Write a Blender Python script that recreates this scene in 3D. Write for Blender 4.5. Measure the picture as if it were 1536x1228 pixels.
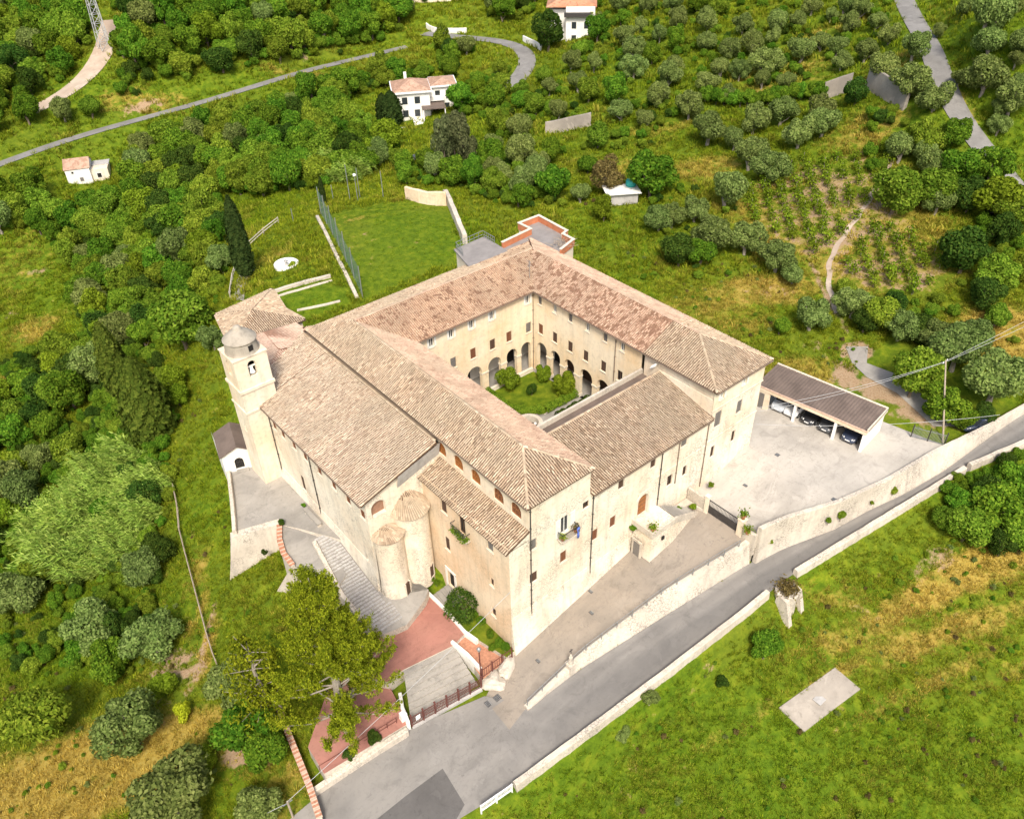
import bpy, bmesh, math, random
import numpy as np
from mathutils import Vector, Matrix

R = math.radians
random.seed(7)
RNG = np.random.default_rng(11)
for _o in list(bpy.data.objects):
    bpy.data.objects.remove(_o)
scene = bpy.context.scene
COL = scene.collection

# ------------------------------------------------------------------ camera
# world frame: x runs along the convent's street front, y into the building, z=0 is the car yard
CAM = np.array([-28.904, -36.817, 57.540])
cR = np.array([0.76686346, -0.64137743, -0.0235673])
cU = np.array([0.40413268, 0.4540238, 0.79406497])
cF = np.array([0.49859524, 0.61846372, -0.60737584])
FPX = 1240.0
cam = bpy.data.cameras.new('camera')
cam.sensor_width = 36.0
cam.sensor_fit = 'HORIZONTAL'
cam.lens = 36.0 * FPX / 1536.0
cam.clip_start = 0.5
cam.clip_end = 6000
camo = bpy.data.objects.new('camera', cam)
COL.objects.link(camo)
camo.matrix_world = Matrix(((cR[0], cU[0], -cF[0], CAM[0]), (cR[1], cU[1], -cF[1], CAM[1]),
                            (cR[2], cU[2], -cF[2], CAM[2]), (0, 0, 0, 1)))
scene.camera = camo

# ------------------------------------------------------------------ light
SUN_EL, SUN_DIR = R(50), (-0.60, -0.80)          # horizontal direction towards the sun
world = bpy.data.worlds.new('World')
scene.world = world
world.use_nodes = True
wn = world.node_tree.nodes
wl = world.node_tree.links
bg = wn['Background']
sky = wn.new('ShaderNodeTexSky')
sky.sky_type = 'NISHITA'
sky.sun_disc = False
sky.sun_elevation = SUN_EL
sky.sun_rotation = math.atan2(SUN_DIR[0], SUN_DIR[1])
sky.air_density = 1.0
sky.dust_density = 4.0
sky.ozone_density = 0.6
wl.new(sky.outputs[0], bg.inputs[0])
bg.inputs[1].default_value = 0.12
sun = bpy.data.lights.new('sun', 'SUN')
sun.energy = 2.3
sun.angle = R(13)
sun.color = (1.0, 0.95, 0.86)
suno = bpy.data.objects.new('sun', sun)
COL.objects.link(suno)
_d = Vector((SUN_DIR[0], SUN_DIR[1], 0)).normalized() * math.cos(SUN_EL) + Vector((0, 0, math.sin(SUN_EL)))
suno.rotation_euler = (-_d).to_track_quat('-Z', 'Y').to_euler()
suno.location = (0, -60, 120)
vs = scene.view_settings
vs.view_transform = 'Standard'
vs.look = 'None'
vs.gamma = 1
vs.use_curve_mapping = False
vs.exposure = 0.92
scene.render.engine = 'CYCLES'
scene.cycles.max_bounces = 5
scene.cycles.diffuse_bounces = 3
scene.cycles.glossy_bounces = 2
scene.cycles.transmission_bounces = 2
scene.cycles.transparent_max_bounces = 4

# ------------------------------------------------------------------ measuring helpers
def ray(px, py):
    d = cF * FPX + cR * (px - 768) - cU * (py - 614)
    return d / np.linalg.norm(d)

def at(px, py, z=0.0):
    d = ray(px, py)
    return CAM + d * ((z - CAM[2]) / d[2])

def atlin(px, py, a, b):
    """point of the photo on the sloping plane z = a + b*x"""
    d = ray(px, py)
    t = (a + b * CAM[0] - CAM[2]) / (d[2] - b * d[0])
    return CAM + d * t

def proj(P):
    v = np.atleast_2d(P) - CAM
    w = v @ cF
    return np.stack([768 + FPX * (v @ cR) / w, 614 - FPX * (v @ cU) / w, w], 1)

def sstep(a, b, x):
    t = np.clip((x - a) / (b - a), 0, 1)
    return t * t * (3 - 2 * t)

# ------------------------------------------------------------------ object helpers
def tag(o, label=None, cat=None, group=None, kind=None):
    if label: o['label'] = label
    if cat: o['category'] = cat
    if group: o['group'] = group
    if kind: o['kind'] = kind
    return o

def empty(name, loc, label=None, cat=None, group=None, rz=0.0):
    o = bpy.data.objects.new(name, None)
    o.empty_display_size = 0.3
    COL.objects.link(o)
    o.location = loc
    o.rotation_euler = (0, 0, rz)
    return tag(o, label, cat, group)

class MB:
    def __init__(s):
        s.v = []; s.f = []; s.m = []
    def quad(s, a, b, c, d, m=0):
        i = len(s.v); s.v += [tuple(a), tuple(b), tuple(c), tuple(d)]; s.f.append((i, i+1, i+2, i+3)); s.m.append(m)
    def poly(s, pts, m=0):
        i = len(s.v); s.v += [tuple(p) for p in pts]; s.f.append(tuple(range(i, i+len(pts)))); s.m.append(m)
    def box(s, x0, x1, y0, y1, z0, z1, m=0):
        i = len(s.v)
        s.v += [(x0,y0,z0),(x1,y0,z0),(x1,y1,z0),(x0,y1,z0),(x0,y0,z1),(x1,y0,z1),(x1,y1,z1),(x0,y1,z1)]
        for f in ((0,3,2,1),(4,5,6,7),(0,1,5,4),(1,2,6,5),(2,3,7,6),(3,0,4,7)):
            s.f.append(tuple(i+k for k in f)); s.m.append(m)
    def hexa(s, p, m=0):
        """8 points: bottom ring then top ring"""
        i = len(s.v); s.v += [tuple(q) for q in p]
        for f in ((0,3,2,1),(4,5,6,7),(0,1,5,4),(1,2,6,5),(2,3,7,6),(3,0,4,7)):
            s.f.append(tuple(i+k for k in f)); s.m.append(m)
    def bar(s, p, q, w, h=None, m=0, up=(0,0,1)):
        h = h or w
        p = np.array(p, float); q = np.array(q, float); d = q - p; d /= max(1e-9, np.linalg.norm(d))
        u = np.array(up, float)
        if abs(d @ u) > .95: u = np.array([1., 0, 0])
        a = np.cross(d, u); a /= np.linalg.norm(a); b = np.cross(a, d)
        a = a * w / 2; b = b * h / 2
        s.hexa([p-a-b, p+a-b, p+a+b, p-a+b, q-a-b, q+a-b, q+a+b, q-a+b], m)
    def tube(s, pts, rad, n=8, m=0, cap=True):
        pts = [np.array(p, float) for p in pts]
        rad = rad if hasattr(rad, '__len__') else [rad]*len(pts)
        base = len(s.v)
        for k, p in enumerate(pts):
            d = pts[min(k+1, len(pts)-1)] - pts[max(k-1, 0)]; d /= max(1e-9, np.linalg.norm(d))
            u = np.array([0,0,1.]) if abs(d[2]) < .9 else np.array([1.,0,0])
            a = np.cross(d, u); a /= np.linalg.norm(a); b = np.cross(a, d)
            for j in range(n):
                t = 2*math.pi*j/n
                s.v.append(tuple(p + rad[k]*(a*math.cos(t)+b*math.sin(t))))
        for k in range(len(pts)-1):
            for j in range(n):
                i0 = base+k*n+j; i1 = base+k*n+(j+1) % n
                s.f.append((i0, i1, i1+n, i0+n)); s.m.append(m)
        if cap:
            s.f.append(tuple(base+j for j in range(n))[::-1]); s.m.append(m)
            s.f.append(tuple(base+(len(pts)-1)*n+j for j in range(n))); s.m.append(m)
    def lathe(s, c, prof, n=20, m=0, a0=0.0, a1=2*math.pi):
        full = abs(a1-a0-2*math.pi) < 1e-6
        k = n if full else n+1
        base = len(s.v)
        for r, z in prof:
            for j in range(k):
                t = a0+(a1-a0)*j/n
                s.v.append((c[0]+r*math.cos(t), c[1]+r*math.sin(t), c[2]+z))
        for i in range(len(prof)-1):
            for j in range(n if full else n):
                j1 = (j+1) % k
                if not full and j == n: continue
                s.f.append((base+i*k+j, base+i*k+j1, base+(i+1)*k+j1, base+(i+1)*k+j)); s.m.append(m)
    def build(s, name, mats, parent=None, smooth=False, loc=None):
        me = bpy.data.meshes.new(name)
        me.from_pydata(s.v, [], s.f)
        mats = mats if isinstance(mats, (list, tuple)) else [mats]
        for x in mats: me.materials.append(x)
        if len(mats) > 1: me.polygons.foreach_set('material_index', s.m)
        if smooth: me.polygons.foreach_set('use_smooth', [True]*len(s.f))
        me.update()
        o = bpy.data.objects.new(name, me)
        COL.objects.link(o)
        if parent:
            o.parent = parent
            o.matrix_parent_inverse = Matrix.Translation(-Vector(parent.location)) if parent.type == 'EMPTY' and parent.rotation_euler[2] == 0 else Matrix()
        if loc is not None: o.location = loc
        return o

def mesh_np(name, V, F, mats, parent=None, smooth=False):
    """F: (n,k) array of equal-sized faces"""
    me = bpy.data.meshes.new(name)
    V = np.asarray(V, np.float32); F = np.asarray(F, np.int32)
    n, k = F.shape
    me.vertices.add(len(V)); me.vertices.foreach_set('co', V.ravel())
    me.loops.add(n*k); me.loops.foreach_set('vertex_index', F.ravel())
    me.polygons.add(n); me.polygons.foreach_set('loop_start', np.arange(n, dtype=np.int32)*k)
    mats = mats if isinstance(mats, (list, tuple)) else [mats]
    for x in mats: me.materials.append(x)
    me.update(calc_edges=True)
    if smooth: me.polygons.foreach_set('use_smooth', [True]*n)
    return me

def link(name, me, parent=None, loc=None):
    o = bpy.data.objects.new(name, me)
    COL.objects.link(o)
    if parent: 
        o.parent = parent
        if parent.type == 'EMPTY' and parent.rotation_euler[2] == 0:
            o.matrix_parent_inverse = Matrix.Translation(-Vector(parent.location))
    if loc is not None: o.location = loc
    return o

# ------------------------------------------------------------------ materials
def nodemat(name):
    m = bpy.data.materials.new(name); m.use_nodes = True
    nt = m.node_tree
    return m, nt, nt.nodes, nt.links, nt.nodes['Principled BSDF']

def N(nt, typ, **kw):
    n = nt.nodes.new(typ)
    for k, v in kw.items(): setattr(n, k, v)
    return n

def noise(nt, vec, scale, detail=4, rough=.6, dist=0.0):
    n = N(nt, 'ShaderNodeTexNoise'); n.inputs['Scale'].default_value = scale
    n.inputs['Detail'].default_value = detail; n.inputs['Roughness'].default_value = rough
    n.inputs['Distortion'].default_value = dist
    if vec is not None: nt.links.new(vec, n.inputs['Vector'])
    return n.outputs['Fac']

def ramp(nt, fac, stops, interp='LINEAR'):
    r = N(nt, 'ShaderNodeValToRGB'); r.color_ramp.interpolation = interp
    e = r.color_ramp.elements
    while len(e) < len(stops): e.new(.5)
    for k, (p, c) in enumerate(stops):
        e[k].position = p; e[k].color = (*c, 1) if len(c) == 3 else c
    nt.links.new(fac, r.inputs[0])
    return r.outputs[0]

def mix(nt, fac, a, b, blend='MIX'):
    m = N(nt, 'ShaderNodeMix', data_type='RGBA', blend_type=blend)
    def put(sock, v):
        if hasattr(v, 'links') or isinstance(v, bpy.types.NodeSocket): nt.links.new(v, sock)
        elif isinstance(v, (int, float)): sock.default_value = v
        else: sock.default_value = (*v, 1)
    put(m.inputs[0], fac); put(m.inputs[6], a); put(m.inputs[7], b)
    return m.outputs[2]

def math_(nt, op, a, b=None, c=None, clamp=False):
    m = N(nt, 'ShaderNodeMath', operation=op, use_clamp=clamp)
    for i, v in enumerate((a, b, c)):
        if v is None: continue
        if isinstance(v, bpy.types.NodeSocket): nt.links.new(v, m.inputs[i])
        else: m.inputs[i].default_value = v
    return m.outputs[0]

def maprange(nt, v, a, b, c=0.0, d=1.0):
    m = N(nt, 'ShaderNodeMapRange'); nt.links.new(v, m.inputs[0])
    for i, x in enumerate((a, b, c, d)): m.inputs[i+1].default_value = x
    return m.outputs[0]

def pos(nt, scale=None):
    g = N(nt, 'ShaderNodeNewGeometry')
    if scale is None: return g.outputs['Position']
    mp = N(nt, 'ShaderNodeMapping'); mp.inputs['Scale'].default_value = scale
    nt.links.new(g.outputs['Position'], mp.inputs['Vector'])
    return mp.outputs[0]

def bump(nt, bsdf, h, strength=.3, dist=.05):
    b = N(nt, 'ShaderNodeBump'); b.inputs['Strength'].default_value = strength; b.inputs['Distance'].default_value = dist
    nt.links.new(h, b.inputs['Height']); nt.links.new(b.outputs[0], bsdf.inputs['Normal'])

M = {}
def plain(name, col, rough=.8, var=.25, scale=1.5, metal=0.0, bumpk=0.0, spec=.3):
    m, nt, n, l, b = nodemat(name)
    p = pos(nt)
    f = noise(nt, p, scale, 5, .65)
    c = ramp(nt, f, [(.25, tuple(x*(1-var) for x in col)), (.5, col), (.75, tuple(min(1, x*(1+var)) for x in col))])
    l.new(c, b.inputs['Base Color'])
    b.inputs['Roughness'].default_value = rough; b.inputs['Metallic'].default_value = metal
    b.inputs['Specular IOR Level'].default_value = spec
    if bumpk: bump(nt, b, noise(nt, p, scale*6, 4), bumpk, .03)
    M[name] = m
    return m

def plaster(name, c_main, c_warm, c_dirt, rubble=0.0, dirt=.5):
    m, nt, n, l, b = nodemat(name)
    p = pos(nt)
    big = noise(nt, p, .22, 5, .6)
    streak = noise(nt, pos(nt, (1.6, 1.6, .16)), 1.0, 5, .65)
    fine = noise(nt, p, 2.2, 6, .7)
    col = mix(nt, maprange(nt, big, .40, .66), c_main, c_warm)
    d = math_(nt, 'MULTIPLY', maprange(nt, streak, .48, .78), dirt)
    col = mix(nt, d, col, c_dirt)
    col = mix(nt, maprange(nt, fine, .50, .80, 0, .45), col, tuple(x*.62 for x in c_dirt))
    col = mix(nt, maprange(nt, noise(nt, p, .9, 6, .75), .55, .70, 0, .35), col, tuple(min(1, x*1.12) for x in c_main))
    spk = noise(nt, p, 5.5, 5, .8)
    col = mix(nt, math_(nt, 'MULTIPLY', maprange(nt, spk, .60, .72, 0, .6), maprange(nt, big, .42, .6)), col, tuple(x*.5 for x in c_dirt))
    h = fine
    if rubble:
        v = N(nt, 'ShaderNodeTexVoronoi', feature='DISTANCE_TO_EDGE'); v.inputs['Scale'].default_value = 3.0
        mp = pos(nt, (1.0, 1.0, 1.7))
        dn = N(nt, 'ShaderNodeTexNoise'); dn.inputs['Scale'].default_value = 1.2
        l.new(mp, dn.inputs['Vector'])
        l.new(mix(nt, .12, mp, dn.outputs['Color'], 'ADD'), v.inputs['Vector'])
        e = maprange(nt, v.outputs['Distance'], .0, .09, .95, 0)
        mask = math_(nt, 'MULTIPLY', e, maprange(nt, noise(nt, p, .35, 4), .44, .60, 0, rubble))
        col = mix(nt, mask, col, tuple(x*.55 for x in c_dirt))
        h = math_(nt, 'SUBTRACT', fine, mask)
    l.new(col, b.inputs['Base Color']); b.inputs['Roughness'].default_value = .95
    b.inputs['Specular IOR Level'].default_value = .15
    bump(nt, b, h, .35, .06)
    M[name] = m
    return m

def tiles(name, cols, patch=None, patch_amt=0.0):
    """roof tile material: every tile its own tone, lichen and dark weathered patches"""
    m, nt, n, l, b = nodemat(name)
    g = N(nt, 'ShaderNodeNewGeometry')
    rnd = g.outputs['Random Per Island']
    p = g.outputs['Position']
    col = ramp(nt, rnd, [(i/(len(cols)-1), c) for i, c in enumerate(cols)])
    big = noise(nt, p, .5, 5, .65)
    col = mix(nt, maprange(nt, big, .42, .64, 0, .6), col, tuple(x*.62 for x in cols[len(cols)//2]))
    col = mix(nt, maprange(nt, noise(nt, p, .16, 5, .6), .45, .62, 0, .45), col, (.36,.30,.21))
    col = mix(nt, maprange(nt, noise(nt, p, 2.6, 4, .75), .60, .70, 0, .55), col, (.13,.095,.065))
    if patch:
        t = math_(nt, 'ADD', noise(nt, p, 1.25, 5, .72, .4), math_(nt, 'MULTIPLY', rnd, .16))
        col = mix(nt, maprange(nt, t, patch_amt, patch_amt+.03, 0, .85), col, patch)
    fine = noise(nt, p, 9, 4, .7)
    col = mix(nt, maprange(nt, fine, .5, .8, 0, .5), col, (.16, .115, .075))
    l.new(col, b.inputs['Base Color']); b.inputs['Roughness'].default_value = .9
    b.inputs['Specular IOR Level'].default_value = .2
    M[name] = m
    return m

plaster('plaster', (.76, .675, .53), (.70, .55, .38), (.42, .35, .26), rubble=.0, dirt=.5)
plaster('plaster_stone', (.77, .70, .57), (.70, .58, .43), (.38, .32, .25), rubble=.8, dirt=.55)
plaster('plaster_warm', (.74, .60, .43), (.68, .48, .30), (.42, .33, .23), rubble=.35, dirt=.5)
plaster('plaster_court', (.76, .65, .47), (.72, .53, .31), (.46, .38, .27), dirt=.5)
plaster('white_plaster', (.80, .78, .72), (.74, .70, .62), (.50, .47, .42), dirt=.3)
plaster('stone_pale', (.60, .53, .43), (.48, .42, .34), (.30, .27, .23), rubble=.9, dirt=.6)
plaster('concrete', (.46, .44, .41), (.38, .36, .33), (.24, .22, .20), dirt=.7)
plaster('dome_plaster', (.40, .355, .285), (.33, .29, .235), (.19, .165, .13), dirt=.8)
tiles('tile_old', [(.29,.205,.135), (.54,.405,.275), (.39,.275,.18), (.66,.525,.375), (.23,.155,.10), (.57,.435,.295)])
tiles('tile_pale', [(.40,.29,.20), (.64,.50,.36), (.52,.385,.27), (.72,.59,.44), (.34,.235,.16), (.66,.52,.375)])
tiles('tile_pink', [(.52,.35,.225), (.60,.425,.28), (.46,.295,.185), (.62,.455,.31), (.54,.365,.24)], (.15,.075,.045), .64)
tiles('tile_pink_dark', [(.50,.32,.22), (.60,.42,.30), (.30,.17,.11), (.62,.45,.32), (.26,.145,.09), (.54,.36,.25)], (.17,.09,.055), .60)
tiles('tile_rose', [(.52,.35,.25), (.58,.42,.30), (.46,.31,.22), (.60,.45,.33)], (.30,.19,.13), .70)
tiles('tile_salmon', [(.60,.42,.32), (.64,.46,.36), (.57,.40,.31), (.66,.49,.38)], (.42,.27,.20), .74)
plain('tile_bed', (.105, .062, .038), .95, .3, 3)
plain('tile_bed_pink', (.30, .17, .11), .95, .25, 3)
plain('gutter', (.20, .15, .11), .6, .2, 2)
plain('pipe_dark', (.06, .052, .045), .5, .2, 2)
plain('shutter_brown', (.085, .05, .034), .7, .3, 6)
plain('shutter_red', (.17, .07, .035), .7, .3, 6)
plain('shutter_grey', (.16, .145, .13), .7, .2, 6)
plain('wood_orange', (.30, .12, .035), .55, .3, 5)
plain('wood_door', (.24, .10, .04), .6, .35, 5)
plain('frame_white', (.70, .68, .62), .6, .12, 4)
plain('frame_stone', (.62, .55, .44), .9, .2, 3)
plain('dark_inside', (.02, .018, .016), .95, .2, 2)
plain('glass', (.03, .035, .04), .12, .2, 1, spec=.6)
plain('iron', (.05, .045, .042), .5, .3, 4)
plain('iron_red', (.13, .045, .035), .6, .3, 4)
plain('iron_grey', (.30, .31, .31), .5, .2, 4, metal=.5)
plain('white_paint', (.78, .77, .74), .5, .1, 3)
plain('brick', (.42, .20, .12), .9, .35, 4)
plain('brick_pale', (.55, .38, .28), .9, .3, 4)
plain('orange_parapet', (.46, .17, .08), .9, .22, 1.2)
plain('roof_grey', (.235, .215, .20), .9, .22, .8)
plain('roof_brown', (.14, .105, .085), .85, .3, .6)
plain('bronze', (.12, .10, .06), .45, .2, 3, metal=.7)
plain('wire', (.42, .42, .41), .5, .1, 3)
plain('pole_wood', (.33, .27, .20), .9, .25, 3)
plain('rubber', (.02, .02, .02), .8, .2, 4)
plain('teal', (.03, .30, .27), .5, .2, 3)
plain('blue_cloth', (.10, .16, .50), .8, .2, 4)
plain('terracotta', (.38, .16, .08), .85, .25, 5)
plain('bare_soil', (.33, .24, .15), .95, .3, 1)
# ------------------------------------------------------------------ terrain height
CTRL = [(0,1228,-11.5),(200,1228,-10),(400,1228,-9.4),(60,1080,-12),(200,1080,-10.5),(330,1000,-8.8),(400,960,-7.8),
 (345,885,-6.8),(440,920,-7.0),(0,900,-15),(150,900,-12),(250,860,-9.5),(280,760,-7.2),(305,640,-5),(325,590,-4),(100,750,-16),
 (0,650,-20),(150,600,-15),(0,430,-16),(80,400,-15),(200,480,-12),(290,480,-7),(330,400,-3),(130,270,-9),(0,250,-4),
 (250,250,-7),(250,180,-3),(0,100,3),(150,100,5),(150,10,13),(400,200,-4),(540,90,-1),(400,20,10),(440,290,-2),
 (535,440,3),(480,320,3),(610,300,3),(680,300,3),(690,380,3),(420,400,2.4),(400,470,2.4),(355,420,1.5),
 (620,190,-3),(720,180,0),(700,60,3),(840,40,6),(760,250,2),(850,200,4),(900,300,4),(800,340,3.2),(1000,30,12),
 (1000,150,8),(1000,350,3.2),(950,400,2.6),(1100,430,2.2),(1100,250,6),(1180,480,1.2),(1260,320,6),(1250,150,12),
 (1400,60,20),(1530,10,28),(1500,200,14),(1530,280,9),(1380,430,4),(1450,480,3),(1290,530,.5),(1400,600,-.15),
 (1500,560,.8),(1536,500,3),(1330,560,.1),(1480,800,-4.0),(1536,730,-2.6),(1300,850,-5.2),(1200,900,-6.2),(1230,1050,-8.6),(1100,1000,-7.9),
 (950,1080,-9.4),(800,1215,-9.8),(1000,1228,-11.5),(1300,1228,-12),(1536,1228,-11.5),(1536,950,-8),(640,950,-6.2),(560,1050,-7.4)]
cg = np.array([cF[0], cF[1]]) / math.hypot(cF[0], cF[1])       # camera heading on the ground
cr = np.array([cg[1], -cg[0]])
def st(s, t): return CAM[:2] + cr*s + cg*t
_pts = [np.array(at(*c)) for c in CTRL]
for s, t, z in ((-900,300,-10),(-900,1200,60),(0,1500,90),(900,1200,140),(900,250,70),(500,-150,-25),(-500,-150,-30),(0,-200,-30),
                (-300,200,-8),(-350,450,25),(0,500,25),(350,450,60),(300,120,25),(120,20,-16),(-90,20,-22),(-130,90,-22)):
    q = st(s, t); _pts.append(np.array([q[0], q[1], z]))
_pts = np.array(_pts)
_SC = 100.0
def _K(A, B):
    d2 = ((A[:, None, :]-B[None, :, :])**2).sum(-1)
    return .5*d2*np.log(d2+1e-9)
_A = _pts[:, :2]/_SC
_n = len(_A)
_L = np.zeros((_n+3, _n+3))
_L[:_n, :_n] = _K(_A, _A)+np.eye(_n)*.004
_L[:_n, _n] = 1; _L[:_n, _n+1:] = _A; _L[_n, :_n] = 1; _L[_n+1:, :_n] = _A.T
_W = np.linalg.solve(_L, np.concatenate([_pts[:, 2], [0, 0, 0]]))
def tps(X, Y):
    P = np.stack([X, Y], 1)/_SC
    out = np.empty(len(P))
    for i in range(0, len(P), 20000):
        q = P[i:i+20000]
        out[i:i+20000] = _K(q, _A)@_W[:_n]+_W[_n]+q@_W[_n+1:]
    return out

def seg_dist(X, Y, pl):
    """distance to polyline and interpolated third column"""
    pl = np.asarray(pl, float)
    best = np.full(len(X), 1e9); val = np.zeros(len(X))
    for a, b in zip(pl[:-1], pl[1:]):
        d = b[:2]-a[:2]; L2 = d@d
        t = np.clip(((X-a[0])*d[0]+(Y-a[1])*d[1])/L2, 0, 1)
        dd = np.hypot(X-a[0]-t*d[0], Y-a[1]-t*d[1])
        k = dd < best
        best[k] = dd[k]; val[k] = (a[2]+t*(b[2]-a[2]))[k]
    return best, val

def inside(X, Y, poly):
    r = np.zeros(len(X), bool)
    n = len(poly)
    for i in range(n):
        x0, y0 = poly[i][:2]; x1, y1 = poly[(i+1) % n][:2]
        c = ((y0 > Y) != (y1 > Y)) & (X < (x1-x0)*(Y-y0)/((y1-y0)+1e-12)+x0)
        r ^= c
    return r

def sdist(X, Y, poly):
    pl = [(*p[:2], 0) for p in poly]; pl.append(pl[0])
    d, _ = seg_dist(X, Y, pl)
    return np.where(inside(X, Y, poly), -d, d)

# ---- street and forecourt ramp: planes sloping along x
zroad = lambda x: -6.6+.105*x
zramp = lambda x: -6.3+.20*x
def rd(px, py): return atlin(px, py, -6.6, .105)
def rp(px, py): return atlin(px, py, -6.3, .20)
ROAD_IN = [rd(*p) for p in [(420,1240),(480,1190),(600,1100),(660,1072),(735,1040)]] + [rd(*p) for p in [(790,1064),(870,1004),(1000,922),(1110,853),(1185,811),(1260,785),(1358,740),(1420,704),(1483,657),(1521,630)]]
ROAD_IN = [np.array([-40, 3.5, 0])] + ROAD_IN + [np.array([75, -19.0, 0]), np.array([110, -28, 0])]
ROAD_OUT = [rd(*p) for p in [(690,1228),(770,1180),(880,1100),(1000,1010),(1120,917),(1180,868),(1300,795),(1420,722),(1536,668)]]
ROAD_OUT = [np.array([-40, -6.5, 0]), np.array([-22, -7.8, 0])] + ROAD_OUT + [np.array([72, -25.5, 0]), np.array([107, -34, 0])]
def resample(pl, n):
    pl = np.array(pl)[:, :2]
    d = np.r_[0, np.cumsum(np.hypot(*np.diff(pl, axis=0).T))]
    t = np.linspace(0, d[-1], n)
    return np.stack([np.interp(t, d, pl[:, 0]), np.interp(t, d, pl[:, 1])], 1)
_xs = np.r_[np.linspace(-40, -21, 8), np.linspace(-20, 60, 81), np.linspace(63, 107, 12)]
_ri = np.array(ROAD_IN); _ro = np.array(ROAD_OUT)
ROAD_C = [(x, .5*(np.interp(x, _ri[:, 0], _ri[:, 1])+np.interp(x, _ro[:, 0], _ro[:, 1])), zroad(x)) for x in _xs]
ROAD_HW = .5*np.array([np.interp(x, _ri[:, 0], _ri[:, 1])-np.interp(x, _ro[:, 0], _ro[:, 1]) for x in _xs])
def road_in_y(x): return np.interp(x, _ri[:, 0], _ri[:, 1])
def road_out_y(x): return np.interp(x, _ro[:, 0], _ro[:, 1])
RAMP_OUT = [rp(*p) for p in [(745,1085),(790,1061),(870,985),(1000,888),(1115,818)]]
RAMP = [(-4.6,-1.6),(-.1,.3),(24,.3),(24,-8.2)] + [tuple(p[:2]) for p in RAMP_OUT[::-1]]
YARD = [(23.6,.4),(33.6,.4),(33.6,4.3),(45.5,4.3)] + [tuple(at(*p, 0)[:2]) for p in [(1345,640),(1417,668),(1402,675),(1331,719),(1260,752),(1183,773),(1146,789)]] + [(23.6,-8.5)]
TERR = [tuple(at(*p, -2.2)[:2]) for p in [(340,708),(386,696),(398,697)]] + [(-5.9,33),(-5.9,18.5)] + [tuple(at(*p, -2.2)[:2]) for p in [(447,792),(418,786),(350,806)]]
zyard = lambda x: -1.6+1.6*sstep(24, 34, x)
HOUSE = [(.6,.6),(33,.6),(33,30),(37.2,30),(37.2,39),(24,39),(24,35.8),(5,35.8),(5,53),(-2,53),(-4.6,44),(-4.6,36),(-7.4,34.4),(-7.4,32),(-5.5,31),(-5.5,13),(.6,12)]
COURTZ = [tuple(at(*p, -6.2)[:2]) for p in [(575,925),(640,882),(692,878),(778,985),(722,1032),(612,1092),(486,1160),(460,1120),(515,1008)]]
FAR_ROADS = {}

def base_h(X, Y):
    T = tps(X, Y)
    for name, (pl, hw) in FAR_ROADS.items():
        d, z = seg_dist(X, Y, pl)
        w = 1-sstep(hw+.3, hw+4.5, d)
        T = T*(1-w)+(z-.12)*w
    d = sdist(X, Y, RAMP); w = 1-sstep(-.5, .2, d); T = T*(1-w)+(zramp(X)-.12)*w
    d = sdist(X, Y, COURTZ); w = 1-sstep(-.3, .5, d); T = T*(1-w)+np.minimum(T, -7.5)*w
    # street: follow its own slope between its kerbs, blend out towards the field and the bank
    yi, yo = road_in_y(X), road_out_y(X)
    dist = np.maximum(Y-yi, yo-Y)
    w = 1-sstep(.2, np.where(Y > yi, 3.5, 2.4), dist)
    w = np.where((X > -44) & (X < 112), w, 0)
    w = np.where((sdist(X, Y, RAMP) < -.3) | ((sdist(X, Y, YARD) < -.3)), 0, w)
    T = T*(1-w)+(zroad(X)-.12)*w
    d = sdist(X, Y, YARD); w = 1-sstep(-.8, .3, d); T = T*(1-w)+np.minimum(T, zyard(X)-1.0)*w
    d = sdist(X, Y, TERR); w = 1-sstep(-.8, .2, d); T = T*(1-w)+np.minimum(T, -3.4)*w
    d = sdist(X, Y, HOUSE); w = 1-sstep(-1.2, -.2, d); T = T*(1-w)+np.minimum(T, -.7)*w
    return T

def H(x, y):
    return float(base_h(np.array([x], float), np.array([y], float))[0])

def gr(px, py):
    """where the line of sight through a photo pixel meets the ground"""
    d = ray(px, py)
    t = np.concatenate([np.linspace(25, 130, 140), np.linspace(131, 420, 160), np.linspace(424, 1600, 120)])
    P = CAM+d*t[:, None]
    e = P[:, 2]-base_h(P[:, 0], P[:, 1])
    i = int(np.argmax(e < 0))
    if e[i] >= 0: return P[-1]
    a, b = t[max(i-1, 0)], t[i]
    k = e[max(i-1, 0)]/(e[max(i-1, 0)]-e[i]+1e-9)
    q = CAM+d*(a+(b-a)*k)
    q[2] = H(q[0], q[1])
    return q

def far_road(name, pix, hw):
    P = []
    for p in pix:
        q = at(p[0], p[1], p[2]) if len(p) > 2 else gr(*p)
        P.append(q)
    P = np.array(P)
    d = np.r_[0, np.cumsum(np.hypot(*np.diff(P[:, :2], axis=0).T))]
    n = max(8, int(d[-1]/3))
    t = np.linspace(0, d[-1], n)
    Q = np.stack([np.interp(t, d, P[:, k]) for k in range(3)], 1)
    for _ in range(14):
        Q[1:-1] = .25*Q[:-2]+.5*Q[1:-1]+.25*Q[2:]
    FAR_ROADS[name] = (Q, hw)
far_road('hill', [(1340,-40),(1358,5),(1372,35),(1398,70),(1412,105),(1412,140),(1424,180),(1450,205),(1475,220),(1500,245),(1518,265),(1536,290),(1560,330)], 1.9)
far_road('valley', [(-60,268),(0,247),(60,222),(130,200),(190,184),(250,168),(330,146),(430,114),(480,100),(545,86),(610,70)], 1.5)
far_road('track', [(168,30),(166,60),(150,105),(120,130),(85,158),(45,168)], 2.6)
far_road('drive', [(636,50),(680,56),(730,58),(765,60),(788,70),(800,88),(795,105),(778,120),(760,135)], 2.1)

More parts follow.
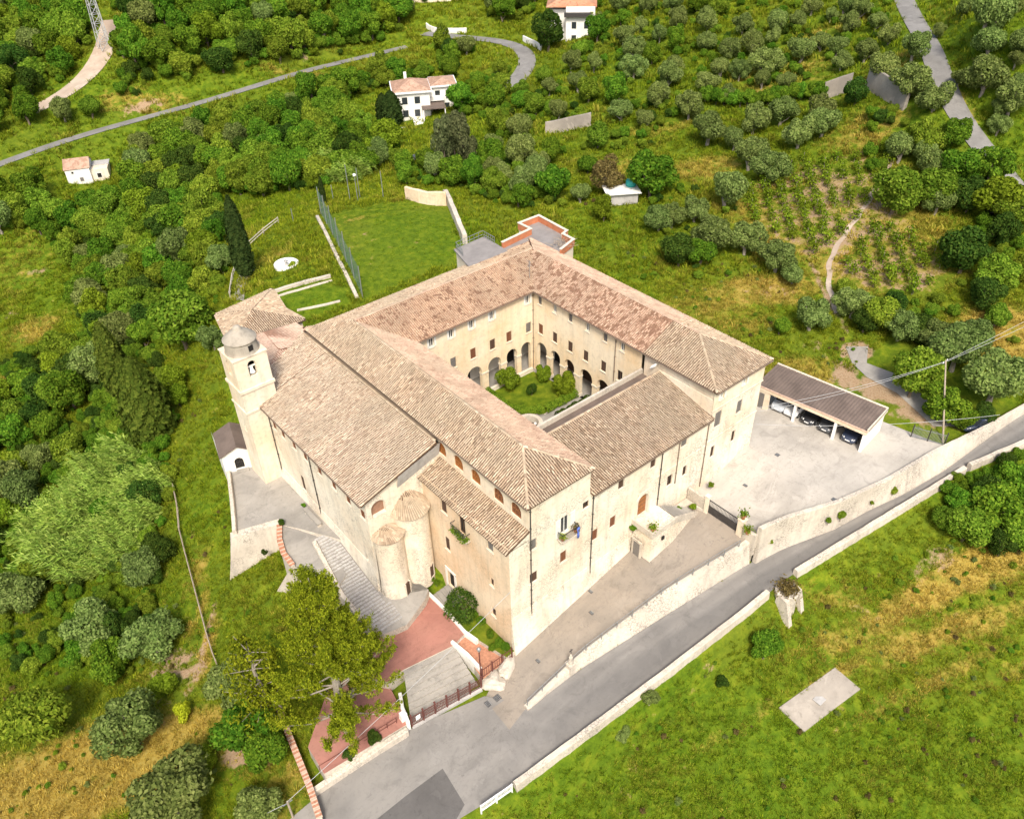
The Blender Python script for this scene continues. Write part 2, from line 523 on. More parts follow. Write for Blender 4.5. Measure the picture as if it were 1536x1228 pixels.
# ------------------------------------------------------------------ the ground sheet
def graded(parts):
    out = []
    for a, b, st_ in parts: out += list(np.arange(a, b, st_))
    return np.array(out)
_t = graded([(-300,-60,30),(-60,16,6),(16,110,.8),(110,180,1.5),(180,330,2.6),(330,700,14),(700,2601,100)])
_s = graded([(-1500,-300,100),(-300,-130,8),(-130,-64,1.8),(-64,64,.8),(64,130,1.8),(130,300,8),(300,1501,100)])
SS, TT = np.meshgrid(_s, _t)
GX = CAM[0]+cr[0]*SS.ravel()+cg[0]*TT.ravel()
GY = CAM[1]+cr[1]*SS.ravel()+cg[1]*TT.ravel()
GZ = base_h(GX, GY)
_w, _h = len(_s), len(_t)
_i = (np.arange(_h-1)[:, None]*_w+np.arange(_w-1)[None, :]).ravel()
GF = np.stack([_i, _i+1, _i+1+_w, _i+_w], 1)

# soil and sward: soft-edged patches, (photo x, photo y, radius x, radius y in metres, amount)
def blobs(X, Y, lst, ang=0.0):
    v = np.zeros(len(X))
    for b in lst:
        q = gr(b[0], b[1]); rx, ry, a = b[2], b[3], b[4]
        th = b[5] if len(b) > 5 else 0.0
        dx = (X-q[0])*cr[0]+(Y-q[1])*cr[1]; dy = (X-q[0])*cg[0]+(Y-q[1])*cg[1]
        c_, s_ = math.cos(th), math.sin(th)
        u = (dx*c_+dy*s_)/rx; w = (-dx*s_+dy*c_)/ry
        v = np.maximum(v, a*(1-sstep(.55, 1.15, np.hypot(u, w))))
    return v
DRY = [(100,1170,13,6,1,.3),(200,1150,8,4,.9),(250,1100,6,2.5,.9,.3),(20,1200,8,6,.8),(310,970,1.0,5,.9),(305,900,.9,4,.6),(300,850,1,4,.5),(380,1120,4,3,.6),
 (430,1200,3,4,.5),(1330,925,9,1.5,.72,.45),(1420,870,9,2.0,.85,.5),(1250,890,5,1.6,.5),(1490,850,6,2.0,.8,.4),(1420,945,10,1.1,.7,.42),(1300,985,9,.9,.6,.42),(1500,925,7,1.1,.6,.42),(1440,1000,9,.8,.55,.42),(1350,1040,8,.7,.45,.42),(1240,950,6,.9,.45,.42),(1520,1000,6,.8,.45,.42),(1120,1080,6,.8,.3,.42),
 (1250,320,17,16,.62),(1330,390,13,8,.68),(1190,300,12,8,.6),(1150,435,10,4,.7),(1060,460,8,3,.5),(1060,250,7,5,.6),(1300,190,8,6,.5),(1510,500,7,6,.9),(1200,560,6,4,.6),(1260,580,5,3,.4),
 (1120,480,6,3,.45),(40,400,7,8,.35),(60,490,5,5,.6),(40,560,5,5,.6),(75,330,3,6,.6,-.5),(230,150,12,5,.5),(190,150,8,4,.55),(450,110,10,3,.5),(420,380,3.5,4,.35),(520,330,5,3,.3),
(1180,110,12,8,.4),(1330,110,8,4,.5),(1240,50,10,4,.4),(990,190,10,3,.4),(930,250,6,4,.45),(1440,160,2.5,9,.6),(1500,270,5,4,.35),(450,40,14,6,.3)]
SOIL = [(260,1010,3.5,1.2,.8),(190,1090,4,2,.35),(370,1130,2.6,1.8,.9),(400,1110,2,1.6,.8),(265,985,2.5,1,.8),(310,960,.7,5.5,.8),(1250,370,1.0,15,.55,.35),(1250,310,12,15,.52),(1200,330,7,9,.45),(1345,400,10,6,.50),
 (1240,440,.6,10,.8,.05),(1285,525,2.6,2.0,1),(1270,565,2.0,3,.9),(1340,585,7,2.8,.9,-.35),(1400,625,5,2.0,.9,-.3),(1150,440,5,2,.35),(1230,520,3,2,.35),(60,405,2,1,.8),(20,470,1.2,3,.7),(35,540,1.5,4,.8,-.6),
 (230,150,3,1.5,.6),(205,165,3,1.5,.7),(180,140,2,1.5,.6),(1300,920,2,1.2,.4),(1400,845,4,1.5,.45,.6),(1060,1010,1.2,.8,.4),(850,1080,2,1,.3),(470,50,4,2,.4),(455,80,2,2,.5),(260,1040,4,1.5,.4)]
LUSH = [(1000,1150,20,8,.8),(1400,1150,16,7,.6),(900,1090,12,3,.6),(1500,740,10,6,.9),(640,350,11,10,.75),(460,445,7,4,.9),(560,400,6,8,.5),(430,370,5,6,.25),(300,720,4,10,.5),(1190,990,6,3,.5),(120,950,14,8,.8),(400,960,6,5,.3),(250,350,40,30,.6),(60,750,20,15,.8),(350,180,60,30,.5),(850,150,40,40,.45),(1250,100,40,30,.5),(1480,120,14,30,.7),(950,360,12,8,.4)]
dryv = blobs(GX, GY, DRY); soilv = blobs(GX, GY, SOIL); lushv = blobs(GX, GY, LUSH)
gm = mesh_np('ground', np.stack([GX, GY, GZ], 1), GF, [], smooth=True)
for nm, vv in (('dry', dryv), ('soil', soilv), ('lush', lushv)):
    a = gm.attributes.new(nm, 'FLOAT', 'POINT'); a.data.foreach_set('value', vv.astype(np.float32))

def ground_mat():
    m, nt, n, l, b = nodemat('ground_sward')
    p = pos(nt)
    def attr(nm):
        a = N(nt, 'ShaderNodeAttribute'); a.attribute_name = nm; return a.outputs['Fac']
    n1 = noise(nt, p, .12, 5, .6); n2 = noise(nt, p, .9, 5, .7); n3 = noise(nt, p, 4.5, 5, .75)
    n4 = noise(nt, p, .33, 5, .65)
    green = ramp(nt, n2, [(.3, (.040,.076,.005)), (.48, (.092,.142,.008)), (.62, (.160,.198,.012)), (.8, (.25,.24,.018))])
    green = mix(nt, maprange(nt, n1, .4, .65, 0, .5), green, (.145, .165, .018))
    lush = ramp(nt, n2, [(.3, (.038,.078,.005)), (.5, (.085,.145,.008)), (.75, (.155,.195,.012))])
    col = mix(nt, math_(nt, 'MULTIPLY', attr('lush'), .85), green, lush)
    dryc = ramp(nt, n3, [(.3, (.20,.13,.025)), (.5, (.33,.235,.045)), (.72, (.44,.34,.10))])
    wob = math_(nt, 'ADD', maprange(nt, n2, .3, .7, -.30, .30), maprange(nt, n4, .3, .7, -.38, .38))
    dm = math_(nt, 'ADD', math_(nt, 'ADD', attr('dry'), -.06), wob)
    col = mix(nt, maprange(nt, dm, .30, .80), col, dryc)
    soil = ramp(nt, n3, [(.3, (.19,.12,.065)), (.5, (.32,.22,.13)), (.75, (.44,.34,.23))])
    sm = math_(nt, 'ADD', attr('soil'), wob)
    col = mix(nt, maprange(nt, sm, .40, .70), col, soil)
    col = mix(nt, maprange(nt, n3, .52, .8, 0, .5), col, (.03, .045, .008))
    l.new(col, b.inputs['Base Color']); b.inputs['Roughness'].default_value = 1
    b.inputs['Specular IOR Level'].default_value = .05
    bump(nt, b, n3, .7, .12)
    return m
M['ground'] = ground_mat()
gm.materials.append(M['ground'])
ground = link('ground', gm); tag(ground, kind='structure')

def asphalt(name, c, warm=None, patch=None):
    m, nt, n, l, b = nodemat(name)
    p = pos(nt)
    a = noise(nt, p, .25, 5, .6); f = noise(nt, p, 3.0, 6, .75)
    col = ramp(nt, a, [(.3, tuple(x*.82 for x in c)), (.5, c), (.7, tuple(x*1.18 for x in c))])
    if warm: col = mix(nt, maprange(nt, noise(nt, p, .12, 4, .6), .42, .6, 0, .8), col, warm)
    st_ = noise(nt, pos(nt, (.12, .9, .5)), 1.2, 5, .7)
    col = mix(nt, maprange(nt, st_, .5, .75, 0, .35), col, tuple(x*.62 for x in c))
    col = mix(nt, maprange(nt, f, .52, .8, 0, .5), col, tuple(x*.6 for x in c))
    col = mix(nt, maprange(nt, noise(nt, p, .55, 5, .7, .8), .54, .66, 0, .38), col, tuple(x*.58 for x in c))
    col = mix(nt, maprange(nt, noise(nt, p, 1.3, 5, .75, .3), .60, .70, 0, .5), col, tuple(x*.5 for x in c))
    col = mix(nt, maprange(nt, noise(nt, p, .38, 3, .5, 1.2), .60, .63, 0, .28), col, tuple(min(1, x*1.35) for x in c))
    cr_ = math_(nt, 'ABSOLUTE', math_(nt, 'SUBTRACT', noise(nt, p, .45, 6, .6, .8), .5))
    gate = maprange(nt, noise(nt, p, .09, 3), .42, .55, 0, .6)
    col = mix(nt, math_(nt, 'MULTIPLY', maprange(nt, cr_, 0, .006, 1, 0), gate), col, tuple(x*.45 for x in c))
    l.new(col, b.inputs['Base Color']); b.inputs['Roughness'].default_value = .9
    b.inputs['Specular IOR Level'].default_value = .2
    bump(nt, b, f, .25, .02)
    M[name] = m
    return m
asphalt('asphalt', (.225, .21, .19), (.26, .24, .212))
asphalt('asphalt_ramp', (.255, .22, .18), (.30, .25, .195))
asphalt('asphalt_patch', (.12, .112, .104))
asphalt('asphalt_far', (.21, .20, .185))
asphalt('yard_conc', (.40, .365, .315), (.45, .41, .35))
asphalt('terrace_paving', (.27, .25, .22), (.36, .33, .285))
asphalt('red_paving', (.33, .15, .115), (.36, .18, .135))
asphalt('dirt_track', (.44, .36, .28), (.36, .27, .20))
asphalt('slab_conc', (.33, .29, .24), (.21, .185, .155))

def strip(name, L, Rr, mat, kind='structure', off=0.0, z=None):
    """ribbon between two polylines (x,y) with heights from z(x,y)"""
    mb = MB()
    n = len(L)
    V = []
    for a, b in zip(L, Rr):
        for k in range(5):
            t = k/4; x = a[0]+(b[0]-a[0])*t; y = a[1]+(b[1]-a[1])*t
            V.append((x, y, z(x, y)+off))
    F = [(i*5+k, i*5+k+1, (i+1)*5+k+1, (i+1)*5+k) for i in range(n-1) for k in range(4)]
    o = link(name, mesh_np(name, V, F, mat, smooth=True))
    return tag(o, kind=kind)

_xr = np.linspace(-40, 107, 150)
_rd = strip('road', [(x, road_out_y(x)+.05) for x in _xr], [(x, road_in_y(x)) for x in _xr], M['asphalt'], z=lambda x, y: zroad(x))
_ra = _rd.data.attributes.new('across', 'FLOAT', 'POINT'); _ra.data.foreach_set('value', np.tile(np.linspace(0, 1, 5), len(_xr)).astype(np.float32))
def _road_bands():  # darkens the asphalt in lengthwise bands, the broadest over the outer half
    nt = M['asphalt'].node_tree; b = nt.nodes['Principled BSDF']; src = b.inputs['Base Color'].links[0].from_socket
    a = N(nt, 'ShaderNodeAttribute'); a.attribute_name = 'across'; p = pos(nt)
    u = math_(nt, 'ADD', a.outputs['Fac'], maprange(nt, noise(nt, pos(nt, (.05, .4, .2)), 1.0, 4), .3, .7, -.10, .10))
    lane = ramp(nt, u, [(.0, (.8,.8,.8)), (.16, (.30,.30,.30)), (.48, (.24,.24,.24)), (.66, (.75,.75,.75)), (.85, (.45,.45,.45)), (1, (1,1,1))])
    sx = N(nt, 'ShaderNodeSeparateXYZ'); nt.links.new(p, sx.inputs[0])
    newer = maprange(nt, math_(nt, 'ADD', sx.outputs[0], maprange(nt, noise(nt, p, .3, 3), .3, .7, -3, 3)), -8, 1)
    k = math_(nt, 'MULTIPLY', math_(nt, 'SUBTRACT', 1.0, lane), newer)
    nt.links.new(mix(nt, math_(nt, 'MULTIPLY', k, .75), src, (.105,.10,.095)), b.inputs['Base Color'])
_road_bands()
def far_strip(name, key, mat, hw=None):
    Q, w = FAR_ROADS[key]; w = hw or w
    T = np.gradient(Q[:, :2], axis=0); T /= np.linalg.norm(T, axis=1)[:, None]
    Nn = np.stack([-T[:, 1], T[:, 0]], 1)
    L = Q[:, :2]+Nn*w; Rr = Q[:, :2]-Nn*w
    V = []
    for a, b, q in zip(L, Rr, Q):
        V += [(*a, q[2]), (*(.5*(a+b)), q[2]+.03), (*b, q[2])]
    F = [(i*3+k, i*3+k+1, (i+1)*3+k+1, (i+1)*3+k) for i in range(len(Q)-1) for k in range(2)]
    return tag(link(name, mesh_np(name, V, F, mat, smooth=True)), kind='structure')
far_strip('hill_road', 'hill', M['asphalt_far'])
far_strip('valley_road', 'valley', M['asphalt_far'])
far_strip('dirt_track', 'track', M['dirt_track'])
far_strip('drive_road', 'drive', M['asphalt_far'])

def slab(name, poly, ztop, depth, mats, parent=None, kind='structure', off=0.0):
    """flat or sloping platform: polygon, height function or value, skirt down"""
    zf = ztop if callable(ztop) else (lambda x, y: ztop)
    bm = bmesh.new()
    P = [tuple(p[:2]) for p in poly]
    a = sum(P[i][0]*P[(i+1) % len(P)][1]-P[(i+1) % len(P)][0]*P[i][1] for i in range(len(P)))
    if a < 0: P = P[::-1]
    top = [bm.verts.new((x, y, 0)) for x, y in P]
    f = bm.faces.new(top)
    tri = bmesh.ops.triangulate(bm, faces=[f])
    if callable(ztop):
        bmesh.ops.subdivide_edges(bm, edges=bm.edges[:], cuts=5, use_grid_fill=True)
    for v in bm.verts: v.co.z = zf(v.co.x, v.co.y)+off
    be = [e for e in bm.edges if e.is_boundary]
    r = bmesh.ops.extrude_edge_only(bm, edges=be)
    for g in r['geom']:
        if isinstance(g, bmesh.types.BMVert): g.co.z -= depth
        if isinstance(g, bmesh.types.BMFace): g.material_index = min(1, len(mats)-1) if isinstance(mats, (list, tuple)) else 0
    bmesh.ops.recalc_face_normals(bm, faces=bm.faces[:])
    me = bpy.data.meshes.new(name); bm.to_mesh(me); bm.free()
    for x in (mats if isinstance(mats, (list, tuple)) else [mats]): me.materials.append(x)
    o = link(name, me, parent)
    if kind: tag(o, kind=kind)
    return o
slab('ramp', RAMP, lambda x, y: zramp(x), .6, [M['asphalt_ramp'], M['stone_pale']])
slab('yard', YARD, lambda x, y: zyard(x), 4.0, [M['yard_conc'], M['stone_pale']])
slab('terrace', TERR, -2.2, 3.5, [M['terrace_paving'], M['stone_pale']])
# ------------------------------------------------------------------ building kit
class Frame:
    """vertical wall frame: u along the wall, z up, outward normal to the right of u"""
    def __init__(s, p0, p1):
        s.p = np.array([p0[0], p0[1], 0.]); d = np.array([p1[0]-p0[0], p1[1]-p0[1], 0.])
        s.L = np.linalg.norm(d); s.u = d/s.L; s.n = np.array([s.u[1], -s.u[0], 0.])
    def P(s, u, z, o=0.0): 
        q = s.p+s.u*u+s.n*o; return (q[0], q[1], z)
    def box(s, mb, u0, u1, z0, z1, o0, o1, m=0):
        mb.hexa([s.P(u0,z0,o1), s.P(u1,z0,o1), s.P(u1,z0,o0), s.P(u0,z0,o0), s.P(u0,z1,o1), s.P(u1,z1,o1), s.P(u1,z1,o0), s.P(u0,z1,o0)], m)

def wall(parent, fr, z0, z1, holes, mat, depth=.3, name='wall', u0=0.0, u1=None, top=None):
    """sheet wall with real openings; holes = (uc, zc, w, h, kind); top(u) may lower the top edge"""
    u1 = fr.L if u1 is None else u1
    mb = MB()
    us = {u0, u1}; zs = {z0, z1}
    for uc, zc, w, h, k in holes:
        us |= {uc-w/2, uc+w/2}; zs |= {zc-h/2, zc+h/2}
    for x in np.arange(u0, u1, 4.0): us.add(float(x))
    us = sorted(u for u in us if u0-1e-6 <= u <= u1+1e-6); zs = sorted(z for z in zs if z0-1e-6 <= z <= z1+1e-6)
    for a, b in zip(us[:-1], us[1:]):
        if b-a < 1e-4: continue
        for c, d in zip(zs[:-1], zs[1:]):
            if d-c < 1e-4: continue
            um, zm = (a+b)/2, (c+d)/2
            if any(abs(um-uc) < w/2 and abs(zm-zc) < h/2 for uc, zc, w, h, k in holes): continue
            mb.quad(fr.P(a,c), fr.P(b,c), fr.P(b,d), fr.P(a,d))
    for uc, zc, w, h, k in holes:
        a, b, c, d = uc-w/2, uc+w/2, zc-h/2, zc+h/2
        if k == 'rect':
            ring = [(a,c),(b,c),(b,d),(a,d)]
        else:
            r = w/2; rz = min(r, h*.75); n = 10
            arc = [(uc+r*math.cos(t), d-rz+rz*math.sin(t)) for t in np.linspace(0, math.pi, n+1)]
            ring = [(a,c),(b,c)]+arc
            for i in range(n):
                e, f = arc[i], arc[i+1]
                mb.quad(fr.P(e[0],e[1]), fr.P(e[0],d), fr.P(f[0],d), fr.P(f[0],f[1]))
        for i in range(len(ring)):
            e, f = ring[i], ring[(i+1) % len(ring)]
            mb.quad(fr.P(e[0],e[1]), fr.P(f[0],f[1]), fr.P(f[0],f[1],-depth), fr.P(e[0],e[1],-depth))
    return mb.build(name, mat, parent)

def window(parent, fr, uc, zc, w, h, style, arch=False):
    """a window as a part: frame, with panes, shutters and sill as its sub-parts"""
    a, b, c, d = uc-w/2, uc+w/2, zc-h/2, zc+h/2
    frame_m = {'white': 'frame_white', 'brown': 'shutter_brown', 'red': 'shutter_red', 'grey': 'frame_white', 'open': 'frame_stone',
               'dark': 'shutter_brown', 'orange': 'wood_orange', 'orange_dark': 'wood_door', 'louvre': 'frame_white'}[style]
    mb = MB(); t = .07
    for x0, x1, y0, y1 in ((a, a+t, c, d), (b-t, b, c, d), (a+t, b-t, d-t, d), (a+t, b-t, c, c+t)):
        if arch and y0 > c+1e-3: continue
        fr.box(mb, x0, x1, y0, y1 if not arch else (d-w*.45 if x1-x0 < .1 else y1), -.22, -.14)
    if arch:
        n = 10; r = w/2; rz = min(r, h*.75)
        ts = np.linspace(0, math.pi, n+1)
        for i in range(n):
            p, q = ts[i], ts[i+1]
            o = [(uc+r*math.cos(k), d-rz+rz*math.sin(k)) for k in (p, q)]
            k_ = (r-.09)/r
            ii = [(uc+r*k_*math.cos(k), d-rz+rz*k_*math.sin(k)) for k in (p, q)]
            mb.hexa([fr.P(*o[0],-.22), fr.P(*o[1],-.22), fr.P(*ii[1],-.22), fr.P(*ii[0],-.22), fr.P(*o[0],-.14), fr.P(*o[1],-.14), fr.P(*ii[1],-.14), fr.P(*ii[0],-.14)])
        for k in (.33, .67): fr.box(mb, a+w*k-.03, a+w*k+.03, c, d-.16, -.2, -.13)
        fr.box(mb, a, b, c+h*.42-.03, c+h*.42+.03, -.2, -.13)
    else:
        fr.box(mb, uc-.035, uc+.035, c+t, d-t, -.2, -.13)
    win = mb.build('window', M[frame_m], parent)
    if style in ('orange', 'orange_dark'):
        pm = M['wood_orange'] if style == 'orange' else M['shutter_red']
    else:
        pm = M['glass'] if style in ('white', 'open', 'grey', 'louvre') else M['dark_inside']
    mb = MB(); fr.box(mb, a, b, c, d, -.30, -.23); mb.build('pane', pm, win)
    if style in ('brown', 'red', 'grey'):
        for x0, x1 in ((a+.03, uc-.015), (uc+.015, b-.03)):
            mb = MB(); fr.box(mb, x0, x1, c+.03, d-.03, -.125, -.085)
            nl = max(4, int(h/.16))
            for k in range(nl):
                z = c+.08+(h-.2)*k/nl
                fr.box(mb, x0+.05, x1-.05, z, z+.07, -.085, -.062)
            mb.build('shutter', M['shutter_' + style], win)
    if style == 'louvre':       # narrow white leaves folded back against the wall
        for x0, x1 in ((a-w*.42, a-.01), (b+.01, b+w*.42)):
            mb = MB(); fr.box(mb, x0, x1, c+.02, d-.02, .015, .05)
            for k in range(6):
                z = c+.1+(h-.25)*k/6
                fr.box(mb, x0+.04, x1-.04, z, z+.09, .05, .065)
            mb.build('shutter', M['frame_white'], win)
    if not arch:
        mb = MB(); fr.box(mb, a-.1, b+.1, c-.1, c-.005, -.12, .09); mb.build('sill', M['frame_stone'], win)
    return win

def tile_field(u0, u1, vrange, O, U, V, Nn, pitch=.24, tlen=.42, jit=1.0):
    """barrel tiles in rows running up the slope; returns verts and faces as arrays"""
    lens, out = [], []
    nseg = 4
    th = np.linspace(0, math.pi, nseg+1)
    for u in np.arange(u0+pitch/2, u1, pitch):
        r = vrange(u)
        if r is None: continue
        lo, hi = r
        n = int((hi-lo)/ (tlen*.86))
        if n < 1: continue
        for k in range(n+1):
            a = lo+k*tlen*.86; b = min(a+tlen, hi)
            if b-a < .08: continue
            out.append((u, a, b))
    if not out: return None
    A = np.array(out); n = len(A)
    ju = RNG.normal(0, .010, n)*jit; jr = RNG.normal(0, .016, n)*jit; jz = np.abs(RNG.normal(0, .010, n))*jit
    VV = np.empty((n, 2*(nseg+1), 3))
    for e, (rad, hh, lift) in enumerate(((.080, .085, .030), (.064, .070, .0))):
        v = A[:, 1] if e == 0 else A[:, 2]
        for j, t in enumerate(th):
            uu = A[:, 0]+ju+jr*(1 if e else -1)+rad*math.cos(t)
            h = .012+lift+jz+hh*math.sin(t)
            VV[:, e*(nseg+1)+j, :] = O+uu[:, None]*U+v[:, None]*V+h[:, None]*Nn
    base = np.arange(n)[:, None]*2*(nseg+1)
    F = np.concatenate([base+np.array([j, j+1, j+1+nseg+1, j+nseg+1]) for j in range(nseg)] + [base+np.array([0, 1, 3, 4])], 0)
    return VV.reshape(-1, 3), F

def roof_face(parent, poly, mat='tile_old', bed='tile_bed', thick=.16, pitch=.24, name='roof'):
    """planar roof slope; first edge of poly is the eave. The slab is the part, the tiles its sub-part"""
    P = [np.array(p, float) for p in poly]
    U = P[1]-P[0]; U /= np.linalg.norm(U)
    Nn = np.zeros(3)
    for i in range(len(P)): Nn += np.cross(P[i], P[(i+1) % len(P)])
    Nn /= np.linalg.norm(Nn)
    if Nn[2] < 0: Nn = -Nn
    V = np.cross(Nn, U)
    if V[2] < 0: V = -V
    O = P[0]
    uv = [((p-O)@U, (p-O)@V) for p in P]
    mb = MB()
    top = [tuple(p) for p in P]; bot = [(p[0], p[1], p[2]-thick) for p in top]
    mb.poly(top); mb.poly(bot[::-1])
    for i in range(len(P)):
        j = (i+1) % len(P); mb.quad(bot[i], bot[j], top[j], top[i])
    o = mb.build(name, M[bed], parent)
    def vr(u):
        xs = []
        for i in range(len(uv)):
            (a, b), (c, d) = uv[i], uv[(i+1) % len(uv)]
            if (a > u) != (c > u): xs.append(b+(d-b)*(u-a)/(c-a))
        if len(xs) < 2: return None
        return min(xs)-.06, max(xs)
    us = [q[0] for q in uv]
    r = tile_field(min(us), max(us), vr, O, U, V, Nn, pitch)
    if r:
        t = link('roof_tiles', mesh_np('roof_tiles', r[0], r[1], M[mat], smooth=False), o)
        t['kind'] = 'stuff'
    return o

def ridge_tiles(parent, p, q, mat='tile_old', rad=.13):
    p = np.array(p, float); q = np.array(q, float); d = q-p; L = np.linalg.norm(d); d /= L
    a = np.cross(d, [0, 0, 1.]); a /= np.linalg.norm(a); b = np.cross(a, d)
    n = int(L/.4); th = np.linspace(0, math.pi, 6)
    VV = []; F = []
    for k in range(n):
        i = len(VV)
        for s_, r in ((k*.4, rad*1.1), (min(L, k*.4+.45), rad*.92)):
            c = p+d*s_
            for t in th: VV.append(c+a*r*math.cos(t)+b*(r*.8*math.sin(t)+.03))
        for j in range(5): F.append((i+j, i+j+1, i+j+7, i+j+6))
    o = link('ridge_tiles', mesh_np('ridge_tiles', VV, F, M[mat]), parent)
    o['kind'] = 'stuff'
    return o

def gutter(parent, p, q, r=.09):
    mb = MB(); p = np.array(p, float); q = np.array(q, float); d = (q-p)/np.linalg.norm(q-p)
    a = np.cross(d, [0,0,1.]); n = 6; ts = np.linspace(math.pi, 2*math.pi, n+1)
    for s_ in (r, r*.8):
        for i in range(n):
            c0 = [c+a*s_*math.cos(ts[k])+np.array([0,0,s_*math.sin(ts[k])]) for c in (p, q) for k in (i, i+1)]
            mb.quad(c0[0], c0[1], c0[3], c0[2])
    return mb.build('gutter', M['gutter'], parent)

def downpipe(parent, fr, u, z0, z1, mat='pipe_dark', r=.055):
    mb = MB(); mb.tube([fr.P(u, z1, .09), fr.P(u, z0, .09)], r, 8)
    z = z1-.6
    while z > z0+.3:
        fr.box(mb, u-.075, u+.075, z, z+.05, .0, .16); z -= 1.9
    return mb.build('downpipe', M[mat], parent)

# ------------------------------------------------------------------ the convent
conv = empty('convent', (17, 15, 0), 'large cream plastered convent of tiled wings around a square arcaded cloister', 'convent')
ZE = 11.1
FA = Frame((0, 0), (33.3, 0))                       # street front, facing -y
front = []
def FW(x, z, w, h, style, arch=False): front.append((x, z, w, h, style, arch))
FW(2.62,6.1,.8,1.25,'grey'); FW(2.6,2.0,.95,1.25,'brown'); FW(6.3,6.05,1.0,2.1,'white'); FW(6.17,2.1,.75,1.35,'red')
FW(8.78,6.8,.75,.85,'dark'); FW(10.07,2.2,.75,1.35,'red'); FW(12.4,2.35,.75,1.35,'red'); FW(13.2,6.67,.75,1.3,'brown')
FW(17.43,6.75,.72,1.35,'brown'); FW(20.24,2.8,.75,1.4,'dark'); FW(21.76,7.0,.85,1.5,'grey'); FW(22.43,2.75,.62,1.3,'dark')
FW(26.71,7.0,1.0,1.9,'grey'); FW(30.07,6.85,.85,1.6,'grey'); FW(26.65,2.85,.62,1.5,'dark'); FW(29.92,3.1,.62,1.5,'dark')
low = [f for f in front]
hole = lambda L: [(x, z, w, h, 'arch' if a else 'rect') for x, z, w, h, s, a in L]
DOOR = (16.46, 1.95, 1.45, 2.7, 'arch')
# lower block under the lean-to corner and the near block, the low street wing, the tall end block
wall(conv, FA, -9.0, 7.35, hole([f for f in low if f[0] < 2.2]), M['plaster_stone'], u0=0, u1=2.2)
wall(conv, FA, -9.0, ZE, hole([f for f in low if 2.2 < f[0] < 9.2]), M['plaster_stone'], u0=2.2, u1=9.2)
wall(conv, FA, -7.0, 8.1, hole([f for f in low if 9.2 < f[0] < 25.5])+[DOOR], M['plaster_stone'], u0=9.2, u1=25.5)
top_w = [(26.71,10.15,.62,1.35,'louvre',False), (30.18,10.15,.62,1.35,'louvre',False)]
wall(conv, FA, -5.0, 8.55, hole([f for f in low if f[0] > 25.5]), M['plaster_stone'], u0=25.5, u1=33.3)
FT = Frame((0, -.06), (33.3, -.06))
wall(conv, FT, 8.4, ZE, hole(top_w), M['plaster'], u0=25.45, u1=33.36, depth=.36)
for x, z, w, h, s, a in low: window(conv, FA, x, z, w, h, s, a)
for x, z, w, h, s, a in top_w: window(conv, FT, x, z, w, h, s, a)
# arched oak door with stone surround and fanlight crest
mb = MB()
for k in range(6):
    FA.box(mb, 16.46-.70+k*.235, 16.46-.70+k*.235+.222, .6, 3.15 if 0 < k < 5 else 2.85, -.28, -.20)
dr = mb.build('door', M['wood_door'], conv)
mb = MB()
for k in range(4): FA.box(mb, 16.46-.6, 16.46+.6, .85+k*.55, .95+k*.55, -.20, -.165)
FA.box(mb, 16.44, 16.48, .6, 3.0, -.20, -.16); mb.build('door_rail', M['wood_orange'], dr)
mb = MB(); ts = np.linspace(0, math.pi, 13)
for i in range(12):
    o = [(16.46+r_*math.cos(t), 2.575+r_*math.sin(t)) for r_ in (.73, .98) for t in (ts[i], ts[i+1])]
    mb.hexa([FA.P(*o[0],.0), FA.P(*o[1],.0), FA.P(*o[3],.0), FA.P(*o[2],.0), FA.P(*o[0],.09), FA.P(*o[1],.09), FA.P(*o[3],.09), FA.P(*o[2],.09)])
FA.box(mb, 16.46-.98, 16.46-.73, .6, 2.57, 0, .09); FA.box(mb, 16.46+.73, 16.46+.98, .6, 2.57, 0, .09)
mb.poly([FA.P(16.46-.75, 3.75, .1), FA.P(16.46+.75, 3.75, .1), FA.P(16.46+.4, 4.15, .1), FA.P(16.46, 4.55, .1), FA.P(16.46-.4, 4.15, .1)])
FA.box(mb, 16.46-.8, 16.46+.8, 3.62, 3.75, 0, .14)
mb.build('door_surround', M['frame_stone'], dr)
# battered foot of the near block
mb = MB()
def batter(fr, u0, u1, zt, zb, out):
    mb.hexa([fr.P(u0, zb, out), fr.P(u1, zb, out), fr.P(u1, zb, 0), fr.P(u0, zb, 0), fr.P(u0, zt, .03), fr.P(u1, zt, .03), fr.P(u1, zt, 0), fr.P(u0, zt, 0)])
batter(FA, -.02, 15.0, -1.6, -9.0, .75)
mb.build('battered_base', M['plaster_stone'], conv)
# string courses of the end block
mb = MB()
FA.box(mb, 25.5, 33.38, 4.55, 4.72, 0, .07); FA.box(mb, 18.2, 25.5, 4.35, 4.48, 0, .05)
FA.box(mb, 25.42, 33.42, 8.45, 8.6, .0, .11)
mb.build('string_course', M['plaster_stone'], conv)
# small balcony with pots and a flag
mb = MB(); FA.box(mb, 5.35, 7.35, 4.72, 4.88, 0, .75); 
for u in (5.6, 7.1): mb.poly([FA.P(u-.08, 4.72, .02), FA.P(u-.08, 4.72, .6), FA.P(u-.08, 4.3, .02)]); mb.poly([FA.P(u+.08, 4.72, .02), FA.P(u+.08, 4.3, .02), FA.P(u+.08, 4.72, .6)])
bal = mb.build('balcony', M['stone_pale'], conv)
mb = MB()
for u in np.arange(5.4, 7.36, .13): mb.bar(FA.P(u, 4.88, .7), FA.P(u, 5.75, .7), .022)
for o_ in np.arange(.1, .7, .15):
    for u in (5.4, 7.32): mb.bar(FA.P(u, 4.88, o_), FA.P(u, 5.75, o_), .022)
mb.bar(FA.P(5.38, 5.76, .7), FA.P(7.34, 5.76, .7), .05)
for u in (5.4, 7.32): mb.bar(FA.P(u, 5.76, .0), FA.P(u, 5.76, .72), .05)
